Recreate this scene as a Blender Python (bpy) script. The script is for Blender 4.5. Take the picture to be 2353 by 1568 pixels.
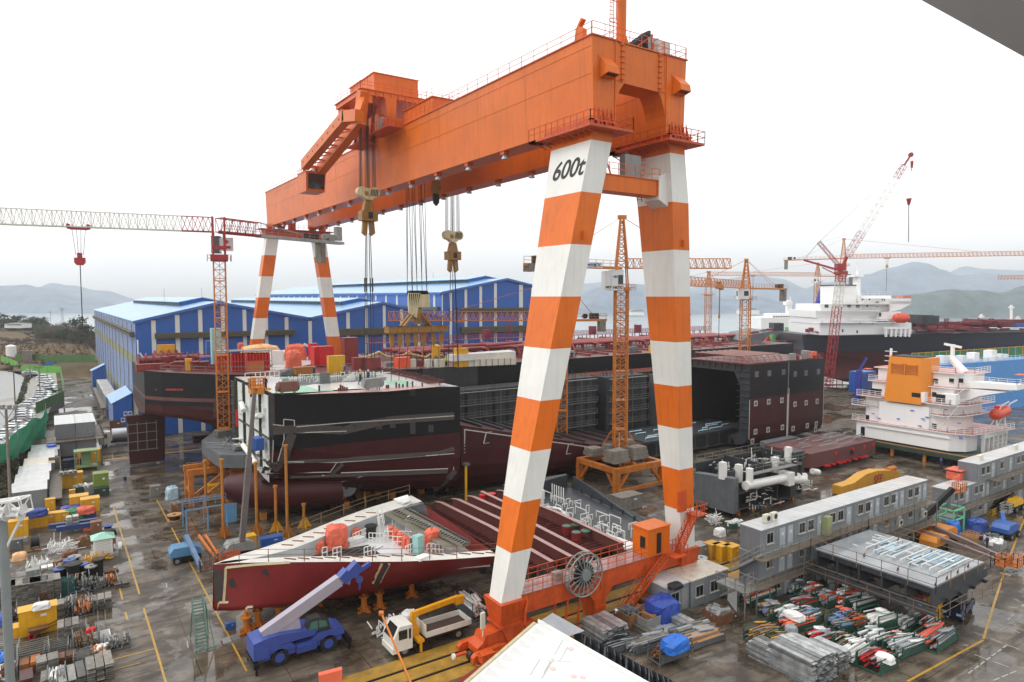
import bpy,bmesh,math,random
from mathutils import Vector,Matrix
for o in list(bpy.data.objects):bpy.data.objects.remove(o)
S=bpy.context.scene
COL=S.collection
pi=math.pi;R=math.radians
FO,CXP,CYP,HC,HOR=1569.,1176.5,784.,31.,683.
PIT=math.atan((CYP-HOR)/FO);TH=R(34)
CAM=(-33.2,-49.6,HC)
cd=bpy.data.cameras.new('camera');cam=bpy.data.objects.new('camera',cd);COL.objects.link(cam)
cam.location=CAM;cam.rotation_euler=(pi/2-PIT,0,-TH)
cd.sensor_width=36;cd.lens=36*FO/2353;cd.clip_end=9000;cd.clip_start=.3
S.camera=cam
W=bpy.data.worlds.new('World');S.world=W;W.use_nodes=True
nt=W.node_tree;bg=nt.nodes['Background']
sky=nt.nodes.new('ShaderNodeTexSky');sky.sky_type='NISHITA';sky.sun_disc=False
SUN_EL,SUN_AZ=R(52),R(-62)
sky.sun_elevation=SUN_EL;sky.sun_rotation=SUN_AZ;sky.air_density=1;sky.dust_density=6
hsv=nt.nodes.new('ShaderNodeHueSaturation');hsv.inputs['Saturation'].default_value=.06
gam=nt.nodes.new('ShaderNodeGamma');gam.inputs['Gamma'].default_value=.3
nt.links.new(sky.outputs[0],hsv.inputs['Color']);nt.links.new(hsv.outputs[0],gam.inputs[0])
nt.links.new(gam.outputs[0],bg.inputs['Color']);bg.inputs['Strength'].default_value=.83
sd=bpy.data.lights.new('sun','SUN');sun=bpy.data.objects.new('sun',sd);COL.objects.link(sun)
sd.energy=.5;sd.angle=R(25);sd.color=(1,.97,.92)
dv=Vector((math.sin(SUN_AZ)*math.cos(SUN_EL),math.cos(SUN_AZ)*math.cos(SUN_EL),math.sin(SUN_EL)))
sun.rotation_euler=dv.to_track_quat('Z','Y').to_euler();sun.location=(0,0,120)
S.view_settings.view_transform='Standard';S.view_settings.look='None';S.view_settings.gamma=1
S.view_settings.exposure=.22
try:
 S.cycles.volume_bounces=2;S.cycles.max_bounces=6;S.cycles.diffuse_bounces=3
except Exception:pass
def ray(x,y):
 a=(x-CXP)/FO;b=(y-CYP)/FO
 q=(a,math.cos(PIT)-b*math.sin(PIT),-math.sin(PIT)-b*math.cos(PIT))
 return Vector((q[0]*math.cos(TH)+q[1]*math.sin(TH),-q[0]*math.sin(TH)+q[1]*math.cos(TH),q[2]))
CV=Vector(CAM)
def gp(x,y,z=0.):d=ray(x,y);return CV+d*((z-CV.z)/d.z)
def onX(x,y,X):d=ray(x,y);return CV+d*((X-CV.x)/d.x)
def onY(x,y,Y):d=ray(x,y);return CV+d*((Y-CV.y)/d.y)
def at(x,y,dep):
 d=ray(x,y);fw=d.x*math.sin(TH)+d.y*math.cos(TH);return CV+d*(dep/fw)
def hz(P,y):
 dep=(P[0]-CAM[0])*math.sin(TH)+(P[1]-CAM[1])*math.cos(TH)
 return at(CXP,y,dep).z
def K(x0,y0):return lambda x,y:((x0+x/2.24)/1.7408,(y0+y/2.24)/1.7408)
def L4(x0,y0):return lambda x,y:((x0+x/4.48)/1.7408,(y0+y/4.48)/1.7408)
MATS={}
def lin(c):return tuple((v/12.92 if v<=.04045 else((v+.055)/1.055)**2.4)for v in[q/255 for q in c])
def mat(name,rgb,rough=.45,metal=0.,var=.18,scale=.6,streak=0.,rust=0.,rustcol=(70,40,25),bump=0.,bscale=8.,rib=None,spec=.5,srgb=True,alpha=None):
 """painted / worn surface; rgb is the paint itself (sRGB 0-255)"""
 if name in MATS:return MATS[name]
 m=bpy.data.materials.new(name);m.use_nodes=True;MATS[name]=m
 n=m.node_tree.nodes;l=m.node_tree.links;b=n['Principled BSDF']
 col=lin(rgb)if srgb else rgb
 b.inputs['Roughness'].default_value=rough;b.inputs['Metallic'].default_value=metal
 b.inputs['Specular IOR Level'].default_value=spec
 tc=n.new('ShaderNodeTexCoord')
 no=n.new('ShaderNodeTexNoise');no.inputs['Scale'].default_value=scale;no.inputs['Detail'].default_value=5;no.inputs['Roughness'].default_value=.65
 l.new(tc.outputs['Object'],no.inputs['Vector'])
 mr=n.new('ShaderNodeMapRange');mr.inputs[1].default_value=.3;mr.inputs[2].default_value=.7
 mr.inputs[3].default_value=1-var;mr.inputs[4].default_value=1+var*.6
 l.new(no.outputs[0],mr.inputs[0])
 mx=n.new('ShaderNodeVectorMath');mx.operation='SCALE';mx.inputs[0].default_value=col
 l.new(mr.outputs[0],mx.inputs['Scale']);out=mx.outputs[0]
 def blend(fac,c2,cur):
  q=n.new('ShaderNodeMix');q.data_type='RGBA';q.inputs[7].default_value=(*c2,1)
  l.new(fac,q.inputs[0]);l.new(cur,q.inputs[6]);return q.outputs[2]
 if streak:
  mp=n.new('ShaderNodeMapping');mp.inputs['Scale'].default_value=(2.2,2.2,.12);l.new(tc.outputs['Object'],mp.inputs[0])
  n2=n.new('ShaderNodeTexNoise');n2.inputs['Scale'].default_value=1.2;n2.inputs['Detail'].default_value=4;l.new(mp.outputs[0],n2.inputs['Vector'])
  r2=n.new('ShaderNodeMapRange');r2.inputs[1].default_value=.5;r2.inputs[2].default_value=.75;r2.inputs[4].default_value=streak
  l.new(n2.outputs[0],r2.inputs[0]);out=blend(r2.outputs[0],tuple(v*.35+.01 for v in col),out)
 if rust:
  n3=n.new('ShaderNodeTexNoise');n3.inputs['Scale'].default_value=scale*2.7;n3.inputs['Detail'].default_value=8;n3.inputs['Roughness'].default_value=.75
  l.new(tc.outputs['Object'],n3.inputs['Vector'])
  r3=n.new('ShaderNodeMapRange');r3.inputs[1].default_value=.6-.12*rust;r3.inputs[2].default_value=.68;r3.inputs[4].default_value=min(1,rust)
  l.new(n3.outputs[0],r3.inputs[0]);out=blend(r3.outputs[0],lin(rustcol),out)
 l.new(out,b.inputs['Base Color'])
 h=None
 if rib:
  ax,pitch,dep=rib
  wv=n.new('ShaderNodeTexWave');wv.bands_direction=ax;wv.inputs['Scale'].default_value=2*pi/(20*pitch)*1.0;wv.wave_profile='SIN'
  l.new(tc.outputs['Object'],wv.inputs['Vector']);h=wv.outputs[1];dist=dep
 if bump:
  n4=n.new('ShaderNodeTexNoise');n4.inputs['Scale'].default_value=bscale;n4.inputs['Detail'].default_value=4
  l.new(tc.outputs['Object'],n4.inputs['Vector']);h=n4.outputs[0];dist=bump
 if h:
  bp=n.new('ShaderNodeBump');bp.inputs['Distance'].default_value=dist;bp.inputs['Strength'].default_value=.7
  l.new(h,bp.inputs['Height']);l.new(bp.outputs[0],b.inputs['Normal'])
 return m
def V(*a):return Vector(a)
class MB:
 def __init__(s):s.v=[];s.f=[];s.m=[];s.sm=[]
 def add(s,vs,fs,m=0,smooth=False):
  b=len(s.v);s.v+=[tuple(q)for q in vs]
  for f in fs:s.f.append([b+i for i in f]);s.m.append(m);s.sm.append(smooth)
  return s
 def box(s,x0,y0,z0,x1,y1,z1,m=0):
  vs=[(x,y,z)for x in(x0,x1)for y in(y0,y1)for z in(z0,z1)]
  return s.add(vs,[(0,1,3,2),(4,6,7,5),(0,4,5,1),(2,3,7,6),(0,2,6,4),(1,5,7,3)],m)
 def cb(s,c,d,rz=0.,m=0,ry=0.,rx=0.):
  M=Matrix.Rotation(rz,3,'Z')@Matrix.Rotation(ry,3,'Y')@Matrix.Rotation(rx,3,'X')
  vs=[Vector(c)+M@Vector((x*d[0]/2,y*d[1]/2,z*d[2]/2))for x in(-1,1)for y in(-1,1)for z in(-1,1)]
  return s.add(vs,[(0,1,3,2),(4,6,7,5),(0,4,5,1),(2,3,7,6),(0,2,6,4),(1,5,7,3)],m)
 def bar(s,p,q,w,h=None,m=0):
  p=Vector(p);q=Vector(q);d=q-p
  if d.length<1e-6:return s
  h=h or w;d.normalize();up=Vector((0,0,1))if abs(d.z)<.95 else Vector((0,1,0))
  a=d.cross(up).normalized()*(w/2);b=a.cross(d).normalized()*(h/2)
  vs=[p-a-b,p+a-b,p+a+b,p-a+b,q-a-b,q+a-b,q+a+b,q-a+b]
  return s.add(vs,[(3,2,1,0),(4,5,6,7),(0,1,5,4),(1,2,6,5),(2,3,7,6),(3,0,4,7)],m)
 def tube(s,p,q,r,n=8,r2=None,m=0,caps=True):
  p=Vector(p);q=Vector(q);d=q-p
  if d.length<1e-6:return s
  r2=r if r2 is None else r2
  d.normalize();up=Vector((0,0,1))if abs(d.z)<.95 else Vector((0,1,0))
  a=d.cross(up).normalized();b=a.cross(d).normalized()
  A=[p+(a*math.cos(2*pi*i/n)+b*math.sin(2*pi*i/n))*r for i in range(n)]
  B=[q+(a*math.cos(2*pi*i/n)+b*math.sin(2*pi*i/n))*r2 for i in range(n)]
  s.add(A+B,[(i,(i+1)%n,n+(i+1)%n,n+i)for i in range(n)],m,n>5)
  if caps:
   s.add(A,[tuple(range(n))[::-1]],m);s.add(B,[tuple(range(n))],m)
  return s
 def path(s,pts,r,n=6,m=0):
  for i in range(len(pts)-1):s.tube(pts[i],pts[i+1],r,n,m=m)
  return s
 def prism(s,pts,ext,m=0):
  pts=[Vector(p)for p in pts];e=Vector(ext);k=len(pts)
  return s.add(pts+[p+e for p in pts],[tuple(range(k))[::-1],tuple(range(k,2*k))]+[(i,(i+1)%k,k+(i+1)%k,k+i)for i in range(k)],m)
 def loft(s,secs,closed=False,caps=True,m=0,smooth=False):
  k=len(secs[0]);fs=[]
  for j in range(len(secs)-1):
   for i in range(k if closed else k-1):
    a=j*k+i;b=j*k+(i+1)%k;fs.append((a,b,b+k,a+k))
  s.add([p for sc in secs for p in sc],fs,m,smooth)
  if caps:s.add(secs[0],[tuple(range(k))[::-1]],m);s.add(secs[-1],[tuple(range(k))],m)
  return s
 def face(s,pts,m=0):return s.add(pts,[tuple(range(len(pts)))],m)
 def slab(s,pts,t,m=0):return s.prism(pts,(0,0,-t),m)
 def ball(s,c,r,n=10,m=0,sc=(1,1,1)):
  secs=[]
  for j in range(1,n//2):
   a=pi*j/(n//2)
   secs.append([Vector(c)+Vector((r*sc[0]*math.sin(a)*math.cos(2*pi*i/n),r*sc[1]*math.sin(a)*math.sin(2*pi*i/n),-r*sc[2]*math.cos(a)))for i in range(n)])
  return s.loft(secs,True,True,m,True)
 def rail(s,pts,h=1.05,post=1.5,w=.05,mid=1,m=0):
  pts=[Vector(p)for p in pts]
  for a,b in zip(pts[:-1],pts[1:]):
   n=max(1,round((b-a).length/post))
   for i in range(n+1):
    p=a.lerp(b,i/n);s.bar(p,p+V(0,0,h),w,m=m)
   for j in range(mid+1):
    z=h*(1-j/(mid+1));s.bar(a+V(0,0,z),b+V(0,0,z),w,m=m)
  return s
 def lattice(s,p,q,w,h,n,r=.06,m=0,up=None,tri=False,x=False,d=None):
  """box truss from p to q: w across, h high, n bays"""
  p=Vector(p);q=Vector(q);dr=(q-p).normalized();d=d or r*.7
  up=Vector(up)if up else(Vector((0,0,1))if abs(dr.z)<.95 else Vector((0,1,0)))
  a=dr.cross(up).normalized()*(w/2);b=a.cross(dr).normalized()*(h/2)
  cr=[-a-b,a-b,b]if tri else[-a-b,a-b,a+b,-a+b]
  k=len(cr)
  for c_ in cr:s.bar(p+c_,q+c_,r*1.6,m=m)
  for i in range(n):
   t0=p.lerp(q,i/n);t1=p.lerp(q,(i+1)/n);tm=p.lerp(q,(i+.5)/n)
   for j in range(k):
    u,v=cr[j],cr[(j+1)%k]
    if tri and j>0 or x=='w':
     s.bar(t0+u,tm+v,d,m=m);s.bar(tm+v,t1+u,d,m=m)
    else:
     s.bar(t0+(u if i%2 else v),t1+(v if i%2 else u),d,m=m)
     if x is True:s.bar(t0+(v if i%2 else u),t1+(u if i%2 else v),d,m=m)
    s.bar(t0+u,t0+v,d,m=m)
  for j in range(k):s.bar(q+cr[j],q+cr[(j+1)%k],d,m=m)
  return s
 def build(s,name,mats,parent=None,local=False,auto=True):
  if name in SPLIT and parent:
   s_=split_mb(s)
   if 1<len(s_)<=100:return[q.build(name,mats,parent,local)for q in s_][0]
  me=bpy.data.meshes.new(name)
  off=Vector((0,0,0));pr=parent
  while pr and not local:off+=pr.location;pr=pr.parent
  me.from_pydata([(a-off.x,b-off.y,c_-off.z)for a,b,c_ in s.v],[],s.f)
  if not isinstance(mats,(list,tuple)):mats=[mats]
  for m_ in mats:me.materials.append(m_)
  me.polygons.foreach_set('material_index',s.m);me.polygons.foreach_set('use_smooth',s.sm)
  bm=bmesh.new();bm.from_mesh(me);bmesh.ops.recalc_face_normals(bm,faces=bm.faces);bm.to_mesh(me);bm.free()
  me.update()
  o=bpy.data.objects.new(name,me);COL.objects.link(o)
  if parent:o.parent=parent
  return o
def T(name,label,cat,loc=(0,0,0),group=None,rz=0.):
 o=bpy.data.objects.new(name,None);COL.objects.link(o);o.empty_display_size=.5
 o.location=loc;o.rotation_euler=(0,0,rz);o['label']=label;o['category']=cat
 if group:o['group']=group
 return o
def tag(o,label,cat,group=None):
 o['label']=label;o['category']=cat
 if group:o['group']=group
 return o
def struct(o):o['kind']='structure';return o
def copyt(root,loc,rz=0.,label=None,group=None,swap=None,sc=None):
 """copy of a thing with its parts and sub-parts; swap = {material: material}"""
 def cp(o,par):
  q=o.copy();COL.objects.link(q);q.parent=par
  if swap and o.type=='MESH' and any(ms.material in swap for ms in o.material_slots):
   q.data=o.data.copy()
   for i,m_ in enumerate(q.data.materials):
    if m_ in swap:q.data.materials[i]=swap[m_]
  for ch in o.children:cp(ch,q)
  return q
 r=cp(root,None);r.location=loc;r.rotation_euler=(0,0,rz)
 if sc:r.scale=sc
 if label:r['label']=label
 if group:r['group']=group
 return r
def text(name,s,size,m,parent,M,ext=.01,shear=0.,bold=0.,align='CENTER'):
 cu=bpy.data.curves.new(name,'FONT');cu.body=s;cu.size=size;cu.extrude=ext;cu.shear=shear;cu.offset=bold;cu.align_x=align
 t=bpy.data.objects.new(name,cu);COL.objects.link(t);bpy.context.view_layer.update()
 me=bpy.data.meshes.new_from_object(t.evaluated_get(bpy.context.evaluated_depsgraph_get()))
 bpy.data.objects.remove(t);o=bpy.data.objects.new(name,me);COL.objects.link(o);me.materials.clear();me.materials.append(m)
 me.transform(M);o.parent=parent;return o
def face_M(origin,right,up):
 r=Vector(right).normalized();u=Vector(up).normalized();n_=r.cross(u)
 M=Matrix((r,u,n_)).transposed().to_4x4();M.translation=Vector(origin);return M
rnd=random.Random(7)
U=rnd.uniform
SPLIT=set('bracket pipe_stand white_strip window post control_box cab_frame blue_lamp_cover red_bracket deck_stub weld_patch chalk_mark opening bulkhead_panel side_frame lifting_eye flange red_panel lifting_stub floor_web stand end_frame vent_trunk vent_pipe loose_planks dock_fitting dock_cabin davit hawse_hole stiffener_row rusty_stiffener frame_plate trestle deck_mast balcony web_frame draught_patch safety_sign small_pipe pale_blue_pipe door louvre column_screen wall_panel green_mesh hatch_coaming'.split())
def split_mb(b):
 """loose pieces of a builder, each as a builder of its own"""
 par=list(range(len(b.v)))
 def fd(i):
  while par[i]!=i:par[i]=par[par[i]];i=par[i]
  return i
 for f in b.f:
  for i in f[1:]:par[fd(i)]=fd(f[0])
 grp={};out=[]
 for k,f in enumerate(b.f):grp.setdefault(fd(f[0]),[]).append(k)
 key={}
 for r_ in grp:
  for k in grp[r_]:
   for i in b.f[k]:
    c_=tuple(round(w,4)for w in b.v[i])
    if c_ in key:par[fd(r_)]=fd(key[c_])
    else:key[c_]=r_
 g2={}
 for k,f in enumerate(b.f):g2.setdefault(fd(f[0]),[]).append(k)
 for ks_ in g2.values():
  q=MB();mp={}
  for k in ks_:
   for i in b.f[k]:
    if i not in mp:mp[i]=len(q.v);q.v.append(b.v[i])
   q.f.append([mp[i]for i in b.f[k]]);q.m.append(b.m[k]);q.sm.append(b.sm[k])
  out.append(q)
 return out
# ================================================================== SETTING
def ground_mat():
 m=bpy.data.materials.new('wet concrete');m.use_nodes=True
 n=m.node_tree.nodes;l=m.node_tree.links;b=n['Principled BSDF']
 geo=n.new('ShaderNodeNewGeometry')
 def noise(sc,det,rough,stretch=None):
  q=n.new('ShaderNodeTexNoise');q.inputs['Scale'].default_value=sc;q.inputs['Detail'].default_value=det;q.inputs['Roughness'].default_value=rough
  if stretch:
   mp=n.new('ShaderNodeMapping');mp.inputs['Scale'].default_value=stretch;l.new(geo.outputs['Position'],mp.inputs[0]);l.new(mp.outputs[0],q.inputs['Vector'])
  else:l.new(geo.outputs['Position'],q.inputs['Vector'])
  return q.outputs[0]
 def ramp(src,a,b_,lo=0.,hi=1.):
  q=n.new('ShaderNodeMapRange');q.interpolation_type='SMOOTHSTEP';q.inputs[1].default_value=a;q.inputs[2].default_value=b_;q.inputs[3].default_value=lo;q.inputs[4].default_value=hi
  l.new(src,q.inputs[0]);return q.outputs[0]
 def mix(f,c1,c2):
  q=n.new('ShaderNodeMix');q.data_type='RGBA';l.new(f,q.inputs[0])
  for i,c_ in((6,c1),(7,c2)):
   if isinstance(c_,tuple):q.inputs[i].default_value=(*c_,1)
   else:l.new(c_,q.inputs[i])
  return q.outputs[2]
 big=noise(.045,5,.6);mid=noise(.3,6,.65);fine=noise(3.2,4,.7);str_=noise(.55,5,.65,(.35,1.6,1))
 c=mix(ramp(mid,.35,.65),(.034,.024,.015),(.17,.138,.1))
 c=mix(ramp(str_,.46,.64,0,.85),c,(.03,.022,.016))
 c=mix(ramp(big,.5,.66,0,.55),c,(.12,.09,.062))
 c=mix(ramp(fine,.35,.75,0,.25),c,(.03,.027,.024))
 br=n.new('ShaderNodeTexBrick');br.offset=0;br.inputs['Scale'].default_value=1;br.inputs['Brick Width'].default_value=6;br.inputs['Row Height'].default_value=6;br.inputs['Mortar Size'].default_value=.035
 l.new(geo.outputs['Position'],br.inputs['Vector'])
 c=mix(br.outputs['Fac'],c,(.025,.022,.02))
 l.new(c,b.inputs['Base Color'])
 pud=noise(.13,5,.6)
 wet=ramp(pud,.485,.53)
 r=n.new('ShaderNodeMapRange');r.inputs[3].default_value=.5;r.inputs[4].default_value=.03
 l.new(wet,r.inputs[0])
 ad=n.new('ShaderNodeMath');ad.operation='ADD';ad.inputs[1].default_value=0;l.new(r.outputs[0],ad.inputs[0]);l.new(ramp(str_,.4,.7,0,.12),ad.inputs[1])
 l.new(ad.outputs[0],b.inputs['Roughness']);b.inputs['IOR'].default_value=1.5
 bp=n.new('ShaderNodeBump');bp.inputs['Distance'].default_value=.03
 s2=n.new('ShaderNodeMapRange');s2.inputs[3].default_value=.3;s2.inputs[4].default_value=.012;l.new(wet,s2.inputs[0]);l.new(s2.outputs[0],bp.inputs['Strength'])
 l.new(noise(2.5,5,.7),bp.inputs['Height']);l.new(bp.outputs[0],b.inputs['Normal'])
 return m
GROUND=ground_mat()
SOIL=mat('brown grass soil',(96,82,55),.9,var=.5,scale=.12,rust=.7,rustcol=(120,88,55),bump=.15,bscale=1.5)
ASPH=mat('wet asphalt',(120,122,122),.3,var=.15,scale=.2,bump=.01)
YEL=mat('yellow road paint',(178,136,34),.4,var=.3,scale=2.5,rust=.8,rustcol=(95,85,70))
WHT=mat('white road paint',(158,156,150),.5,var=.2,scale=3,rust=.8,rustcol=(100,92,85))
SEA=mat('sea water',(120,135,140),.18,var=.05,scale=.02,bump=.05,bscale=.15)
def hgt(x,y):
 def ss(a,b,v):t=min(1,max(0,(v-a)/(b-a)));return t*t*(3-2*t)
 z=3.4*ss(-37.5,-41,x)*ss(70,95,y)
 z=max(z,4.6*ss(262,272,y)*ss(-14,-18,x))
 k=ss(285,420,y)*ss(30,-60,x)
 z+=k*(7+10*ss(-60,-170,x)+1.2*math.sin(x*.09+y*.05)+1.2*math.sin(y*.11-x*.03))
 if y>470:z=z*(1-ss(470,560,y))-5*ss(470,560,y)
 return z
def terrain():
 xs=[-330+12*i for i in range(24)]+[-50,-46,-43,-41,-39.5,-38.5,-37.5,-36,-30,-24,-18,-14,0,40,100,180,330]
 ys=[-140,-60,0,60,70,78,86,95,120,150]+[180+10*i for i in range(8)]+[262,265,268,272,276]+[285+8*i for i in range(36)]
 def sh(x):return 150 if x>60 else 1e9
 b=MB();vs=[];fs=[];ms=[]
 for y in ys:
  for x in xs:vs.append((x,y,hgt(x,y)if not(x>150 and y>140)else-6))
 nx=len(xs)
 for j in range(len(ys)-1):
  for i in range(nx-1):
   a=j*nx+i;f=(a,a+1,a+1+nx,a+nx)
   soil=(xs[i]<-37 and ys[j]>55)or ys[j]>=262
   b.add([vs[q]for q in f],[(0,1,2,3)],1 if soil else 0,soil)
 o=b.build('ground',[GROUND,SOIL]);struct(o)
 bm=bmesh.new();bm.from_mesh(o.data);bmesh.ops.remove_doubles(bm,verts=bm.verts,dist=.001);bm.to_mesh(o.data);bm.free()
terrain()
b=MB();b.face([(-5200,-1500,-3),(5200,-1500,-3),(5200,7000,-3),(-5200,7000,-3)]);struct(b.build('sea',SEA))
def line(b,p,q,w,m=0,z=.012):
 p=Vector(p);q=Vector(q);d=(q-p);d.z=0;d.normalize();s=Vector((-d.y,d.x,0))*w/2;e=Vector((0,0,z))
 b.face([p-s+e,p+s+e,q+s+e,q-s+e],m)
b=MB()
def dashy(x,y0,y1,w,keep=.85):
 y=y0
 while y<y1:
  L=U(1.5,5)
  if rnd.random()<keep:line(b,(x+U(-.02,.02),y,0),(x,min(y1,y+L),0),w*U(.85,1))
  y+=L
dashy(-26.6,-30,66,.19,.97);dashy(-20.8,-20,66,.18,.88);dashy(-28.2,24,42,.2,.9)
line(b,(-31.5,16.5,0),(-26.7,16.5,0),.15);line(b,(-31.5,14.6,0),(-28,14.6,0),.12)
k=K(3072,2030)
pts=[gp(*k(2294,110)),gp(*k(2130,540)),gp(*k(2030,850)),gp(*k(1930,1180))]
for p,q in zip(pts[:-1],pts[1:]):line(b,p,q,.2)
line(b,gp(*k(1930,1190)),gp(*k(1250,1560)),.2)
for y in(100.2,103.2):line(b,(-26,y,0),(-8,y,0),.9)
for y in(40.2,):line(b,(44,17.5,0),(62,18.5,0),.2);line(b,(47,21,0),(60,22,0),.2)
struct(b.build('lane_marking',YEL))
b=MB()
for p,q in[((2140,1235),(1780,1500)),((1880,980),(2294,1140)),((1850,1120),(2294,1290)),((1850,1320),(2200,1450)),((2294,1440),(2000,1560)),((1880,860),(2294,910)),((2294,870),(2140,1020))]:
 p=gp(*k(*p));q=gp(*k(*q));n_=int((q-p).length/1.1)
 for i in range(n_):
  if rnd.random()<.75:line(b,p.lerp(q,i/n_),p.lerp(q,(i+.75)/n_),.13)
for x,y in[(-24,30),(-24.2,15),(-18.9,12),(-30,15)]:line(b,(x,y,0),(x+.1,y+1.4,0),.12)
struct(b.build('white_marking',WHT))
YB=mat('worn yellow concrete',(160,122,38),.5,var=.45,scale=.7,rust=.75,rustcol=(120,105,75),streak=.2)
STEEL=mat('dark steel',(62,62,64),.35,.6,var=.3,scale=1.5,rust=.5)
b=MB()
for y0,y1 in((-2.6,-1.1),(-.75,.75),(1.1,2.7)):b.box(-40,y0,-.2,75,y1,.05)
struct(b.build('runway_kerb',YB))
b=MB()
for y in(-.93,.93):b.box(-40,y-.16,-.2,75,y+.16,.02);b.box(-40,y-.05,.02,75,y+.05,.09)
b.box(-34,103,-.2,40,103.3,.06);b.box(-34,106,-.2,40,106.3,.06)
struct(b.build('crane_rail',STEEL))
b=MB();Z=3.46
edge=[gp(0,985,Z),gp(20,968,Z),gp(37,950,Z),gp(52,935,Z),gp(61,920,Z),gp(66,903,Z),gp(67,889,Z),gp(60,874,Z),gp(49,863,Z),gp(28,856,Z),gp(0,851,Z),gp(-60,848,Z)]
b.face(edge+[gp(-200,862,Z),gp(-120,1000,Z)])
struct(b.build('road',ASPH))
b=MB()
for p,q in zip(edge[:-1],edge[1:]):
 line(b,p+V(-.7,0,0),q+V(-.7,0,0),.2,z=.02);line(b,p+V(-4.5,0,0),q+V(-4.5,0,0),.15,1,z=.02)
for k_ in range(3):line(b,gp(0,925-k_*2,Z)+V(0,0,0),gp(55,913-k_*2,Z),.3,1,z=.03)
struct(b.build('road_marking',[WHT,YEL]))
PARK=mat('pale gravel',(150,147,138),.7,var=.25,scale=.5,bump=.03,bscale=5)
b=MB();Z=3.5;b.face([gp(66,905,Z),gp(63,880,Z),gp(90,852,Z),gp(128,852,Z),gp(134,905,Z),gp(105,960,Z),gp(0,1060,Z),gp(-40,1060,Z),gp(2,985,Z),gp(38,951,Z)])
struct(b.build('car_park',PARK))
b=MB();b.face([gp(0,772,9.5)+V(0,0,.3),gp(80,763,10.5),gp(80,768,10.5),gp(0,780,9.5)+V(0,0,.3),gp(-60,785,9.5),gp(-60,778,9.5)]);
HILL=mat('haze tinted hill woodland',(118,132,146),1.,var=.25,scale=.02,bump=3,bscale=.03)  # distance haze is painted in: paler and bluer than the woodland itself
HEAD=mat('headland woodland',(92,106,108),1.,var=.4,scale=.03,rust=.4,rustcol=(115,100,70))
def hill(name,prof,D,width,m,seed,rough=3.):
 r_=random.Random(seed);secs=[]
 xs=[prof[0][0]+(prof[-1][0]-prof[0][0])*i/60 for i in range(61)]
 def yy(x):
  for(a,b_),(c_,d_)in zip(prof[:-1],prof[1:]):
   if a<=x<=c_:t=(x-a)/(c_-a);t=t*t*(3-2*t);return b_+(d_-b_)*t
 ph=[U(0,6)for _ in range(12)]
 for i,x in enumerate(xs):
  top=at(x,yy(x),D);h=top.z;dirv=(top-CV);dirv.z=0;dirv.normalize();s=[]
  for j in range(15):
   t=j/10.;zz=h*math.sin(min(1.,t)*pi/2)if t<=1 else h*max(0,math.cos((t-1)*pi))
   wob=rough*(math.sin(i*.9+ph[j%12]*2)+math.sin(i*.37+j*1.7+ph[0])+.6*math.sin(i*2.1+j))*(1 if 0<t<1 else .25)
   p=top+dirv*(t-1)*width*(1+.15*math.sin(i*.25+ph[1]));s.append((p.x,p.y,max(-4,zz-3*(1-min(1,t))+wob*.4)))
  secs.append(s)
 b=MB();b.loft(secs,caps=False,smooth=True);struct(b.build(name,m))
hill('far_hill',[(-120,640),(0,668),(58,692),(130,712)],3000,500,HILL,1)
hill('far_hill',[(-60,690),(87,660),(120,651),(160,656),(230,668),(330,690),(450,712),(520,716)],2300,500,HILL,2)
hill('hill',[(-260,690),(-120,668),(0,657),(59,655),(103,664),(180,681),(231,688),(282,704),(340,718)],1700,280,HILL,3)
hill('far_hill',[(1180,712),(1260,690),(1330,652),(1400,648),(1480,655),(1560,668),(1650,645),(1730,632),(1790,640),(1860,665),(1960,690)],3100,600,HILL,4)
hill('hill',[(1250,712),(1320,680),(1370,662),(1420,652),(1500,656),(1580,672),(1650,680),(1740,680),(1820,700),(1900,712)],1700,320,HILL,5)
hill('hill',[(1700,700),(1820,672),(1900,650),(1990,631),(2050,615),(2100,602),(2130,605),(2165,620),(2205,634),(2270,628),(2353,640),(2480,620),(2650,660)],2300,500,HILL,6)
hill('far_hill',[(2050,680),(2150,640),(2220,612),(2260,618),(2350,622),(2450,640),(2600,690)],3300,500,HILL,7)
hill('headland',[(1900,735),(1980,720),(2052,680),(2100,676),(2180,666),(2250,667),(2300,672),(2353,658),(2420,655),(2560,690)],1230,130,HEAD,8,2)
# ================================================================== GANTRY CRANE
ORA=mat('orange crane paint',(216,106,24),.4,var=.16,scale=.2,streak=.28,bump=.01,bscale=.3,spec=.3)
ORD=mat('oily orange crane paint',(200,78,18),.5,var=.25,scale=.8,streak=.45,rust=.35)
WHI=mat('white crane paint',(222,221,214),.42,var=.09,scale=.25,streak=.14)
DARK=mat('black steel',(30,30,32),.4,.3,var=.3)
GREY=mat('grey machine paint',(140,142,140),.45,var=.2,streak=.3,rust=.25)
GLASS=mat('dark window glass',(28,36,40),.08,var=.1,spec=.8)
LGLASS=mat('pale floodlight glass',(170,180,180),.15)
ROPE=mat('steel rope',(45,42,40),.5)
YHK=mat('mustard hook paint',(150,108,45),.45,var=.3,scale=1.2,streak=.5,rust=.3)
CRM=mat('cream block paint',(205,190,150),.45,var=.2,scale=1,streak=.4,rust=.3)
BLK=mat('matt black paint',(22,22,22),.6)
G=T('gantry_crane','giant orange portal crane with white and orange banded legs marked 600t','gantry crane',(10,0,0))
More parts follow.
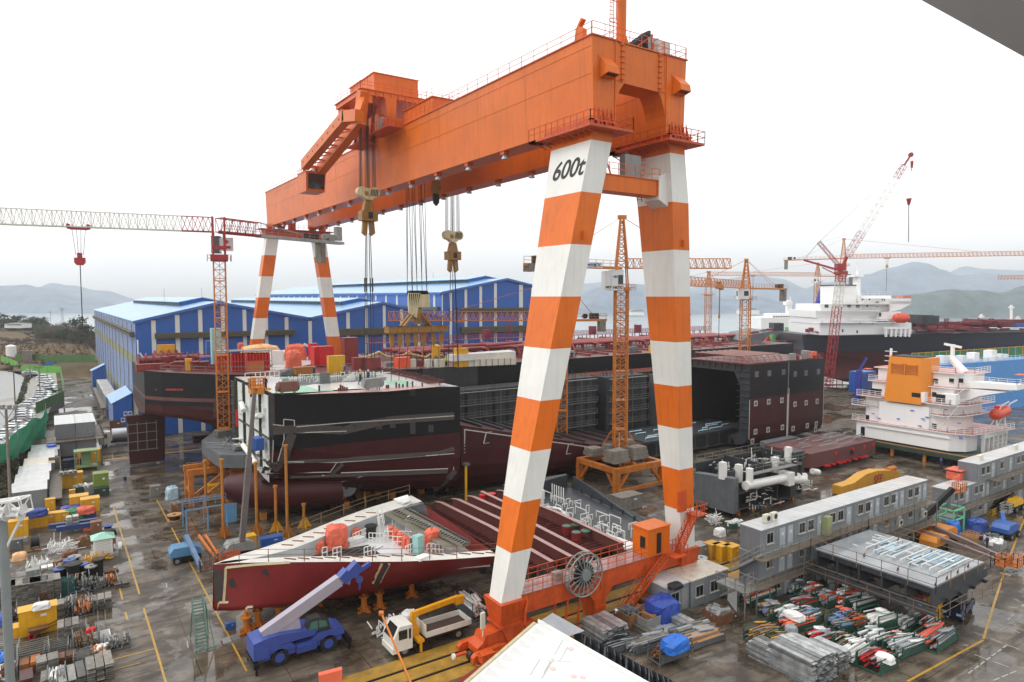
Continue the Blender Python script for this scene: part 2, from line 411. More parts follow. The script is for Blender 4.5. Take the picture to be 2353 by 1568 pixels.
for nx0,nx1 in((7.9,11.05),(17.15,20.2)):
 b=MB();s0_,s1_=.25,.25
 sec=lambda y:[(nx0+s0_,y,46.9),(nx1-s1_,y,46.9),(nx1,y,54.5),(nx0,y,54.5)]
 b.loft([sec(-1.5),sec(111)],True)
 b.box(nx0-.12,-1.62,54.5,nx1+.12,111.1,54.62,1)
 for z in(53.6,51.2):
  xx=nx0+.25*(54.5-z)/7.6;b.box(xx-.035,-1.3,z,xx+.05,110.9,z+.05,0)
 for i in range(11):
  y=9+i*9.4;b.prism([(nx0+.24,y,46.95),(nx0-.012,y,54.4),(nx0-.012,y+.06,54.4),(nx0+.24,y+.06,46.95)],(.1,0,0),0)
 g_=b.build('girder',[ORA,ORD],G)
 fl=MB();hr=MB()
 x_=nx0+.1
 hr.rail([(nx0,-1.4,54.6),(nx0,110.8,54.6)],1.1,2.2,.045);hr.rail([(nx1,-1.4,54.6),(nx1,110.8,54.6)],1.1,2.2,.045)
 hr.build('handrail',ORD,g_)
 for i in range(14):
  y=6+i*7.8;f=MB();xx=nx0+.7
  f.cb((xx,y,46.7),(.7,.7,.4));f.tube((xx,y,46.5),(xx,y,46.05),.22,10,.42,1)
  f.build('floodlight',[ORD,LGLASS],G)
for y0,ext in((-1.46,2.6),(108.6,2.2)):
 pts=[(10.6,54.45),(17.6,54.45),(17.6,46.95),(17.45,48.2),(17.2,49.3),(16.85,50.2),(16.45,50.85),(11.9,50.9),(11.35,50.2),(11,49.3),(10.78,48.2),(10.7,46.95)]
 b=MB();b.prism([(x,y0,z)for x,z in pts],(0,ext,0));b.box(10.9,y0-.1,54.5,17.2,y0+ext+.1,54.6)
 if y0<0:
  for x in(11.6,16.5):
   b.box(x-.09,-1.56,50.9,x+.09,-1.4,54.5)
   for i in range(7):b.cb((x,-1.6,51.2+i*.52),(.5,.12,.1))
  for x in(10.72,17.42):b.box(x-.05,-1.6,46.9,x+.05,-1.44,54.5)
  b.box(10.7,-1.52,51.0,11.6,-1.44,51.06);b.box(16.5,-1.52,50.9,17.45,-1.44,50.96)
 b.build('end_frame',ORA,G)
b=MB();b.rail([(7.9,-1.5,54.6),(20.2,-1.5,54.6)],1.15,1.6,.045);b.build('handrail',ORD,G)
for x in(9.6,19.05):
 b=MB();z=51.9
 b.loft([[(x-.75,-1.45,z-1),(x+.75,-1.45,z-1),(x+.75,-1.45,z+.9),(x-.75,-1.45,z+.9)],[(x-.7,-2.6,z-.75),(x+.7,-2.6,z-.75),(x+.7,-2.45,z-.1),(x-.7,-2.45,z-.1)]],True,m=0)
 b.box(x-.6,-2.5,z-.87,x+.6,-1.6,z-.84,1);b.box(x-.95,-1.56,z-1.15,x-.85,-1.4,z+1);b.build('vent_hood',[ORA,BLK],G)
BANDS=[45.25,40.5,35.75,31.05,26.4,21.85,17.45,13.1,8.8,4.55]
def interp(tab,z):
 for(z0,a),(z1,c_)in zip(tab[:-1],tab[1:]):
  if z1<=z<=z0:t=(z-z1)/(z0-z1);return[p*t+q*(1-t)for p,q in zip(a,c_)]
 return list(tab[0][1]if z>tab[0][0]else tab[-1][1])
def leg(name,tab,y0,bands,first,parent):
 """tab: (z, (x left, x right, y front, y back)); bands alternate white and orange"""
 b=MB();zs=[bands[0]+1.4]+bands
 for i,(za,zb)in enumerate(zip(zs[:-1],zs[1:])):
  m=1 if i==0 else(0 if(i+first)%2 else 1)
  A=interp(tab,zb);B_=interp(tab,za)
  sec=lambda q,z:[(q[0],q[2],z),(q[1],q[2],z),(q[1],q[3],z),(q[0],q[3],z)]
  b.loft([sec(A,zb),sec(B_,za)],True,i in(0,len(zs)-2),m)
 return b.build(name,[WHI,ORA],parent)
T1=[(47,(8.3,10.75,-1.48,4.7)),(45.25,(7.9,10.4,-1.48,4.5)),(4.55,(-1.86,.26,-1.48,.45))]
T2=[(47,(17.9,20.1,-1.48,4.4)),(45.2,(18.1,20.25,-1.48,3.9)),(40.5,(18.55,20.9,-1.48,3.4)),(13.,(20.15,22.25,-1.48,1.0)),(4.5,(20.65,22.75,-1.48,.45))]
l1=leg('leg',T1,-1.5,BANDS,0,G);l2=leg('leg',T2,-1.5,BANDS,0,G)
upv=Vector((9.76,0,40.7)).normalized();P=onX(1301,388,7.0)
zz=42.25;xq=interp(T1,zz)[0]
pc=onX(1301,409,xq-.05);xq=interp(T1,pc.z)[0];pc=onX(1301,409,xq-.02)
text('capacity_lettering','600t',2.55,BLK,l1,face_M(pc-V(10,0,0),(0,-1,0),upv),.012,.18,.035)
for x,y,z in((4.05,-1.5,36.6),(21.2,-1.5,36.4)):
 b=MB();b.prism([(x-.1,y,z-.35),(x+.35,y,z),(x-.1,y,z+.4)],(0,-.3,0));x_=5.9 if x<10 else 19.0
 for v in range(len(b.v)):q=b.v[v];b.v[v]=(q[0]-x+(x_+1.1),q[1],q[2])
 b.build('lifting_lug',ORA,G)
for x0,x1,yb,lx in((6.7,11.9,6.6,8.0),(16.6,21.7,6.0,18)):
 b=MB();y0=-2.75;z=46.35
 b.box(x0,y0,z-.22,x1,-1.5,z);b.box(x0,-1.5,z-.22,lx,yb,z);b.box(x1-1.0,-1.5,z-.22,x1,yb,z);b.box(x0,yb-1.2,z-.22,x1,yb,z)
 for i in range(10):b.bar((x0+.25,y0+.8+i*.85,z-.25),(lx+.2,y0+.8+i*.85,z-.75),.08)
 for i in range(9):y=-1.2+i*.75;b.prism([(lx-.75,y,z),(lx+.05,y,z),(lx+.05,y,z+1.0)],(0,.07,0))
 for i in range(5):x=lx+.25+i*.5;b.prism([(x,-2.1,z),(x,-1.5,z),(x,-1.5,z+2.0)],(.09,0,0))
 b.box(lx-.45,-1.9,z+.55,lx+2.9,-1.5,z+.68);b.box(lx-.45,-1.9,z+.02,lx-.1,yb-1.4,z+.7)
 b.rail([(x0,yb,z),(x0,y0,z),(x1,y0,z),(x1,yb-4,z)],1.15,.95,.06);b.build('leg_platform',ORD,G)
b=MB()
for x in(17.15,17.75):b.bar((x,2.4,47),(x,2.0,40.8),.06)
for i in range(18):b.bar((17.15,2.4-.02*i,46.8-i*.34),(17.75,2.4-.02*i,46.8-i*.34),.04)
for i in range(8):
 z=46.5-i*.5
 b.path([(17.15,2.3,z),(17.0,1.7,z),(17.45,1.4,z),(17.9,1.7,z),(17.75,2.3,z)],.03,4)
b.build('ladder',ORD,G)
b=MB();b.box(9.3,-.6,41.05,17.35,1.2,42.55);b.box(9.3,-.72,42.55,17.5,1.3,42.62)
for i in range(6):b.cb((17.3,-.66,41.2+i*.25),(.16,.2,.1))
b.box(13.6,.1,42.62,15.7,.9,44.9,1);b.bar((11,0,42.6),(11.0,0,45.2),.12);b.bar((11,0,45.2),(10.6,0,45.1),.2);b.bar((11.7,0,42.6),(11.0,0,44.2),.12)
b.rail([(9.8,-.65,42.6),(17.6,-.65,42.6)],1.1,1.1,.05);tb=b.build('tie_beam',[ORA,GREY],G)
b=MB();b.loft([[(17.36,-.8,40.7),(17.36,1.3,40.7),(17.36,1.3,42.9),(17.36,-.8,42.9)],[(18.7,-.9,40.0),(18.7,1.4,40.0),(18.7,1.4,43.7),(18.7,-.9,43.7)]],True);b.build('gusset',WHI,tb)
b=MB();b.box(.2,-1.35,2.95,20.9,.75,4.75);b.box(.2,-1.5,4.75,20.9,.9,4.82,1)
kx=gp(1381,1400,1).x
b.loft([[(kx-1.6,-1.3,2.97),(kx+1.6,-1.3,2.97),(kx+1.6,.7,2.97),(kx-1.6,.7,2.97)],[(kx-.75,-1.25,1.9),(kx+.75,-1.25,1.9),(kx+.75,.65,1.9),(kx-.75,.65,1.9)],[(kx-.65,-1.2,.15),(kx+.65,-1.2,.15),(kx+.65,.6,.15),(kx-.65,.6,.15)]],True)
b.box(kx-.72,-1.32,1.1,kx+.72,.7,1.3)
for x in(5.7,7.2):b.bar((x,-1.2,2.95),(x-.5,-1.4,.1),.14);b.bar((x,.4,2.95),(x-.5,.4,.1),.14)
b.bar((5.4,-1.2,1.5),(6.9,-1.2,1.5),.12)
b.box(kx-.1,-1.42,2.95,kx+.1,.8,4.8)
sb=b.build('sill_beam',[ORD,mat('rain wet walkway',(160,120,115),.12,var=.3)],G)
b=MB();b.rail([(.4,-1.45,4.8),(20.5,-1.45,4.8)],1.1,1.1,.055);b.rail([(.4,.85,4.8),(20.5,.85,4.8)],1.1,1.1,.055);b.build('handrail',ORD,sb)
b=MB();b.box(4.5,-.9,4.82,5.4,-.2,5.5);b.build('junction_box',GREY,sb)
rc=onY(1342,1320,-2.1);RR=2.0
b=MB()
for y in(-2.35,-1.75):
 ring=[(rc.x+RR*math.cos(2*pi*i/40),y,rc.z+RR*math.sin(2*pi*i/40))for i in range(41)]
 b.path(ring,.07,6)
 for i in range(18):
  a=2*pi*i/18;b.bar((rc.x+.45*math.cos(a),y,rc.z+.45*math.sin(a)),(rc.x+RR*math.cos(a),y,rc.z+RR*math.sin(a)),.11,.06)
for i in range(18):
 a=2*pi*i/18;b.bar((rc.x+RR*math.cos(a),-2.35,rc.z+RR*math.sin(a)),(rc.x+RR*math.cos(a),-1.75,rc.z+RR*math.sin(a)),.06)
b.tube((rc.x,-2.55,rc.z),(rc.x,-1.3,rc.z),.52,20)
reel=b.build('cable_reel',mat('galvanised steel',(150,156,152),.35,.4,var=.2),G)
b=MB();b.tube((rc.x,-2.2,rc.z),(rc.x,-1.9,rc.z),1.1,24);b.build('wound_cable',BLK,reel)
WHE=mat('wheel steel',(70,62,58),.4,.5,var=.3)
for xc,lx0,lx1,flip in((-.75,-1.86,.26,1),(21.6,20.65,22.75,-1)):
 b=MB()
 b.loft([[(lx0-.3,-1.9,4.55),(lx1+.3,-1.9,4.55),(lx1+.3,.95,4.55),(lx0-.3,.95,4.55)],[(lx0+.02,-1.55,2.5),(lx1-.02,-1.55,2.5),(lx1-.02,.6,2.5),(lx0+.02,.6,2.5)]],True)
 b.box(lx0-.12,-1.7,2.3,lx1+.12,.75,2.5)
 for i in range(5):x=lx0-.22+i*.63;b.prism([(x,-1.95,4.5),(x,-1.6,4.5),(x,-1.55,2.5)],(.06,0,0))
 b.prism([(lx0+.1,-1.45,2.3),(lx1-.1,-1.45,2.3),(xc+.35,-1.45,.75),(xc+.1,-1.45,.62),(xc-.1,-1.45,.62),(xc-.35,-1.45,.75)],(0,1.9,0))
 ped=b.build('pedestal',ORD,G)
 e=MB()
 for s in(-1,1):
  prof=[(.1,1.0),(.6,2.15),(2.6,2.0),(2.8,1.5),(3.4,1.1),(3.4,.55),(2.2,.75),(1.2,.7),(.3,.5)]
  pts=[(xc+s*p,-1.3,z)for p,z in prof];e.prism(pts,(0,1.6,0))
  e.prism([(xc+s*p,-1.95,z)for p,z in[(.7,1.0),(1.5,1.15),(3.9,1.0),(4.2,.75),(4.2,.35),(.7,.35)]],(0,.5,0))
  e.prism([(xc+s*p,.45,z)for p,z in[(.7,1.0),(1.5,1.15),(3.9,1.0),(4.2,.75),(4.2,.35),(.7,.35)]],(0,.5,0))
  e.tube((xc+s*4.2,-.7,.8),(xc+s*5.3,-.7,.8),.16,8);e.tube((xc+s*5.3,-.7,.8),(xc+s*5.5,-.7,.8),.25,8,m=1)
  e.path([(xc+s*2.4,-2.9,1.35),(xc+s*2.5,-3.0,1.4),(xc+s*4.0,-3.0,1.4),(xc+s*4.4,-2.6,1.4)],.06,6)
  e.path([(xc+s*2.4,-2.9,.6),(xc+s*4.0,-3.0,.6),(xc+s*4.4,-2.6,.6)],.06,6);e.box(xc+min(s*2.6,s*3.8),-2.8,.5,xc+max(s*2.6,s*3.8),-2.0,1.3)
  for q in(2.5,3.9):e.bar((xc+s*q,-2.95,.6),(xc+s*q,-2.95,1.4),.06)
  for q in(1.0,2.0,3.0,3.8):
   w=MB();w.tube((xc+s*q,-1.15,.45),(xc+s*q,-.7,.45),.4,14);w.build('wheel',WHE,ped)
 e.build('bogie_truck',[ORD,WHI],ped)
 if flip>0:
  w=MB();w.box(xc-2.9,-1.1,2.6,xc-2.5,-.9,4.0);w.bar((xc-2.7,-1,1.9),(xc-2.7,-1,2.6),.07);w.box(xc+.9,-2.15,1.2,xc+1.4,-1.9,1.9);w.build('control_box',mat('cream cabinet paint',(215,212,195),.5),ped)
  w=MB();w.path([(.5,-1.75,4.7),(.62,-1.9,4.2),(.35,-1.95,3.4),(.3,-1.95,2.3)],.14,6);w.path([(.3,-1.95,2.3),(.2,-2.05,1.8)],.04,6,1);w.build('cable_duct',[ORD,BLK],ped)
b=MB();p=onY(1508,1290,-1.3);mx=p.x
b.box(mx-1.5,-1.6,4.85,mx+1.6,.6,7.6);b.box(mx-1.6,-1.7,7.6,mx+1.7,.7,7.7);b.box(mx-.3,-1.63,5.0,mx+.35,-1.58,7.1,1);b.box(mx-1.53,-1.2,5.6,mx-1.48,-.5,6.8,1)
cab_=b.build('machine_cabin',[ORA,BLK],G)
def stairs(b,p,q,w,n,side):
 p=Vector(p);q=Vector(q);d=q-p;s=Vector((-d.y,d.x,0)).normalized()*w/2
 for sg in(-1,1):b.bar(p+s*sg,q+s*sg,.07,.26)
 for i in range(n):c_=p.lerp(q,(i+.5)/n);b.bar(c_-s,c_+s,.24,.05)
 for sg in(-1,1):
  for i in range(6):c_=p.lerp(q,i/5)+s*sg;b.bar(c_,c_+V(0,0,1.05),.05)
  for h in(.55,1.05):b.bar(p+s*sg+V(0,0,h),q+s*sg+V(0,0,h),.05)
b=MB();st0=gp(1428,1413,.1);st1=onY(1504,1296,st0.y+.3)
stairs(b,st0,V(mx+1.0,st0.y,4.9),.9,18,1)
b.box(mx+.6,-3.3,4.75,mx+2.4,-1.6,4.85);b.rail([(mx+2.4,-1.6,4.85),(mx+2.4,-3.3,4.85)],1.05,.9,.05)
b.bar((mx-2,st0.y,.1),(mx-2,st0.y,3.2),.1);b.bar((mx-2.6,st0.y,.1),(mx-2,st0.y,3.),.1)
p2=onY(1594,1183,-2.4);stairs(b,V(mx+2.0,-2.4,4.9),p2,.8,18,1)
b.box(p2.x-.2,-3.0,p2.z-.12,p2.x+1.5,-1.5,p2.z);b.rail([(p2.x+1.5,-1.5,p2.z),(p2.x+1.5,-3.0,p2.z),(p2.x-.2,-3.0,p2.z)],1.05,.6,.05)
b.prism([(p2.x,-1.5,p2.z-.1),(p2.x+1.4,-1.5,p2.z-.1),(p2.x+.3,-1.5,p2.z-1.6)],(0,-.1,0));b.box(p2.x-1.5,-1.75,p2.z+.3,p2.x-.35,-1.48,p2.z+2.5)
b.build('staircase',ORD,G)
b=MB();q=onY(1451,80,.2);b.tube((13,.2,54.6),(13,.2,69),.48,20)
for i in range(6):a=2*pi*i/6;b.prism([V(13,.2,54.6)+V(.45*math.cos(a),.45*math.sin(a),0),V(13,.2,54.6)+V(1.0*math.cos(a),1.0*math.sin(a),0),V(13,.2,56)+V(.45*math.cos(a),.45*math.sin(a),0)],(.05,.05,0))
ms=b.build('mast',ORA,G)
b=MB()
for x in(11.55,12.0):b.bar((x,.2,54.6),(x,.2,69),.05)
for i in range(40):b.bar((11.55,.2,54.8+i*.36),(12,.2,54.8+i*.36),.035)
for i in range(6):z=57+i*2;b.bar((11.5,.2,z),(12.55,.2,z),.06);b.path([(11.55,.2,z),(11.2,-.1,z),(11.2,-.5,z),(11.8,-.6,z),(12,.2,z)],.03,4)
b.bar((11.2,-.45,57),(11.2,-.45,68),.035);b.bar((11.6,-.6,57),(11.6,-.6,68),.035);b.build('ladder',ORD,ms)
b=MB();p=onX(1331,78,8.3);p.z=54.6;b.prism([p+V(0,.8,0),p+V(0,-.5,0),p+V(0,-.5,1.1),p+V(0,.1,1.5),p+V(0,-.4,1.95),p+V(0,-.2,2.15),p+V(0,.4,1.5),p+V(0,.55,1.1)],(.5,0,0));b.build('buffer_stop',ORA,G)
b=MB()
for y in(1.0,2.4):
 b.bar((14.2,y,54.6),(18.0,y,57.3),.12);b.bar((17.9,y,54.6),(17.9,y,57.3),.14)
b.bar((18,1,57.3),(18,2.4,57.3),.2)
for i in range(9):x=14.4+i*.42;b.cb((x,1.7,54.9+.24*i),(.28,1.1,.9+.12*i),m=1)
b.tube((17.2,.6,54.7),(17.2,.6,56.8),.16,8,m=2);b.tube((18.3,.8,54.7),(18.3,.8,56.9),.3,10,m=2);b.build('hose_rack',[ORD,BLK,GREY],G)
b=MB();b.box(18.0,.2,54.62,19.7,1.2,56.6);b.build('cabinet',mat('stained white cabinet',(200,198,190),.5,streak=.6,rust=.4),G)
kt=K(1000,200)
b=MB();b.box(3.9,43.2,59.5,21.5,53.5,60.15);b.box(3.7,43.0,60.15,21.7,53.7,60.25)
for i in range(14):b.bar((5+i*1.15,43.25,60.1),(5+i*1.15,43.25,59.3),.1,.5)
b.box(4.0,43.3,58.4,5.6,45.0,59.5);b.box(4.2,51.8,55.2,5.6,53.3,59.5)
for y in(44.1,52.6):
 b.loft([[(7.4,y-1.1,59.5),(9.2,y-1.1,59.5),(9.2,y+1.1,59.5),(7.4,y+1.1,59.5)],[(8.2,y-.7,55.4),(9.2,y-.7,55.4),(9.2,y+.7,55.4),(8.2,y+.7,55.4)]],True)
 b.box(8.1,y-1.3,54.7,9.3,y+1.3,55.4)
 b.loft([[(18.4,y-1.1,59.5),(20.2,y-1.1,59.5),(20.2,y+1.1,59.5),(18.4,y+1.1,59.5)],[(18.5,y-.7,54.7),(19.6,y-.7,54.7),(19.6,y+.7,54.7),(18.5,y+.7,54.7)]],True)
b.box(7.2,45,54.9,9.6,52,57.6)
tr=b.build('trolley',[ORA],G)
b=MB();b.box(6.6,45,60.25,13.6,54.4,63.3);b.box(6.45,44.85,63.3,13.75,54.55,63.38);b.box(6.56,46,60.6,6.64,47,62.6)
for i in range(7):b.box(6.55,47.4+i*1,60.3,6.64,47.48+i*1,63.2)
b.rail([(6.6,54.4,63.38),(6.6,45,63.38),(13.6,45,63.38)],1.0,1.4,.03);b.build('machine_house',ORA,tr)
b=MB();b.rail([(3.8,53.6,60.25),(3.8,43.1,60.25),(21.6,43.1,60.25)],1.0,1.3,.045);b.build('handrail',ORD,tr)
def boxpath(b,pts,w,h,m=0):
 for p,q in zip(pts[:-1],pts[1:]):b.bar(p,q,w,h,m)
b=MB()
A=[onX(*kt(1010,470),3.6),onX(*kt(985,640),3.6),onX(*kt(625,1090),3.6)]
boxpath(b,[A[0]+V(0,-.2,1.5),A[1]],1.3,1.5);b.bar(A[1]+(A[1]-A[2]).normalized()*.6,A[2],1.3,1.45)
B_=[onX(*kt(980,590),1.0),onX(*kt(860,600),1.0),onX(*kt(490,1035),1.0)]
b.bar(B_[0],B_[1],1.2,1.5);b.bar(B_[1]+(B_[1]-B_[2]).normalized()*.5,B_[2],1.2,1.5)
for i in range(7):
 p=A[1].lerp(A[2],i/6.5);q=B_[1].lerp(B_[2],min(1,i/6.5+.02));b.bar(p,q+V(0,0,-.3),.22)
 q2=B_[1].lerp(B_[2],min(1,(i+1)/6.5));b.bar(p,q2+V(0,0,-.3),.14)
for i in range(8):p=B_[1].lerp(B_[2],.06+i*.125);b.tube(p+V(-.58,0,0),p+V(-.63,0,0),.15,8,m=1)
b.bar(A[0]+V(0,0,.6),B_[0]+V(0,1,.3),.8,.8)
b.build('cabin_arm',[ORA,BLK],tr)
c0=onX(*kt(550,1200),2.6)
b=MB();cx_,cy_,cz_=c0
b.loft([[(cx_-1.5,cy_-2.0,cz_-1.5),(cx_+1.5,cy_-2.0,cz_-1.5),(cx_+1.5,cy_+1.9,cz_-1.5),(cx_-1.5,cy_+1.9,cz_-1.5)],[(cx_-1.6,cy_-2.4,cz_+1.5),(cx_+1.6,cy_-2.4,cz_+1.5),(cx_+1.6,cy_+1.9,cz_+1.5),(cx_-1.6,cy_+1.9,cz_+1.5)]],True)
b.box(cx_-1.7,cy_-2.5,cz_+1.5,cx_+1.7,cy_+2,cz_+1.6)
b.rail([(cx_-1.6,cy_+1.9,cz_+1.6),(cx_-1.6,cy_-2.3,cz_+1.6),(cx_+1.6,cy_-2.3,cz_+1.6),(cx_+1.6,cy_+1.9,cz_+1.6)],.9,1,.04)
for p,q in(((cx_-1,cy_+.5,cz_+1.6),A[2]),((cx_+1,cy_+.5,cz_+1.6),A[2]),((cx_-.8,cy_+1.5,cz_+1.6),B_[2])):b.bar(p,q,.35)
cb_=b.build('driver_cabin',ORA,tr)
b=MB();b.face([(cx_-1.2,cy_-2.1,cz_-1.1),(cx_+1.35,cy_-2.1,cz_-1.1),(cx_+1.4,cy_-2.45,cz_+1.25),(cx_-1.25,cy_-2.45,cz_+1.25)])
b.box(cx_+1.53,cy_-1.9,cz_-1.0,cx_+1.6,cy_+.3,cz_+1.2);b.build('window',GLASS,cb_)
b=MB();b.box(cx_-.2,cy_-1.8,cz_+1.62,cx_+1,cy_-1.2,cz_+2.4);b.tube((cx_+.4,cy_-1.81,cz_+2.0),(cx_+.4,cy_-1.87,cz_+2.0),.3,12,m=1);b.build('air_conditioner',[WHI,BLK],cb_)
b=MB()
p=onX(*kt(1180,720),6.2);b.box(5.4,p.y-4,p.z-.3,7.7,p.y+3,p.z-.1);b.rail([(5.4,p.y+3,p.z-.1),(5.4,p.y-4,p.z-.1),(7.7,p.y-4,p.z-.1)],1.1,1,.05)
b.box(5.8,p.y-3,p.z,6.8,p.y-1.4,p.z+1.2);b.box(6,p.y-.6,p.z,6.9,p.y+1,p.z+1.7,1)
p=onX(*kt(980,850),6.0);b.box(5.0,p.y-2.5,p.z-.2,7.7,p.y+3,p.z);b.rail([(5,p.y+3,p.z),(5,p.y-2.5,p.z),(7.6,p.y-2.5,p.z)],1.1,1,.05);b.box(5.6,p.y-1,p.z,7.4,p.y+1.2,p.z+2.6)
b.bar((5.2,44,59),(5.2,p.y,p.z),.3);b.bar((7.2,46,59),(7.0,p.y-1,p.z),.35)
b.build('service_balcony',[ORD,GREY],tr)
b=MB();p=onX(*kt(1660,335),10);y0=p.y
b.box(9.6,y0,54.7,18.6,y0+9,57.4);b.box(9.4,y0-.2,57.4,18.8,y0+9.2,57.5);b.rail([(9.5,y0+9,57.5),(9.5,y0,57.5),(18.6,y0,57.5)],1,1.5,.035)
b.box(8.4,y0+11,54.7,12,y0+14,57.0)
for i in range(6):b.box(9.55,y0+.8+i*1.4,54.8,9.62,y0+.88+i*1.4,57.3)
b.build('trolley',ORA,G)
def hookblock(px,py,X,ztop,w,rot,lower):
 c0=onX(px,py,X);x,y,z=c0
 b=MB()
 pr=[(-.5,.55),(.5,.55),(.42,-.15),(.16,-.55),(-.16,-.55),(-.42,-.15)]
 b.prism([(x+w*p,y-.55,z+w*.55*q)for p,q in pr],(0,1.1,0),0)
 for s in(-.36,.36):
  b.tube((x+s*w,y-.5,z+.1*w),(x+s*w,y+.5,z+.1*w),.27*w,14,m=0)
 for i in range(5):b.prism([(x+w*(.12+.09*i),y-.58,z+.26*w),(x+w*(.165+.09*i),y-.58,z+.26*w),(x+w*(.105+.09*i),y-.58,z-.1*w),(x+w*(.06+.09*i),y-.58,z-.1*w)],(0,-.02,0),1)
 b.box(x-.25*w,y-.6,z-.1*w,x-.05*w,y-.56,z+.12*w,2)
 o=b.build('hook_block',[CRM,BLK,YHK],G)
 b=MB();zb=z-.33*w
 b.loft([[(x-.5,y-.4,zb),(x+.5,y-.4,zb),(x+.5,y+.4,zb),(x-.5,y+.4,zb)],[(x-.8,y-.5,zb-1.5),(x+.8,y-.5,zb-1.5),(x+.8,y+.5,zb-1.5),(x-.8,y+.5,zb-1.5)]],True)
 b.box(x-1.2,y-.8,zb-2.9,x+1.2,y+.8,zb-1.5);b.box(x-.25,y-.85,zb-2.6,x+.4,y-.78,zb-1.7,1)
 for s in(-.45,.45):
  b.prism([(x+s-.35,y-.3,zb-2.9),(x+s+.35,y-.3,zb-2.9),(x+s+.5*(1 if s>0 else .4),y-.3,zb-4.6),(x+s*1.0,y-.3,zb-5.0),(x+s-.5*(1 if s<0 else .4),y-.3,zb-4.6)],(0,.6,0))
 b.build('double_hook',[YHK,BLK],o)
 b=MB()
 for dx in(-.42*w,-.36*w,-.08*w,0,.06*w,.34*w,.41*w):
  for dy in(-.3,.3):b.tube((x+dx,y+dy,z+.25*w),(x+dx*.9,y+dy,ztop),.045,4,caps=False)
 for dx,dz in lower:b.tube((x+dx*.4,y,zb-4.6),(x+dx,y,dz),.06,5,caps=False);b.tube((x+dx*.7,y,zb-11),(x+dx*.72,y,zb-13),.1,6)
 b.build('rope',ROPE,o)
hookblock(845,447,4.9,58.5,2.7,0,[(-.9,19),(-.5,19.2),(.3,19),(.8,19)])
hookblock(1040,545,23.4,53,2.9,0,[(-1,18.5),(0,18),(.9,18.5),(1.1,18)])
c0=onX(1001,437,14);b=MB();x,y,z=c0
b.prism([(x+p,y-.3,z+q)for p,q in[(-.7,.2),(-.4,1.3),(.5,1.4),(.8,.4),(.5,-.6),(-.5,-.5)]],(0,.6,0));b.prism([(x+p,y-.2,z+q)for p,q in[(-.4,-.5),(.5,-.5),(.5,-1.8),(.1,-2.3),(-.35,-1.9)]],(0,.4,0),1)
for dx in(-.5,-.2,.3,.6):b.tube((x+dx,y,z+1),(x+dx,y,54),.04,4,m=1)
b.build('auxiliary_hook',[YHK,BLK],G)
kk=K(1000,800);X0=14.;p=onX(*kk(1500,905),X0);x,y,z=p
b=MB();b.box(x-1.1,y-.9,z-1.0,x+1.7,y+.9,z+1.0)
b.prism([(x-1.9,y-.95,z+1.2),(x+.1,y-.95,z+1.2),(x-.6,y-.95,z-2.6),(x-1.9,y-.95,z-1.8)],(0,.3,0),0)
for i in range(6):b.prism([(x-1.9+i*.34,y-.97,z+1.1),(x-1.72+i*.34,y-.97,z+1.1),(x-1.9+i*.3,y-.97,z-.9),(x-2.05+i*.3+.15,y-.97,z-.9)],(0,-.02,0),1)
for i in range(6):b.tube((x-1.2+i*.5,y-.5,z+1.2),(x-1.2+i*.5,y+.5,z+1.2),.4,12,m=1)
b.box(x-.4,y-.5,z-3.6,x+.4,y+.5,z-1.0,2)
sp=b.build('hook_block',[CRM,BLK,YHK],G)
b=MB();zt=onX(*kk(1500,1020),X0).z;zb=onX(*kk(1500,1130),X0).z;zc=onX(*kk(1500,1185),X0).z
b.tube((x-.3,y-.7,zt),(x-.3,y+.7,zt),.8,16)
for s in(-1,1):
 for yy in(-.6,.6):b.bar((x-.3+s*.6,y+yy,zt),(x-.3+s*2.3,y+yy,zb),.7,.3)
b.bar((x-1.6,y,zt-2.2),(x+1.0,y,zt-2.2),.5,.5)
b.box(x-5.2,y-.8,zc,x+5.0,y+.8,zb);b.box(x-5.3,y-.9,zb-.12,x+5.1,y+.9,zb)
for i in range(9):b.box(x-4.9+i*1.15,y-.9,zc,x-4.75+i*1.15,y-.78,zb)
for i in range(7):
 xx=x-4.4+i*1.35+(.4 if i>4 else 0);b.prism([(xx-.3,y-.2,zc),(xx+.3,y-.2,zc),(xx+.35,y-.2,zc-1.5),(xx,y-.2,zc-2.4),(xx-.3,y-.2,zc-1.6)],(0,.4,0),0)
b.build('lifting_beam',[YHK],sp)
b=MB()
for i in range(10):xx=x-1.9+i*.42;b.tube((xx,y+(.4 if i%2 else-.4),z+1.2),(xx*.8+x*.2-.4*(i%3),y+(.4 if i%2 else-.4),54),.05,4,caps=False)
for i in range(7):xx=x-4.4+i*1.35;b.tube((xx,y,zc-2.3),(xx+U(-.3,.3),y+U(-.4,.4),18.2),.05,4,caps=False)
b.build('rope',ROPE,sp)
F0=108.5
b=MB();b.box(6.6,F0-1.4,44.3,21.4,F0+1.4,46);b.box(5.6,F0-2,46,22.2,F0+2,46.15);
b.rail([(5.6,F0-2,46.15),(22.2,F0-2,46.15)],1.1,1.2,.05);b.box(12.2,F0-.5,46.15,13.7,F0+.5,48.2)
for x in(8.2,10.6,17.6,20):b.prism([(x-.9,F0-.5,47.2),(x+.9,F0-.5,47.2),(x+.5,F0-.5,46),(x-.5,F0-.5,46)],(0,1,0))
b.build('hinge_beam',ORD,G)
FT1=[(45.7,(7.2,9.9,F0-1.1,F0+1.5)),(44.3,(7.1,9.7,F0-1.1,F0+1.4)),(0,(.1,2.6,F0-.9,F0+.9))]
FT2=[(45.7,(17.6,20.3,F0-1.1,F0+1.5)),(44.3,(17.7,20.4,F0-1.1,F0+1.4)),(0,(23.8,26.3,F0-.9,F0+.9))]
bz=[44.3,40.3,35.6,30.9,26.3,21.7,17.2,12.8,8.5,0.5]
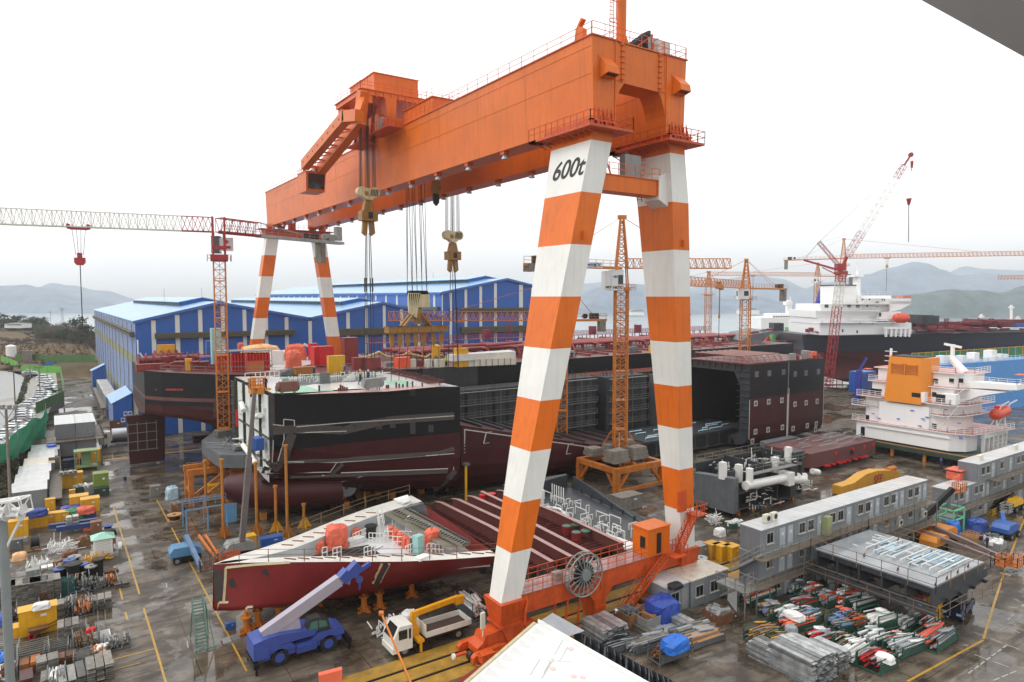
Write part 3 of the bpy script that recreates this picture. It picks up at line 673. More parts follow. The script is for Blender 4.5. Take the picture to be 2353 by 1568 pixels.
leg('leg',FT1,0,bz,0,G);leg('leg',FT2,0,bz,0,G)
b=MB();b.box(14.8,F0-3.2,39.5,17.4,F0-1.2,44.2);
# ================================================================== TOWER CRANES
TOR=mat('weathered orange lattice',(196,118,36),.5,var=.25,scale=1.5,rust=.35)
TRE=mat('red lattice paint',(165,40,38),.45,var=.2,scale=1)
TWH=mat('white lattice paint',(214,212,200),.45,var=.15,scale=1,rust=.25)
CONC=mat('weathered concrete',(128,122,112),.8,var=.3,scale=.8,streak=.5)
WHP=mat('white cabin paint',(220,222,222),.4,var=.08,streak=.15)
def up_line(pa,pb,t):return pa.lerp(pb,t)
def tower(label,base,ztop,mw,mc,jib,cjib,jh,jw,jc,apex=None,mr=.09,jr=.07,head=None,cabm=None,trol=None,bays=None,cw=CONC,tri=True,cjc=None,cdrop=3.2,grp='tower cranes',basez=0,txt=None,xbr=False,lean=None):
 """jib / cjib: end points of the lower chord; ztop = top of the mast"""
 base=Vector(base);t=T('tower_crane',label,'tower crane',(base.x,base.y,basez),grp)
 c0=V(base.x,base.y,ztop);d=(Vector(jib)-c0);d.z=0;d.normalize();sd_=V(-d.y,d.x,0)
 b=MB();h=ztop-basez;nb=max(4,int(h/(mw*.75)))
 foot=V(base.x,base.y,basez)if lean is None else Vector(lean)
 b.lattice(foot,c0,mw,mw,nb,mr,up=d,x=xbr);b.bar(foot+sd_*.3,c0+sd_*.3,.07);
 for i in range(int(h/6)):
  p=foot.lerp(c0,(i+.6)*6/h)if(i+.6)*6<h else c0;b.cb(p,(mw*1.1,mw*1.1,.12),math.atan2(d.y,d.x))
 b.build('mast',mc,t)
 jz=Vector(jib).z;r0=V(base.x,base.y,jz)
 ring=MB();ring.tube(c0,c0+V(0,0,.5),mw*.75,14);
 for s in(-1,1):
  for q in(-1,1):ring.bar(c0+sd_*s*mw*.5+d*q*mw*.5+V(0,0,.5),V(base.x,base.y,jz)+sd_*s*mw*.4+d*q*mw*.4,.16)
 ring.rail([c0+sd_*mw+d*mw,c0-sd_*mw+d*mw,c0-sd_*mw-d*mw,c0+sd_*mw-d*mw,c0+sd_*mw+d*mw],1.0,1.2,.04);ring.build('slewing_ring',cjc or mc,t)
 b=MB();j0=r0+d*mw*.4;nbj=bays or max(6,int((Vector(jib)-j0).length/1.6))
 jc_=jc if isinstance(jc,list)else[(1,jc)]
 L=0.
 mats_=[]
 for(fr,m_)in jc_:
  mats_.append(m_);p=j0.lerp(Vector(jib),L);q=j0.lerp(Vector(jib),fr)
  b.lattice(p+V(0,0,jh/2),q+V(0,0,jh/2),jw,jh,max(2,int(nbj*(fr-L))),jr,len(mats_)-1,tri=tri,x='w');L=fr
 b.build('jib',mats_,t)
 b=MB();e=Vector(cjib);cd_=(e-r0).normalized()
 for s in(-1,1):b.bar(r0+sd_*s*jw*.45,e+sd_*s*jw*.45,.16,.4)
 b.bar(e+sd_*jw*.5,e-sd_*jw*.5,.16,.4);b.rail([r0+cd_*1+sd_*jw*.5+V(0,0,.2),e+sd_*jw*.5+V(0,0,.2),e-sd_*jw*.5+V(0,0,.2),r0+cd_*1-sd_*jw*.5+V(0,0,.2)],1.0,1.6,.035)
 for i in range(6):p=r0.lerp(e,(i+1)/7);b.bar(p+sd_*jw*.45,p-sd_*jw*.45,.1)
 cj=b.build('counter_jib',cjc or mc,t)
 b=MB();p=e-cd_*1.0;a_=math.atan2(cd_.y,cd_.x);b.cb(p+V(0,0,-cdrop/2+.2),(1.2,jw*1.05,cdrop),a_);b.build('counterweight',cw,cj)
 b=MB();b.cb(e-cd_*2.6+V(0,0,.8),(1.6,jw*.7,1.1),a_);b.tube(e-cd_*4.5+sd_*.6+V(0,0,.8),e-cd_*4.5-sd_*.6+V(0,0,.8),.5,10);b.build('winch',DARK,cj)
 if cabm:
  b=MB();o_,sz,yaw=cabm;b.cb(o_,sz,yaw);b.cb(Vector(o_)+V(0,0,sz[2]/2+.04),(sz[0]+.1,sz[1]+.1,.08),yaw)
  ca=b.build('cab',WHP,t);M=Matrix.Rotation(yaw,3,'Z')
  w=MB();w.cb(Vector(o_)+M@V(sz[0]*.25,-sz[1]*.5,.15),(sz[0]*.42,.06,sz[2]*.45),yaw);w.cb(Vector(o_)+M@V(sz[0]*.5,0,.15),(.06,sz[1]*.6,sz[2]*.5),yaw);w.cb(Vector(o_)+M@V(-sz[0]*.5,0,.15),(.06,sz[1]*.6,sz[2]*.5),yaw);w.build('window',GLASS,ca)
  if txt:
   f=Vector(o_)+M@V(0,-sz[1]/2-.03,-sz[2]*.42);off=t.location
   text('lettering',txt,.62,BLK,ca,face_M(f-off,M@V(1,0,0),(0,0,1)),.01,0,.02)
   f=Vector(o_)+M@V(-sz[0]*.22,-sz[1]/2-.03,sz[2]*.12);text('lettering','+H',.6,mat('blue lettering',(40,60,140),.5),ca,face_M(f-off,M@V(1,0,0),(0,0,1)),.01,.1,.03)
 if apex:
  ap=Vector(apex);b=MB();b.loft([[r0+d*x*mw*.45+sd_*y*mw*.45 for x,y in((-1,-1),(1,-1),(1,1),(-1,1))]]*2,caps=False)
  b=MB()
  for x,y in((-1,-1),(1,-1),(1,1),(-1,1)):
   b.bar(r0+d*x*mw*.45+sd_*y*mw*.45,ap+d*x*.25+sd_*y*.25,mr*1.7)
  n_=7
  for i in range(n_):
   u,v=i/n_,(i+1)/n_
   cs=((-1,-1),(1,-1),(1,1),(-1,1))
   for k_ in range(4):
    x,y=cs[k_];x2,y2=cs[(k_+1)%4]
    P_=lambda q,xx,yy:(r0+d*xx*mw*.45+sd_*yy*mw*.45).lerp(ap+d*xx*.25+sd_*yy*.25,q)
    b.bar(P_(u,x,y),P_(v,x2,y2),mr);b.bar(P_(v,x,y),P_(v,x2,y2),mr*.8)
  b.cb(ap+V(0,0,.25),(1.4,.7,.6),math.atan2(d.y,d.x));b.build('tower_head',cjc or mc,t)
  b=MB();J=Vector(jib);q=j0.lerp(J,.62)+V(0,0,jh);b.bar(ap+V(0,0,.3),q,.09)
  for s in(-1,1):b.bar(ap+V(0,0,.3),r0.lerp(e,.8)+sd_*s*jw*.4,.05)
  b.build('tie_bar',cjc or mc,t)
 if trol:
  fr,hookz,size,m_,tail=trol;p=j0.lerp(Vector(jib),fr);b=MB();b.cb(p+V(0,0,-.25),(size*1.4,jw*.9,.25),math.atan2(d.y,d.x))
  for s in(-1,1):b.cb(p+d*s*size*.8+V(0,0,.05),(.3,jw*1.05,.7),math.atan2(d.y,d.x))
  tr_=b.build('trolley',m_,t)
  b=MB();hp=V(p.x,p.y,hookz)
  b.prism([hp+d*(size*q)+V(0,0,size*z)-sd_*.15 for q,z in((-.45,.35),(-.2,.35),(-.2,.8),(.2,.8),(.2,.35),(.45,.35),(.45,-.1),(.25,-.35),(-.25,-.35),(-.45,-.1))],sd_*.3)
  hb=b.build('hook_block',m_,t)
  b=MB()
  for s in(-.6,-.2,.2,.6):b.tube(hp+d*s*size*.5+V(0,0,size*.6),p+d*s*size*.9-V(0,0,.3),.03,4,caps=False)
  if tail:b.tube(hp-V(0,0,size*.3),hp-V(0,0,tail),.07,5,caps=False)
  b.build('rope',ROPE,hb)
 return t,d,sd_,r0
k5=K(1000,800);m0=gp(518,1117)
jl=at(-70,515,97);zj=41.4;jl.z=zj;cr_=at(745,556,130);cr_.z=zj+.0
mz=hz(m0,601)
t,d,sd_,r0=tower('flat-top tower crane with white jib, red slewing unit and orange mast',m0,mz,1.75,TOR,jl,cr_,2.3,1.4,[(.145,TRE),(1,TWH)],None,.11,.09,cabm=None,trol=(.585,hz(at(178,604,106),604),1.6,TRE,9.5),bays=26,cjc=TRE,cdrop=4.2)
b=MB();dz=zj-mz
for s in(-1,1):
 for q in(-1,1):b.bar(V(m0.x,m0.y,mz)+sd_*s*.9+d*q*.9,V(m0.x,m0.y,zj+2.4)+sd_*s*.7+d*q*.9,.22)
b.cb((m0.x,m0.y,mz+.6),(2.6,2.6,.9),math.atan2(d.y,d.x));b.cb((m0.x,m0.y,mz+2.2),(2.2,2.0,.5),math.atan2(d.y,d.x))
p_=r0+V(0,0,0);e_=r0.lerp(cr_,.34);b.lattice(r0+V(0,0,1.15),e_+V(0,0,1.05),1.4,2.2,5,.09,x='w');b.build('slewing_tower',TRE,t)
yaw=-TH+.2
b=MB();q=at(521,562,114);b.cb(q,(2.0,.3,2.2),yaw);b.build('sign_panel',WHP,t)
b=MB();M3=Matrix.Rotation(yaw,3,'Z');b.cb(q+M3@V(0,-.17,-.5),(1.3,.03,.45),yaw);f_=[M3@V(x,-.17,z)+q for x,z in((0,.05),(.38,.4),(0,.75),(-.38,.4))];b.prism(f_,M3@V(0,-.02,0));b.build('emblem',mat('red emblem',(180,40,60),.5),t)
b=MB();q=at(497,563,114.5);b.cb(q,(1.3,1.5,2.6),yaw);ca=b.build('cab',GLASS,t)
b=MB();b.cb(q+V(0,0,1.35),(1.4,1.6,.1),yaw);b.cb(q-V(0,0,1.35),(1.4,1.6,.1),yaw);b.build('cab_frame',mat('dark green cab frame',(50,70,66),.5),ca)
b=MB();e0=at(613,543,120);e1=at(778,552,132);dd=(cr_-r0).normalized()
b.bar(r0.lerp(cr_,.34),cr_+dd*4.5,1.5,.5);b.rail([r0.lerp(cr_,.4)+sd_*.8+V(0,0,.2),cr_+dd*4.4+sd_*.8+V(0,0,.2),cr_+dd*4.4-sd_*.8+V(0,0,.2)],1,1.4,.04)
b.bar(r0.lerp(cr_,.36)+V(0,0,2.2),r0.lerp(cr_,.93)+V(0,0,.5),.14);b.cb(cr_+dd*1.5+V(0,0,.9),(1.6,1.2,1.2),math.atan2(dd.y,dd.x));b.tube(cr_+dd*.2+sd_*.5+V(0,0,1),cr_+dd*.2-sd_*.5+V(0,0,1),.6,12);b.cb(cr_+dd*3.6+V(0,0,1.8),(1.3,.9,2.6),math.atan2(dd.y,dd.x));b.build('counter_platform',mat('pale grey steel',(168,172,168),.45,var=.2,streak=.3),t)
cx0,cy0=44.3,33.3;bz_=6.3
mz=hz((cx0,cy0),668);zj=hz((cx0,cy0),617);ap=V(cx0,cy0,hz((cx0,cy0),503))
jr_=at(1678,617,112);jr_.z=zj;cl=at(1204,607,99);cl.z=zj
dep0=(cx0-CAM[0])*math.sin(TH)+(cy0-CAM[1])*math.cos(TH)
t,d,sd_,r0=tower('orange tower crane on a portal frame loaded with concrete blocks, between the banded legs',(cx0,cy0),mz,2.0,TOR,jr_,cl,1.55,1.3,TOR,ap,.13,.09,cabm=(at(1415,645,dep0-1.2),(2.0,1.6,3.2),-TH+.25),trol=(.55,zj-2.2,.6,TOR,0),bays=15,basez=0.05,txt='HKTC',xbr=True,lean=(cx0,cy0,bz_),cdrop=1.2)
b=MB();q=at(1396,645,dep0-1.4);b.cb(q,(1.5,1.6,3.0),-TH+.25);sc_=b.build('equipment_box',WHP,t);M3=Matrix.Rotation(-TH+.25,3,'Z')
text('lettering','HKTC',.5,BLK,sc_,face_M(q+M3@V(0,-.83,-1.25)-t.location,M3@V(1,0,0),(0,0,1)),.01,0,.02)
b=MB();q=at(1366,609,107);dd=(cl-r0).normalized();yw=math.atan2(-dd.y,-dd.x);b.cb(q,(3.4,.12,.85),yw);sg=b.build('sign_board',WHP,t);M3=Matrix.Rotation(yw,3,'Z')
text('lettering','HKTC',.75,BLK,sg,face_M(q+M3@V(.45,-.08,-.28)-t.location,M3@V(1,0,0),(0,0,1)),.01,0,.02);text('lettering','+H',.7,MATS['blue lettering'],sg,face_M(q+M3@V(-1.15,-.08,-.27)-t.location,M3@V(1,0,0),(0,0,1)),.01,.1,.03)
b=MB();x0,x1,y0,y1=39.3,49.3,28.6,37.6;zt=4.2
for y in(y0,y1):b.box(x0-.4,y-.4,zt-.9,x1+.4,y+.4,zt)
for x in(x0,x1):b.box(x-.4,y0+.42,zt-.86,x+.4,y1-.42,zt-.04)
for x in(x0,x1):
 for y in(y0,y1):b.box(x-.45,y-.45,.35,x+.45,y+.45,zt-.9);b.bar((x+(1 if x==x0 else-1)*.4,y,1),(x+(1 if x==x0 else-1)*2.4,y,zt-.9),.5);b.bar((x,y+(1 if y==y0 else-1)*.4,1),(x,y+(1 if y==y0 else-1)*2.2,zt-.9),.4)
b.box(x0-.2,y0-.9,.5,x1+.2,y0-.5,1.0);b.bar((cx0-1,y0,zt+.1),(cx0+1,y1,zt+.1),.5);b.box(cx0-3.5,cy0-.4,zt,cx0+3.5,cy0+.4,zt+.6);b.box(cx0-.4,cy0-3.5,zt+.62,cx0+.4,cy0+3.5,zt+1.1)
for s in(-1,1):
 for q in(-1,1):b.bar((cx0+s*1,cy0+q*1,bz_+2.5),(cx0+s*2.6,cy0+q*2.6,zt+.5),.2)
b.build('portal_frame',mat('worn orange steel',(190,112,40),.5,var=.3,scale=1,streak=.5,rust=.4),t)
b0=MB();bx=[(-3.6,-3.2,3.4,2.4,3),(-3.4,2.6,2.6,2.4,2),(.9,-3.0,3.4,2.2,3),(3.2,2.2,2.6,2.6,3),(3.6,-.6,2.0,2.0,2),(-1.8,0.8,1.8,1.8,3)]
for x,y,w,h_,n_ in bx:
 b=MB()
 for i in range(n_):b.cb((cx0+x+U(-.1,.1),cy0+y+U(-.1,.1),zt+.62+.65*i+.3),(w-i*.25,h_-i*.2,.6),U(-.03,.03))
 b.build('ballast_block',CONC,t)
D3=128;bs=at(1290,683+31*1569/D3,D3);zj=hz(bs,737);jl=at(893,737,D3);jl.z=zj;cl=at(1393,737.5,D3+3);cl.z=zj
tower('low orange tower crane whose jib reaches left across the blue hall',bs,zj-1.6,1.9,TOR,jl,cl,1.7,1.3,TOR,V(bs.x,bs.y,hz(bs,644)),.11,.08,trol=(.58,zj-5,.8,TOR,0),bays=30,cdrop=2.4)
D4=170;bs=at(1707,683+31*1569/D4,D4);zj=hz(bs,663);jl=at(1560,655,128);jl.z=zj;cl=at(1803,667,186);cl.z=zj
t4=tower('orange tower crane with a white cab right of the banded legs',bs,hz(bs,690),2.1,TOR,jl,cl,1.8,1.4,TOR,V(bs.x,bs.y,hz(bs,600)),.12,.08,cabm=(at(1706,676,D4-2),(2.6,1.8,2.6),-TH),trol=(.45,zj-6.5,.8,TOR,6),bays=22,cdrop=3.5)
D5=250;bs=at(1624,683+31*1569/D5,D5);zj=hz(bs,655);jl=at(1500,655,D5);jl.z=zj;cl=at(1660,655,D5+10);cl.z=zj
tower('thin orange tower crane just right of the right banded leg',bs,hz(bs,680),2.0,TOR,jl,cl,1.5,1.3,TOR,V(bs.x,bs.y,hz(bs,627)),.1,.08,bays=16,cdrop=2)
D6=380;bs=at(1873.7,683+31*1569/D6,D6);zj=hz(bs,635);jl=at(1632,631,D6-10);jl.z=zj;cl=at(1958,637,D6+10);cl.z=zj
tower('distant pale orange tower crane with its jib pointing left, near the red luffing crane',bs,hz(bs,650),2.4,TOR,jl,cl,2.0,1.6,TOR,V(bs.x,bs.y,hz(bs,606)),.15,.11,bays=40,trol=(.6,zj-6,1,TOR,8),cabm=(at(1875,645,D6-2),(2,2,2.5),0),cdrop=5)
D7=290;bs=at(1930,683+31*1569/D7,D7);zj=hz(bs,594.5);jl=at(2460,582,263);jl.z=zj;cl=at(1801,598,304);cl.z=zj
tower('tall orange tower crane with a long level jib running off to the right',bs,hz(bs,612),2.2,TOR,jl,cl,1.7,1.4,TOR,V(bs.x,bs.y,hz(bs,551)),.12,.1,bays=56,trol=(.2,hz(at(2010,613,283),613),1.2,TOR,13),cdrop=4.2)
D9=300;bs=at(2560,683+31*1569/D9,D9);zj=hz(bs,640);jl=at(2293,654,315);jl.z=zj;cl=at(2620,636,297);cl.z=zj
tower('pale orange tower crane, only its jib tip in view at the right edge',bs,hz(bs,650),2.2,TOR,jl,cl,1.7,1.4,TOR,V(bs.x,bs.y,hz(bs,600)),.12,.1,bays=34,cdrop=4)
D8=200;kr=K(3072,500);ft=at(1902,890,D8);tp=at(1932,632,D8)
t=T('luffing_crane','red luffing crane with a raised red and white boom on a leaning lattice mast','luffing crane',(ft.x,ft.y,0))
rt=V(math.cos(TH),-math.sin(TH),0);fwd=V(math.sin(TH),math.cos(TH),0)
b=MB();mid=ft.lerp(tp,.72);b.lattice(ft,mid,1.9,1.9,16,.1,0,up=rt);b.lattice(mid,ft.lerp(tp,.94),1.9,1.9,5,.1,1,up=rt);b.lattice(ft.lerp(tp,.94),tp,2.0,2.0,2,.12,0,up=rt)
b.build('mast',[TRE,TWH],t)
b=MB();b.cb(tp+V(0,0,.6),(2.8,2.8,.9),-TH);b.cb(tp+V(0,0,2.2)-rt*.3,(2.4,2,2),-TH);q0=at(1945,590,D8);b.bar(tp+V(0,0,1),q0,.8);
e2=at(1847,598,D8);b.bar(tp+V(0,0,1.2),e2,.5,.5);b.bar(tp+V(0,0,-.5),e2.lerp(tp,.5),.25);b.build('slewing_platform',TRE,t)
b=MB();r_=at(1947,588,D8);tip=at(2093,356,D8-6);cuts=[0,.24,.78,1]
for i,m_ in enumerate((0,1,0)):
 p,q=r_.lerp(tip,cuts[i]),r_.lerp(tip,cuts[i+1])
 if i<2:b.lattice(p,q,1.7,1.7,5+3*i,.06,m_,up=fwd,x='w')
 else:
  b.lattice(p,r_.lerp(tip,.9),1.3,1.3,3,.07,m_,up=fwd,x='w');b.bar(r_.lerp(tip,.9),tip,.6,.5,m_);b.tube(tip-fwd*.3,tip+fwd*.3,.65,12,m=m_)
b.build('boom',[TRE,TWH],t)
b=MB();am=at(*kr(455,1052),D8);b.lattice(tp+V(0,0,2),am,.9,.8,8,.07,0,up=fwd);b.build('back_mast',TRE,t)
b=MB();b.bar(am,r_.lerp(tip,.93),.07);b.bar(am,e2,.08);b.bar(am,r_.lerp(tip,.25),.03);b.build('stay_rope',ROPE,t)
for(hx,hy,tail,sx)in((1262,690,1050,1262),(1290,355,415,1290)):
 h=at(*kr(hx,hy),D8-6);tpz=at(*kr(hx,262),D8-6);b=MB();b.tube(h+V(0,0,.9),h-V(0,0,.9),.75 if hx<1280 else .4,8,.3);hb=b.build('hook_block',TRE,t)
 b=MB();b.tube(h,tpz,.035,4,caps=False);b.tube(h+rt*.4,tpz+rt*.3,.035,4,caps=False);b.tube(h,at(*kr(hx-3,tail),D8-6),.1,5);b.build('rope',ROPE,hb)
# ================================================================== WORKSHOP HALLS
HBL=mat('blue cladding',(38,92,170),.45,var=.06,scale=.15,rib=('X',.35,.02))
HBS=mat('blue side cladding',(58,104,178),.45,var=.08,scale=.15,rib=('Y',.35,.02))
HWH=mat('white cladding strip',(215,216,210),.5,var=.05,streak=.1)
ROOF=mat('light blue metal roof',(118,165,205),.22,var=.06,scale=.08,rib=('Y',1.0,.03))
OLIVE=mat('olive translucent panel',(140,140,100),.5,var=.12)
LOUV=mat('dark green louvre',(44,58,52),.6,var=.4,scale=2)
GANT=mat('weathered brown gantry beam',(92,86,66),.6,var=.3,scale=1,streak=.4)
def hall(label,x0,x1,xr,y0,y1,ze0,ze1,zr,mon,left,sides=True):
 t=T('workshop_hall',label,'workshop hall',((x0+x1)/2,y0,0))
 b=MB();b.prism([(x0,y0,0),(x1,y0,0),(x1,y0,ze1),(xr,y0,zr),(x0,y0,ze0)],(0,.3,0));b.prism([(x0,y1,0),(x1,y1,0),(x1,y1,ze1),(xr,y1,zr),(x0,y1,ze0)],(0,.3,0))
 b.box(x1-.3,y0+.32,0,x1,y1,ze1-.2);wall=b.build('wall',HBL,t)
 b=MB();b.box(x0,y0+.32,0,x0+.3,y1,ze0-.15);b.build('side_wall',HBS,t)
 b=MB()
 for(xa,za),(xb,zb)in(((x0-.4,ze0),(xr,zr)),((xr,zr),(x1+.4,ze1))):
  b.prism([(xa,y0-.5,za),(xb,y0-.5,zb),(xb,y0-.5,zb+.22),(xa,y0-.5,za+.22)],(0,y1-y0+1,0))
 rf=b.build('roof',[ROOF],t)
 b=MB()
 for(xa,za),(xb,zb)in(((x0-.45,ze0),(xr,zr)),((xr,zr),(x1+.45,ze1))):
  b.prism([(xa,y0-.6,za-.35),(xb,y0-.6,zb-.35),(xb,y0-.6,zb+.28),(xa,y0-.6,za+.28)],(0,.1,0))
 b.build('gable_trim',mat('blue trim',(60,110,185),.4),t)
 m0,m1,hw,hz0=mon;b=MB();sl=(zr-ze0)/(xr-x0)
 zb=zr-hw*sl
 b.prism([(xr-hw,m0,zb),(xr+hw,m0,zb),(xr+hw,m0,zb+1.25),(xr,m0,zr+1.1),(xr-hw,m0,zb+1.25)],(0,.3,0),0)
 for s in(-1,1):b.box(xr+s*hw-.15,m0+.32,zb,xr+s*hw+.15,m1,zb+1.2,1)
 for i in range(int((m1-m0)/3)):
  for s in(-1,1):b.box(xr+s*(hw+.16)-.03,m0+2+i*3,zb+.05,xr+s*(hw+.16)+.03,m0+2.15+i*3,zb+1.2,0)
 for s in(-1,1):b.prism([(xr,m0-.4,zr+1.1),(xr+s*(hw+.6),m0-.4,zb+1.12),(xr+s*(hw+.6),m0-.4,zb+1.3),(xr,m0-.4,zr+1.3)],(0,m1-m0+.8,0),2)
 b.build('ridge_vent',[HBL,LOUV,ROOF],rf)
 return t
kA,kB=K(0,800),K(1000,800)
hA=hall('blue workshop hall on the left with olive band along its long side wall',-18,20.3,-.7,121,288,25.5,25.6,29.7,(142,262,5,0),True)
hB=hall('blue workshop hall in the middle, behind the far banded legs',20.7,57.8,40,121,288,25.6,25.6,29.5,(137,280,5,0),False)
hC=hall('tallest blue workshop hall with high gable behind the lifting beam',58.1,101,79.8,121,330,32.2,32.2,36.4,(133,262,6,0),True)
def pil(t,xs,kk,y,ya,w=None):
 for(a,b_)in xs:
  p=onY(*kk(a,ya),y);q=onY(*kk(b_,ya),y)
  zt=lambda x:min(interp2(t,x),99)
  b=MB();zz=min(zt(p.x),zt(q.x))-.45;b.box(p.x,y-.12,0,q.x,y-.003,zz);b.build('white_strip',HWH,t)
def interp2(t,x):
 x0,x1,xr,e0,zr={hA:(-18,20.3,-.7,25.5,29.7),hB:(20.7,57.8,40,25.6,29.5),hC:(58.1,101,79.8,32.2,36.4)}[t]
 return e0+(zr-e0)*((x-x0)/(xr-x0)if x<xr else(x1-x)/(x1-xr))
pil(hA,[(1350,1390),(1565,1605),(1773,1810),(1975,2012),(2172,2205)],kA,121,1000)
pil(hA,[(130,160),(310,343)],kB,121,1100);pil(hB,[(521,552),(690,720),(862,893),(1030,1055),(1190,1215),(1345,1372),(1500,1524)],kB,121,1100)
pil(hC,[(1785,1808),(1922,1944),(2055,2078),(2186,2210)],kB,121,1000)
pil(hC,[(1720-1000*0+0,1727)],kB,121,1000)
for a,b_ in((1192.5,1205),(1220,1233)):
 p=onY(a,720,121);q=onY(b_-4,720,121);bb=MB();bb.box(p.x,120.88,0,q.x,120.997,interp2(hC,q.x)-.45);bb.build('white_strip',HWH,hC)
def band(t,p,q,y0=119.9,side=None):
 b=MB();z1,z0=p.z,q.z
 b.box(p.x,y0,z0,q.x,120.86,z1,0)
 for i in range(3):b.box(p.x,y0-.12,z0+(z1-z0)*i/3,q.x,y0-.003,z0+(z1-z0)*(i/3+.16))
 b.build('crane_rail_beam',GANT,t)
band(hA,onY(*kA(1385,1195),121),onY(*kB(395,1205),121));band(hB,onY(*kB(785,1155),121),onY(*kB(1655,1188),121))
band(hC,onY(*kB(1878,970),121),onY(*kB(2700,995),121));band(hC,onY(*kB(1878,1140),121),onY(*kB(2700,1168),121))
b=MB();y=122.
while y<287:
 for dy,w in((0,.5),(2,.3),(3.8,.3),(5.4,.4)):b.box(-18.014,y+dy,0,-17.997,y+dy+w,25.2)
 y+=7
b.build('white_strip',HWH,hA);b=MB();b.box(-18.03,121.1,15.6,-18.016,287.8,17.9);b.build('olive_band',OLIVE,hA)
b=MB();b.box(-18.9,122,22.2,-18.1,287,22.6);b.box(-19.1,122,22.6,-18.1,287,22.8);b.box(-19.0,122,23.1,-18.15,287,23.3);b.build('crane_rail_beam',GANT,hA)
b=MB();b.box(-18.03,121.1,4.4,-18.016,287,6.4);b.build('olive_band',OLIVE,hA)
for y in range(126,285,12):
 b=MB();b.tube((-18.3,y,0),(-18.3,y,25),.1,6);b.build('downpipe',GREY,hA)
b=MB()
for z in(22,29):pass
b=MB()
for i in range(24):b.box(58.02,125+i*8.5,20,58.097,126.2+i*8.5,31.9)
b.build('white_strip',HWH,hC);b=MB();b.box(57.6,121,31.6,58.1,330,32.1);b.build('gutter',HBL,hC);b=MB();b.box(57.0,122,27.2,58.05,165,28.2);b.build('crane_rail_beam',GANT,hC)
for p in((587,745,140),(433,690,160),(757,745,200)):pass
for x,y in((4,170),(-6,170),(44,190),(86,180)):
 hb={4:hA,-6:hA,44:hB,86:hC}[x];b=MB();z=interp2(hb,x);b.tube((x,y,z),(x,y,z+5),.05,5);b.build('lightning_rod',GREY,hb)
for k_,(ya,yb,h,lab)in enumerate(((131,147,8.6,'blue lean-to shed with white safety signs at the near end of the hall'),(226,232,7.5,'small blue lean-to shed at the far end of the hall side'))):
 t=T('lean_to_shed',lab,'shed',(-20,ya,0));x0=-22.2
 b=MB();b.prism([(x0,ya,0),(-18.3,ya,0),(-18.3,ya,h),(x0,ya,h-2.0)],(0,yb-ya,0));b.build('wall',HBL,t)
 b=MB();b.prism([(x0-.4,ya-.3,h-2.2),(-18.3,ya-.3,h),(-18.3,ya-.3,h+.15),(x0-.4,ya-.3,h-2.05)],(0,yb-ya+.6,0));
 b.build('roof',ROOF,t);b=MB()
 n_=int((yb-ya)/1.5)
 for i in range(n_):b.box(x0-.015,ya+.5+i*1.5,.3,x0-.003,ya+.8+i*1.5,h-2.3)
 b.build('white_strip',HWH,t)
 if k_==0:
  for i in range(5):
   b=MB();x=-20.7+(i%3)*.95+(.6 if i>2 else 0);z=2.0 if i<3 else 3.4;b.box(x,ya-.06,z,x+.8,ya-.003,z+1.05);sg=b.build('safety_sign',WHP,t)
   b=MB();b.tube((x+.4,ya-.065,z+.6),(x+.4,ya-.09,z+.6),.3,14);b.build('sign_disc',mat('sign blue',(45,90,175),.5),sg)
# ================================================================== SHIPS AND BLOCKS
HUL=mat('black hull paint',(17,19,23),.42,var=.3,scale=.4,streak=.12,bump=.01,bscale=.4,spec=.28)
RED=mat('dark red antifouling',(68,27,29),.48,var=.25,scale=.3,streak=.35,spec=.28,bump=.01,bscale=.4)
BRED=mat('primer red',(122,36,34),.4,var=.22,scale=.3,streak=.3,spec=.35,bump=.012,bscale=.35)
PRIM=mat('grey primer steel',(96,100,103),.45,var=.25,scale=.5,streak=.4,rust=.2)
DPRIM=mat('dark grey primer',(56,60,64),.4,var=.3,scale=.5,streak=.5,rust=.15)
SEAM=mat('bare weld seam',(62,56,53),.6,var=.25,scale=2,rust=.3)
WLINE=mat('white chalk line',(186,184,174),.6,var=.15,scale=2,rust=.3)
DECKW=mat('white wet deck paint',(212,214,210),.2,var=.12,scale=.3,rust=.2,rustcol=(170,150,130))
DECKG=mat('green deck paint',(120,190,150),.25,var=.12,scale=.5)
INTW=mat('white interior paint',(214,216,212),.5,var=.08,scale=.5,streak=.2)
OLD=mat('dark olive edge',(62,64,44),.6,var=.3)
DRED=mat('deck machinery red',(132,44,42),.4,var=.25,scale=1,streak=.2)
BROWN=mat('red brown shop primer',(98,54,50),.45,var=.18,scale=.5,streak=.25)
TARP=mat('orange tarpaulin',(226,106,78),.5,var=.3,scale=2,bump=.3,bscale=3.5)
TARB=mat('blue tarpaulin',(52,84,160),.4,var=.3,scale=1.5,bump=.2,bscale=2.5)
TARG=mat('green tarpaulin',(58,120,88),.5,var=.25,scale=1.5,bump=.2,bscale=2.5)
YCAB=mat('yellow cabinet paint',(218,162,24),.42,var=.14,scale=.8,streak=.25,rust=.15)
BRT=mat('bright red paint',(198,34,40),.35,var=.12)
PIPE=mat('pink primed pipe',(146,62,62),.4,var=.2,scale=.6)
TURQ=mat('pale turquoise paint',(150,190,185),.45,var=.1,streak=.15)
WPIPE=mat('white painted pipe',(226,226,222),.4,var=.06,scale=1,streak=.08)
BLU=mat('blue machine paint',(45,92,165),.4,var=.15,streak=.2)
CREAM=mat('cream tarpaulin',(228,180,130),.55,var=.2,scale=1,bump=.2,bscale=2)
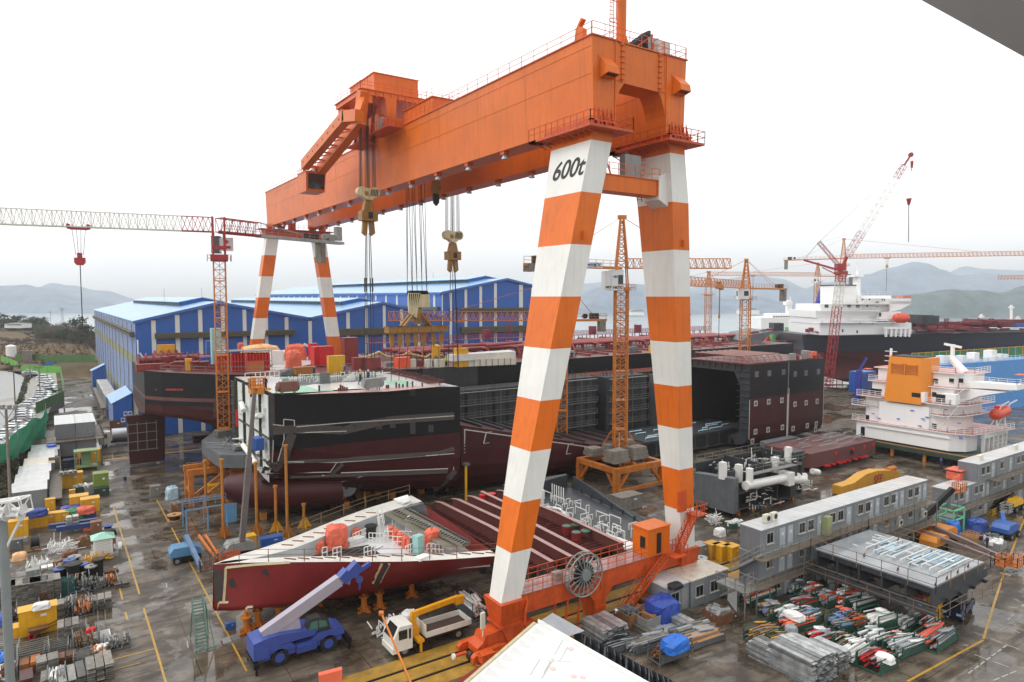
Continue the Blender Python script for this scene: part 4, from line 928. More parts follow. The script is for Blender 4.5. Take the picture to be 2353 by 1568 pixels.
def lump(b,c,s,m=0,seed=0,n=14,top=.55):
 """a cloth-covered heap: rounded box with folds"""
 r_=random.Random(seed);secs=[];x,y,z=c
 for j,(f,h)in enumerate(((1.02,0),(1.0,.25),(.97,.6),(.88,.85),(top,.98),(.05,1.0))):
  sc=[]
  for i in range(n):
   a=2*pi*i/n;q=max(abs(math.cos(a)),abs(math.sin(a)));w=f/(q**.75)*(1+.07*r_.uniform(-1,1))
   sc.append((x+s[0]/2*w*math.cos(a),y+s[1]/2*w*math.sin(a),z+s[2]*h*(1+.06*r_.uniform(-1,1)if 0<j else 1)))
  secs.append(sc)
 return b.loft(secs,True,True,m,False)
def cab(b,c,s,m=0,rz=0):return b.cb((c[0],c[1],c[2]+s[2]/2),s,rz,m)
ST=T('tanker_hull','long black tanker hull with red pipe deck in front of the blue halls','ship',(-20,90,0))
def secS1(x,yn,yf,zt,zk,zb):
 yc=(yn+yf)/2;q=[]
 for u,v in((0,1),(0,.55),(0,.3),(.03,.12),(.1,.03),(.28,0)):q.append((x,yn+(yc-yn)*u*2*.5,zk+(zt-zk)*0+(zb-zk)*0 if False else(zt if v==1 else zb+(zt-zb)*v)))
 q+=[(x,yc,zk)]
 q+=[(x,yf-(yf-yc)*u,zt if v==1 else zb+(zt-zb)*v)for u,v in reversed(((0,1),(0,.55),(0,.3),(.03,.12),(.1,.03),(.28,0)))]
 return q
stS=[(-20.3,83,104,18.4,9.6,10.6),(-18,79.3,104,18.3,9.2,10.3),(-14.5,75.4,104,18.2,8.6,9.9),(-10.5,72,104,18.1,7.6,9.0),(-6,69,104,18,5.5,7.4),(-1,67,104,17.9,2.5,5.0),(6,65.6,104,17.8,1.2,1.6),(24,65.2,104,17.6,1.0,1.2)]
def hull_pieces(secs,cut):
 b=MB();b.loft(secs,True,True,0);o=b.build('hull_plating',[HUL,RED,BROWN,DPRIM],ST)
 bm=bmesh.new();bm.from_mesh(o.data)
 for z in(14.0,13.4,12.6):bmesh.ops.bisect_plane(bm,geom=bm.verts[:]+bm.edges[:]+bm.faces[:],plane_co=(0,0,z),plane_no=(0,0,1),dist=.0001)
 for f in bm.faces:
  z=f.calc_center_median().z
  f.material_index=0 if z>14 or 12.6<z<13.4 else 1
  if 13.4<z<14:f.material_index=2
  if z>17.5 and abs(f.normal.z)>.8:f.material_index=2
 bm.to_mesh(o.data);bm.free();return o
hull_pieces([secS1(*q)for q in stS],0)
b=MB();b.loft([secS1(24.05,65.2,104,17.6,1,1.2),secS1(138,64,104,18.2,1,1.2)],True,True,0)
o=b.build('hull_plating',[DPRIM,RED,BROWN],ST)
bm=bmesh.new();bm.from_mesh(o.data);bmesh.ops.bisect_plane(bm,geom=bm.verts[:]+bm.edges[:]+bm.faces[:],plane_co=(56,0,0),plane_no=(1,0,0),dist=.0001)
o.data.materials.append(HUL)
for f in bm.faces:
 c_=f.calc_center_median()
 if c_.x>56 and c_.z>5 and abs(f.normal.z)<.5:f.material_index=3
 if f.normal.z>.8:f.material_index=2
bm.to_mesh(o.data);bm.free()
b=MB();b.box(56.3,64.35,13.6,96,64.55,14.5);b.build('boot_stripe',mat('salmon primer band',(170,98,84),.5,var=.2),ST)
b=MB();b.prism([(-22.2,91.5,.4),(-16.5,91.5,.4),(-16.2,91.5,9.4),(-22.6,91.5,9.4)],(0,1.4,0));b.build('rudder',RED,ST);b=MB()
for z in(3,4.6,6.2,7.8):b.bar((-22.6,91.2,z),(-17.6,91.2,z),.1)
for x in(-22.4,-20.9,-19.4,-17.8):b.bar((x,91.2,2.8),(x,91.2,8.2),.1)
b.build('staging',GREY,ST)
b=MB();b.loft([[(-8,91.8,3),(-8,92.8,3),(-8,92.8,8.5),(-8,91.8,8.5)],[(-2,90,.9),(-2,94,.9),(-2,95,7),(-2,89,7)]],True);b.tube((-11.5,92.3,3.6),(-8,92.3,3.6),.7,10);b.build('skeg',RED,ST)
b=MB()
for i in range(4):x=-16+i*2.2;z=17.4
k1=lambda x,y:((500+x/3.825)/1.7408,(1330+y/3.825)/1.7408)
def onhull(px,py):
 p0=onX(px,py,-20);best=None
 for(a,c_)in zip(stS[:-1],stS[1:]):
  for j in range(21):
   x=a[0]+(c_[0]-a[0])*j/20;y=a[1]+(c_[1]-a[1])*j/20;q=onY(px,py,y);e=abs(q.x-x)
   if best is None or e<best[0]:best=(e,q)
 return best[1]
b=MB()
def patch(b,x0,y0,x1,y1,off=.06,m=0):
 q=[onhull(*k1(x,y))for x,y in((x0,y0),(x1,y0),(x1,y1),(x0,y1))];b.face([p+V(-.05,-off,0)for p in q],m)
for i in range(5):patch(b,628+i*54,862,628+i*54+50,890)
patch(b,462,868,490,886)
b.build('draught_patch',mat('red lead patch',(150,44,44),.5),ST)
b=MB();d_=.06
for i in range(24):patch(b,1385+U(-4,0)-i*1.2*(i>12),640+i*28,1425-i*1.2*(i>12),662+i*28)
b.build('weld_seam',SEAM,ST)
DZ=17.95
def s1(px,py,z=DZ):return gp(px,py,z)
def winch(c,s=1.,rz=0.):
 x,y,z=c;b=MB();M=Matrix.Rotation(rz,3,'Z');Vx=lambda a,q,w:V(x,y,z)+M@V(a*s,q*s,w*s)
 b.tube(Vx(-1.6,0,1.2),Vx(1.6,0,1.2),.55*s,12)
 for q in(-1.6,-.6,.5,1.6):b.tube(Vx(q-.05,0,1.2),Vx(q+.05,0,1.2),1.1*s,14)
 b.cb(Vx(0,0,.15),(3.8*s,1.8*s,.3*s),rz);b.cb(Vx(2.2,0,.9),(.9*s,1.2*s,1.5*s),rz)
 return b.build('mooring_winch',DRED,ST)
for px,py in((365,845),(385,838),(412,842),(432,838),(455,835),(348,848)):winch(s1(px,py)+V(0,2,0),U(.8,1.25),U(-.4,.4))
def gear(name,px,py,s,m,z=DZ,rz=0,shape='box',lift=0):
 p=s1(px,py,z);b=MB()
 if shape=='box':cab(b,(p.x,p.y,p.z+lift),s,0,rz);b.cb((p.x,p.y,p.z+lift+s[2]+.04),(s[0]*1.04,s[1]*1.04,.08),rz)
 elif shape=='tarp':lump(b,(p.x,p.y,p.z+lift),s,0,int(px))
 elif shape=='tank':b.tube((p.x,p.y,p.z+lift),(p.x,p.y,p.z+lift+s[2]),s[0]/2,14);b.tube((p.x,p.y,p.z+lift+s[2]),(p.x,p.y,p.z+lift+s[2]+.3),s[0]/2,14,s[0]/5)
 elif shape=='frame':
  for a in(-1,1):
   for c_ in(-1,1):b.bar((p.x+a*s[0]/2,p.y+c_*s[1]/2,p.z),(p.x+a*s[0]/2,p.y+c_*s[1]/2,p.z+s[2]),.18)
  for h in(.05,1):b.cb((p.x,p.y,p.z+s[2]*h),(s[0]+.2,s[1]+.2,.25),rz)
  b.cb((p.x,p.y,p.z+s[2]*.5),(s[0]*.6,s[1]*.6,s[2]*.9),rz)
 return b.build(name,m,ST)
kd=lambda x,y:((1100+x/3.361)/1.7408,(1250+y/3.361)/1.7408)
for i,(x,y)in enumerate(((830,600),(1070,600),(1215,600))):gear('bollard_frame',*k1(x,y),(1.4,1.4,1.7),DRED,shape='frame')
gear('yellow_screen',*k1(635,470),(3.0,.8,2.8),YCAB,lift=.8);gear('valve_stand',*k1(975,600),(1.0,1,2.2),YCAB);gear('orange_box',*k1(1215,470),(2,1,1.4),TARP)
gear('blue_container',*k1(1335,440),(2.2,2.0,3.6),BLU,lift=.5);gear('turquoise_locker',*k1(1400,500),(1.7,1.7,7),TURQ);gear('cream_cover',*k1(1320,300),(1.6,1.6,1.4),CREAM,lift=4.2,shape='tarp');gear('blue_box',*k1(1270,490),(2.6,1.6,1.4),BLU)
gear('fairlead',*k1(370,600),(4,1.2,1.3),DRED)
for i,(x,y)in enumerate(((300,520),(390,500),(1330,600),(560,600),(640,580),(760,590))):gear('deck_fitting',*k1(x,y),(U(.8,1.6),U(.8,1.4),U(.8,1.6)),DRED)
b=MB();p=s1(*k1(205,470));b.tube(p,p+V(0,0,4.6),.14,6);b.bar(p+V(.3,0,2),p+V(1.5,0,0),.25);b.build('flag_staff',WPIPE,ST)
for i,(x,y)in enumerate(((1590,590),(1800,590),(2030,590))):
 p=s1(*k1(x,y));b=MB();f_=MB()
 for a in range(8):
  for q in range(4):b.tube(p+V(-1.9+a*.52,-.8+q*.5,.1),p+V(-1.9+a*.52,-.8+q*.5,3.0),.23,8);b.tube(p+V(-1.9+a*.52,-.8+q*.5,3.0),p+V(-1.9+a*.52,-.8+q*.5,3.2),.23,8,.08)
 o=b.build('gas_bottle_rack',BRT,ST)
 for a in(-2.2,2.2):
  for q in(-1.1,1):f_.bar(p+V(a,q,0),p+V(a,q,3.6),.1)
 for h in(.9,1.8,3.6):f_.rail([p+V(-2.2,-1.1,h-.01),p+V(2.2,-1.1,h-.01)],.01,9,.08,0)
 f_.cb(p+V(0,0,3.6),(4.5,2.2,.12));f_.build('rack_frame',GREY,o)
gear('tarp_covered_machine',*k1(2070,460),(7.2,4,3.0),CREAM,shape='tarp',lift=.6);gear('orange_cover',*k1(1775,430),(1.2,1.2,1.3),TARP,shape='tarp',lift=2.4);gear('orange_box',*k1(1995,600),(2.8,1,1.8),mat('rusty orange',(190,110,55),.5,rust=.3))
b=MB();b.prism([gp(*k1(2150,600),DZ+.02),gp(*k1(2250,600),DZ+.02),gp(*kd(700,660),DZ+.02),gp(*kd(400,600),DZ+.02),gp(*kd(70,640),DZ+.02)],(0,0,-.01));b.build('painted_deck',DECKW,ST)
gear('tarp_covered_machine',*kd(280,640),(4.2,2.6,3.3),TARP,shape='tarp');gear('tarp_covered_machine',*kd(250,750),(2.8,2.4,3.3),TARP,shape='tarp');gear('white_wrapped_box',*kd(20,700),(2,1.6,2.6),WPIPE);gear('white_wrapped_box',*kd(110,640),(1.8,1.6,2),WPIPE,shape='tarp')
gear('red_container',*kd(580,710),(2.2,2.2,3.5),BRT);gear('red_container',*kd(675,710),(2.6,2.4,3.6),BRT);gear('red_container',*kd(515,640),(1.6,1.6,3.4),BRT)
gear('yellow_cabinet',*kd(822,822),(2.8,1.2,3.0),YCAB);gear('red_tank',*kd(1005,680),(2.8,2.2,5),DRED)
gear('hose_drum',*kd(395,850),(3.4,1.6,1.4),mat('rust orange',(165,100,40),.5,rust=.4));gear('cable_bundle',*kd(240,850),(4,2,1.2),PRIM,shape='tarp')
for x in(1140,1315):gear('switch_cabinet',*kd(x,775),(2.6,1.2,2.2),DRED)
gear('orange_box',*kd(1710,745),(2.6,1.6,1.9),mat('fluorescent orange',(235,90,50),.4));gear('yellow_pump',*kd(2165,660),(1.8,1.6,3.2),YCAB,shape='tank');gear('red_winch',*kd(1680,680),(2,1.6,1.5),DRED);gear('red_winch',*kd(1790,690),(1.6,1.6,1.8),DRED,shape='tank')
for x in(1850,2060,2190,2235):gear('cream_locker',*kd(x,735),(1.2,.8,1.4),mat('cream cabinet paint',(215,212,195),.5))
for i in range(14):gear('deck_fitting',*kd(U(900,2300),U(660,745)),(U(.5,1.8),U(.5,1.5),U(.5,1.5)),[DRED,PRIM,GREY,DARK][i%4],shape=['box','tarp','tank'][i%3])
for a,c_ in(((390,425),(560,545)),((1050,535),(1230,670))):
 p=s1(*kd(*c_));q=onY(*kd(*a),p.y);b=MB();b.bar(p+V(0,0,.4),q,.45,.5);b.cb(p+V(0,0,.6),(1,1,1.4));b.build('davit',WPIPE,ST)
hose=[onY(*kd(x,y),76)for x,y in((1220,600),(1310,570),(1400,530),(1460,570),(1530,600),(1640,595),(1740,570),(1800,525),(1850,565),(1950,590),(2030,605),(2080,570),(2150,555),(2260,585))]
b=MB();b.path(hose,.2,7);b.build('hose',mat('pale yellow hose',(205,180,110),.5),ST)
b=MB();
for i,y in enumerate((80,81.2,82.4,83.6,86,87,88,89.2)):b.tube((26+i%3*2,y,19.6+.1*(i%2)),(134,y,19.8),.28 if i%3 else .42,8)
for i in range(13):x=30+i*8;b.path([(x,80,19.7),(x,77.5,19.7),(x,76.5,18.2)],.22,6);b.path([(x+2,89,19.7),(x+2,97,19.7),(x+2,99,18.3)],.22,6)
b.path([(44,75,20.6),(52,75,20.9),(54,76,20.9),(54,78,20.6),(36,79,20.5)],.35,8);b.build('cargo_pipe',PIPE,ST)
b=MB()
for i in range(28):
 x=27+i*4
 for y in(79.4,84.5,89.8):b.bar((x,y,DZ),(x,y,19.4),.22)
 b.bar((x,79.2,19.25),(x,90,19.25),.22)
for i in range(20):x=30+i*5.2;b.bar((x,66.5,DZ+.1),(x,78,DZ+.1),.12,.5)
b.build('pipe_support',DRED,ST)
b=MB();b.box(24,91.3,20.8,136,93.2,20.9);
for i in range(40):
 x=24.5+i*2.8
 for y in(91.3,93.2):b.bar((x,y,DZ),(x,y,20.8),.16)
b.rail([(24,91.3,20.9),(136,91.3,20.9)],1.1,1.0,.05,3);b.rail([(24,93.2,20.9),(136,93.2,20.9)],1.1,1.0,.05,3)
for x in(60.5,62):b.bar((x,92,20.9),(x,92,25.2),.18);
for z in(22.5,24):b.bar((60.5,92,z),(62,92,z),.14)
for i in range(6):b.cb((38+i*17,92.3,22),(1.6,1.4,2.2))
b.build('catwalk',mat('purple red primer',(128,50,66),.45,var=.2),ST)
for i in range(95):
 b=MB();x=U(30,134);y=U(67,90);s=U(.3,1.3);b.cb((x,y,DZ+s/2),(s*U(.5,2.5),s*U(.5,1.6),s),U(-.3,.3));b.build('pipe_valve',rnd.choice((DRED,DRED,DRED,PRIM,PIPE,DARK,GREY)),ST)
b=MB();b.rail([(30,65.6,DZ),(136,64.8,DZ)],1.1,2.2,.05,1);b.rail([(-18,80,18.3),(-10.5,72.6,18.2),(0,67.4,18),(10,66.2,18)],1.1,2.2,.05,1);b.build('handrail',GREY,ST)
b=MB();p=gp(1040,846,DZ);q=gp(1185,836,DZ);b.loft([[p+V(0,0,1.2),p+V(0,2.0,1.2),p+V(0,2.0,2.4),p+V(0,0,2.4)],[q+V(0,0,1.2),q+V(0,2.0,1.2),q+V(0,2.2,2.6),q+V(0,0,2.4)]],True);b.build('white_cover',mat('white plastic sheeting',(218,216,208),.4,var=.1,bump=.2,bscale=1.5),ST)
gear('yellow_cabinet',1059,843,(2.4,1.4,3.4),YCAB)
for i in range(8):gear('cream_locker',1080+i*14,842-i*.6,(1.1,.8,1.2),MATS['cream cabinet paint'])
gear('yellow_cabinet',1502,812,(2,1.4,1.8),YCAB)
SB=T('ship_stern_block','black and dark red ship stern block with white interior open at its left end','ship block',(0,45,0))
YN=41.5
def secB(x,dz_top,pts,zk):return[(x,YN+o,z)for o,z in[(0,dz_top)]+pts]+[(x,64,zk),(x,64,dz_top)]
secs=[secB(-9.6,18.35,[(0,13.5),(.05,11.6),(.6,9.4),(1.8,7.6),(4.2,6.0),(7.2,5.0),(10,4.6)],4.6),secB(-4,18.25,[(0,12),(0,10.0),(.5,8),(1.5,6.2),(3.4,4.6),(6,3.4),(9,2.6)],2.4),secB(2,18.1,[(-.2,11),(-.1,8.6),(.2,6.8),(.9,5.0),(2.6,3.4),(5.2,2.2),(8.4,1.5)],1.4),secB(10,17.8,[(-1,11),(-.9,7.6),(-.6,5.6),(.1,3.8),(1.4,2.4),(3.6,1.5),(7,1.1)],1.1),secB(17.4,17.5,[(-2,11),(-2,6.6),(-1.8,4.6),(-1.2,3.0),(0,1.8),(2,1.2),(6,1.0)],1.0)]
secs[0]=[(x,y if i else YN,z)for i,(x,y,z)in enumerate(secs[0])]
for s_,dy in((2,-.2),(3,-1),(4,-2)):secs[s_][0]=(secs[s_][0][0],YN+dy,secs[s_][0][2])
b=MB();b.loft(secs,True,True);hb=b.build('hull_plating',[HUL,RED],SB)
def paint_z(o,zs,fn):
 bm=bmesh.new();bm.from_mesh(o.data)
 for co,no in zs:bmesh.ops.bisect_plane(bm,geom=bm.verts[:]+bm.edges[:]+bm.faces[:],plane_co=co,plane_no=no,dist=.0001)
 for f in bm.faces:f.material_index=fn(f.calc_center_median(),f.normal)
 bm.to_mesh(o.data);bm.free()
paint_z(hb,[((0,0,10.6),(0,0,1)),((0,0,17.2-17),(0,0,1))],lambda c_,n_:0 if c_.z>10.6-.0 else 1)
LW=[(secs_[0][0],secs_)for secs_ in secs]
def shell(px,py,secs,off=.07):
 """point of a lofted side shell that the picture shows at this pixel (near plating)"""
 best=None;d=ray(px,py)
 for a,c_ in zip(secs[:-1],secs[1:]):
  for j in range(9):
   t=j/8;pr=[Vector(p).lerp(Vector(q),t)for p,q in zip(a,c_)]
   for p,q in zip(pr[:-3],pr[1:-2]):
    for k in range(7):
     w=p.lerp(q,k/6);v=w-CV;s_=v.dot(d)/d.dot(d);e=(CV+d*s_-w).length
     if best is None or e<best[0]:best=(e,w)
 return best[1]
def ribbon(b,pts,w,secs,m=0,off=.1):
 """weld line of given width along picture points, laid on the shell"""
 P=[shell(x,y,secs)for x,y in pts];view=lambda p:(CV-p).normalized()
 for p,q in zip(P[:-1],P[1:]):
  if(q-p).length<.01:continue
  n_=view(p);s_=(q-p).normalized().cross(n_).normalized()*w/2;o=n_*off
  b.face([p-s_+o,p+s_+o,q+s_+o,q-s_+o],m)
k6=K(800,1400);seam=MB();chalk=MB()
for pts,w in(([(640,715),(960,705),(1300,690),(1660,665),(2000,640),(2290,612)],1.15),([(655,420),(650,560),(645,720)],.5),([(785,660),(785,750),(765,880),(720,990),(620,1060),(590,1130),(595,1330)],1.9),([(560,1005),(900,1005),(1300,985),(1700,955),(2100,930),(2290,905)],.6),([(520,1125),(800,1125),(1200,1112),(1700,1100),(2230,1082)],.75),([(2290,1060),(2220,1150),(2090,1275)],1.6),([(1270,1010),(1220,1070),(1180,1110)],.8),([(1440,1150),(1420,1230),(1370,1320)],.6),([(800,880),(775,1000)],.4)):
 ribbon(seam,[k6(*p)for p in pts],w,secs)
for px in(1380,1580,1730,1905,2080):ribbon(seam,[k6(px,640+(2290-px)*.02),k6(px,725+(2290-px)*.02)],.9,secs,0,.12)
for px,py in((1390,425),(1587,415),(1730,408),(1910,390)):ribbon(seam,[k6(px,py-26),k6(px,py+30)],.95,secs,0,.12)
for pts in([(640,690),(740,690),(740,650),(832,650),(832,690),(1300,672),(1900,640),(2290,590)],[(645,740),(740,740),(735,800),(690,990)],[(810,740),(1350,715)],[(630,800),(610,900),(570,1000)],[(800,800),(780,900)],[(480,1150),(550,1150),(560,1340),(635,1335),(620,1145),(1100,1130)],[(760,1000),(1240,1005),(1700,970),(2290,915)],[(500,1110),(555,1110),(580,1060)],[(640,1108),(1180,1095),(1235,1010)],[(1250,1105),(2230,1070)],[(2290,1040),(2250,1090),(2090,1260)],[(2290,1110),(2160,1250)],[(1450,1130),(1240,1185),(1225,1235),(1270,1295),(1400,1295)]):
 ribbon(chalk,[k6(*p)for p in pts],.12,secs,0,.16)
seam.build('weld_seam',SEAM,SB);chalk.build('chalk_line',WLINE,SB)
c0=shell(*k6(1320,1237),secs);b=MB();n_=(CV-c0).normalized()
u_=V(1,0,0);w_=u_.cross(n_).normalized();b.prism([c0+u_*1.5*math.cos(a*pi/12)+w_*1.3*math.sin(a*pi/12)+n_*.05 for a in range(24)],n_*.1);b.prism([c0+u_*.3*math.cos(a*pi/6)+w_*.28*math.sin(a*pi/6)+n_*.14 for a in range(12)],n_*.05,1);b.build('thruster_boss',[PRIM,BLK],SB)
b=MB();el=lambda x,yc,zc,ry,rz_:[(x,yc+ry*math.cos(2*pi*i/14),zc+rz_*math.sin(2*pi*i/14))for i in range(14)]
b.loft([el(-14.6,50,4.6,.9,.9),el(-13.8,50,4.5,1.7,1.6),el(-11,49,4.1,3.2,2.5),el(-7,48,3.8,4.6,2.9),el(0,47,3.4,5,2.6)],True,True,smooth=True);b.build('stern_tube',RED,SB)
X0=-9.65
b=MB();
for y,z0,z1 in((43.2,7.5,17.9),(47.5,5.8,17.9),(52.5,5.4,18),(57.5,6,18)):b.box(X0-.12,y,z0,X0-.003,y+3.4,z1)
b.build('bulkhead_panel',INTW,SB)
b=MB()
for y in(46.9,51.6,56.4,61.2):b.box(X0-.38,y,5.2+(1.5 if y>60 else 0),X0-.125,y+.3,18.3)
for z in(12.2,8.8):b.box(X0-.36,42.2,z,X0-.13,60,z+.18)
b.build('web_frame',OLD,SB)
b=MB()
for z in(17,15.6,14.2,12.8,11.2,9.8,8.4):b.box(X0-.7,61.6,z,X0-.12,63.6,z+.15)
b.box(X0-.5,61.5,7,X0-.42,63.7,18);b.build('side_frame',DPRIM,SB)
b=MB()
for i in range(22):y=U(43,61);z=U(7,17);b.box(X0-.5,y,z,X0-.13,y+U(.1,.9),z+U(.1,.5))
for i in range(9):y=43.2+i*.9;z=5.6+.1*i;b.prism([(X0-.15,y,z+1.6),(X0-.15,y,z+.6),(X0-1.0,y,z+1.6)],(0,.12,0))
for i in range(5):b.prism([(X0-.15,58+i*.1,9.5-i*.9),(X0-.15,60.5+i*.1,9.2-i*.9),(X0-1.2,60.5+i*.1,9.2-i*.9)],(0,0,.12))
b.build('bracket',INTW,SB)
b=MB()
for pts in([(44.5,15.2),(47,14.6)],[(47.5,8.0),(52,8.8),(55,9.2)],[(54,14.5),(55.5,15.4)]):b.path([(X0-.8,y,z)for y,z in pts],.38,10)
b.path([(X0-.7,49,17),(X0-.7,49,13.4)],.16,6);b.path([(X0-.7,49.6,17),(X0-.7,49.6,13.4)],.16,6);b.build('vent_pipe',WPIPE,SB)
b=MB();b.box(X0-1.6,43.6,10.6,X0-.6,45.8,12.2)
for i in range(6):b.box(X0-1.7,43.6+i*.38,10.5,X0-1.62,43.8+i*.38,12.1)
b.build('blue_drum_row',BLU,SB);b=MB();b.box(X0-.4,60.9,11,X0-.13,61.5,13.6);b.build('red_panel',BRT,SB)
b=MB();b.face([(-9.5,41.6,18.42),(2,41.4,18.16),(17.3,39.7,17.56),(17.3,63.9,17.56),(-9.5,63.9,18.42)]);b.build('deck',DECKW,SB)
def dk(px,py,z):return gp(px,py,z)
def dz(p):return 18.46-(p.x+9.5)*.032
def dkp(pts,lift=.02):
 out=[]
 for x,y in pts:
  p=gp(x,y,18.1)
  for _ in range(3):p=gp(x,y,dz(p)+lift)
  out.append(p)
 return out
for pts in([(10,1090),(0,1000),(620,975),(790,1060)],[(1410,970),(1500,925),(1700,905),(1840,950),(1790,1010),(1500,1010)],[(60,890),(60,870),(560,855),(900,845),(1300,835),(1480,850),(1300,860),(600,880)]):
 b=MB();b.face(dkp([kd(*p)for p in pts]));b.build('green_deck_patch',DECKG,SB)
b=MB();b.face(dkp([kd(x,y)for x,y in((280,1105),(800,1062),(1300,1030),(1900,985),(2353,985),(2200,1000),(1500,1065))],.03));b.build('primer_strip',mat('pink primer',(190,150,140),.3,var=.2),SB)
b=MB();P=dkp([kd(x,y)for x,y in((80,985),(100,895),(800,860),(1500,870),(1490,915),(900,940),(300,990))],.03);b.face(P);b.build('deck_recess_shade',mat('recess shadow grey',(92,96,98),.6,var=.3),SB)  # flat sheet on the deck; the recess's shade is painted as grey
b=MB()
for i in range(60):
 p=dkp([kd(U(140,1480),0)])[0]if False else None
for i in range(46):
 x=180+i*28+U(-8,8);y=985-(x-100)*.055+U(-70,-5);p=dkp([kd(x,max(875,y))])[0]
 b.bar(p,p+V(0,0,U(.5,1.3)),.1);
 if i%2:b.bar(p+V(0,0,.8),p+V(U(.6,1.8),U(-.2,.2),.8),.1)
for x,y in((520,945),(900,930)):p=dkp([kd(x,y)])[0];b.prism([p,p+V(2.0,0,0),p+V(2.0,0,1.4)],(0,.1,0))
b.build('pipe_stand',WPIPE,SB)
b=MB();q0,q1=dkp([kd(610,965),kd(740,955)]);b.prism([q0,q1,q1+V(0,0,1.6),q0+V(0,0,1.6)],(0,.4,0));b.build('grey_casing',PRIM,SB)
b=MB();A=dkp([kd(1,915),kd(60,900)]);
r0_=dkp([k6(405,290),k6(455,285),k6(710,265)]);b.rail(r0_,1.3,.8,.09);b.build('handrail',WPIPE,SB)
b=MB();p=onX(*k6(500,350),-10.5);b.cb(p,(1.6,1.6,1.2));b.tube(p+V(-.3,0,.6),p+V(-.3,0,1.6),.35,8);b.cb(p+V(.9,-.3,-.3),(1.8,1.2,.7));b.build('work_basket',mat('orange lift basket',(212,140,36),.5,rust=.3),SB)
for(x,y),w,mm in(((195,1105),2.2,mat('rust red welder',(120,78,70),.5,streak=.4)),((1340,1050),2.4,GREY)):
 p=dkp([kd(x,y)])[0];b=MB();b.cb(p+V(0,.6,1.0),(w,1.1,1.3));b.tube(p+V(-w/2-.05,.6,1.0),p+V(-w/2-.3,.6,1.0),.6,10);b.tube(p+V(w/2,.6,1.0),p+V(w/2+.25,.6,1.0),.6,10)
 for s in(-1,1):b.bar(p+V(s*.8,.2,0),p+V(s*.8,.2,.4),.12);b.bar(p+V(s*.8,1,0),p+V(s*.8,1,.4),.12)
 o=b.build('welding_set',mm,None);off=o;tag(o,'rusty red welding machine on the white deck of the stern block' if x<500 else 'grey welding machine on the white deck, right of the two workers','welding machine','welding machines on the deck')
for x in(855,882,910,938,968,1500,1525,1630,1670,1720,1780,1850,1980,2215,18,595):
 p=dkp([kd(x,1060-(max(0,x-850))*.06)])[0];b=MB();b.tube(p,p+V(0,0,U(.4,.9)),.14,6);b.build('deck_stub',BROWN,SB)
b=MB();st_=dkp([kd(x,y)for x,y in((1290,790),(1600,830),(1900,900),(2130,970))])
for i in range(46):
 t_=i/45*2.999;a_=int(t_);p=st_[a_].lerp(st_[a_+1],t_-a_);b.bar(p+V(-.4,1.2,.1),p+V(1.2,-1.4,.35+.2*(i%3)),.16)
b.build('stiffener_row',BROWN,SB)
b=MB();
for y in range(0,6):pass
b.box(17.42,39.7,6.8,17.6,42,17.3);b.build('end_web',DPRIM,SB)
PF=T('transom_block','grey curved transom block on orange posts, stacked with scaffold planks, left of the stern block','ship block',(-11,58,7))
b=MB();top=[gp(x,y,8.4)for x,y in((463,1013),(480,1030),(505,1046),(560,1046),(606,1043),(603,1005),(545,978),(500,985))]
b.slab(top,1.9);b.loft([[top[0],top[1],top[2]],[top[0]+V(.1,-.3,-1.6),top[1]+V(.2,-.4,-2.0),top[2]+V(.2,-.2,-1.6)],[top[0]+V(.7,.4,-2.6),top[1]+V(.9,.3,-3.0),top[2]+V(.9,.3,-2.4)],[top[0]+V(2.4,1,-2.4),top[1]+V(2.4,1,-2.6),top[2]+V(2.4,1,-2.2)]],False,False,smooth=True)
b.build('plating',PRIM,PF)
b=MB();p=gp(480,1003,8.45);q=gp(545,980,8.45)
for i in range(10):b.bar(gp(U(470,560),U(990,1035),8.5),gp(U(470,580),U(990,1035),8.6),.1)
b.build('loose_planks',GREY,PF)
def plank_stack(name,c,L,w,n,rz,m,parent=None,lift=0):
 b=MB()
 for i in range(n):
  for j in range(int(w/.5)):b.cb((c[0]+U(-.15,.15)-math.sin(rz)*(j*.5-w/2),c[1]+U(-.15,.15)+math.cos(rz)*(j*.5-w/2),c[2]+.05+i*.12),(L*U(.92,1),.46,.09),rz+U(-.01,.01))
 return b.build(name,m,parent)
PLK=mat('weathered scaffold board',(122,118,110),.6,var=.4,scale=2,streak=.3)
c1=gp(528,1000,8.5);o=plank_stack('plank_stack',c1,4.6,2,9,.1,PLK);tag(o,'larger pile of grey scaffold planks on the grey transom block','plank stack','plank stacks on the transom block')
c1=gp(567,1030,8.5);o=plank_stack('plank_stack',c1,3.8,1.6,5,.0,PLK);tag(o,'smaller strapped pile of grey planks at the right of the transom block','plank stack','plank stacks on the transom block')
LB=[]
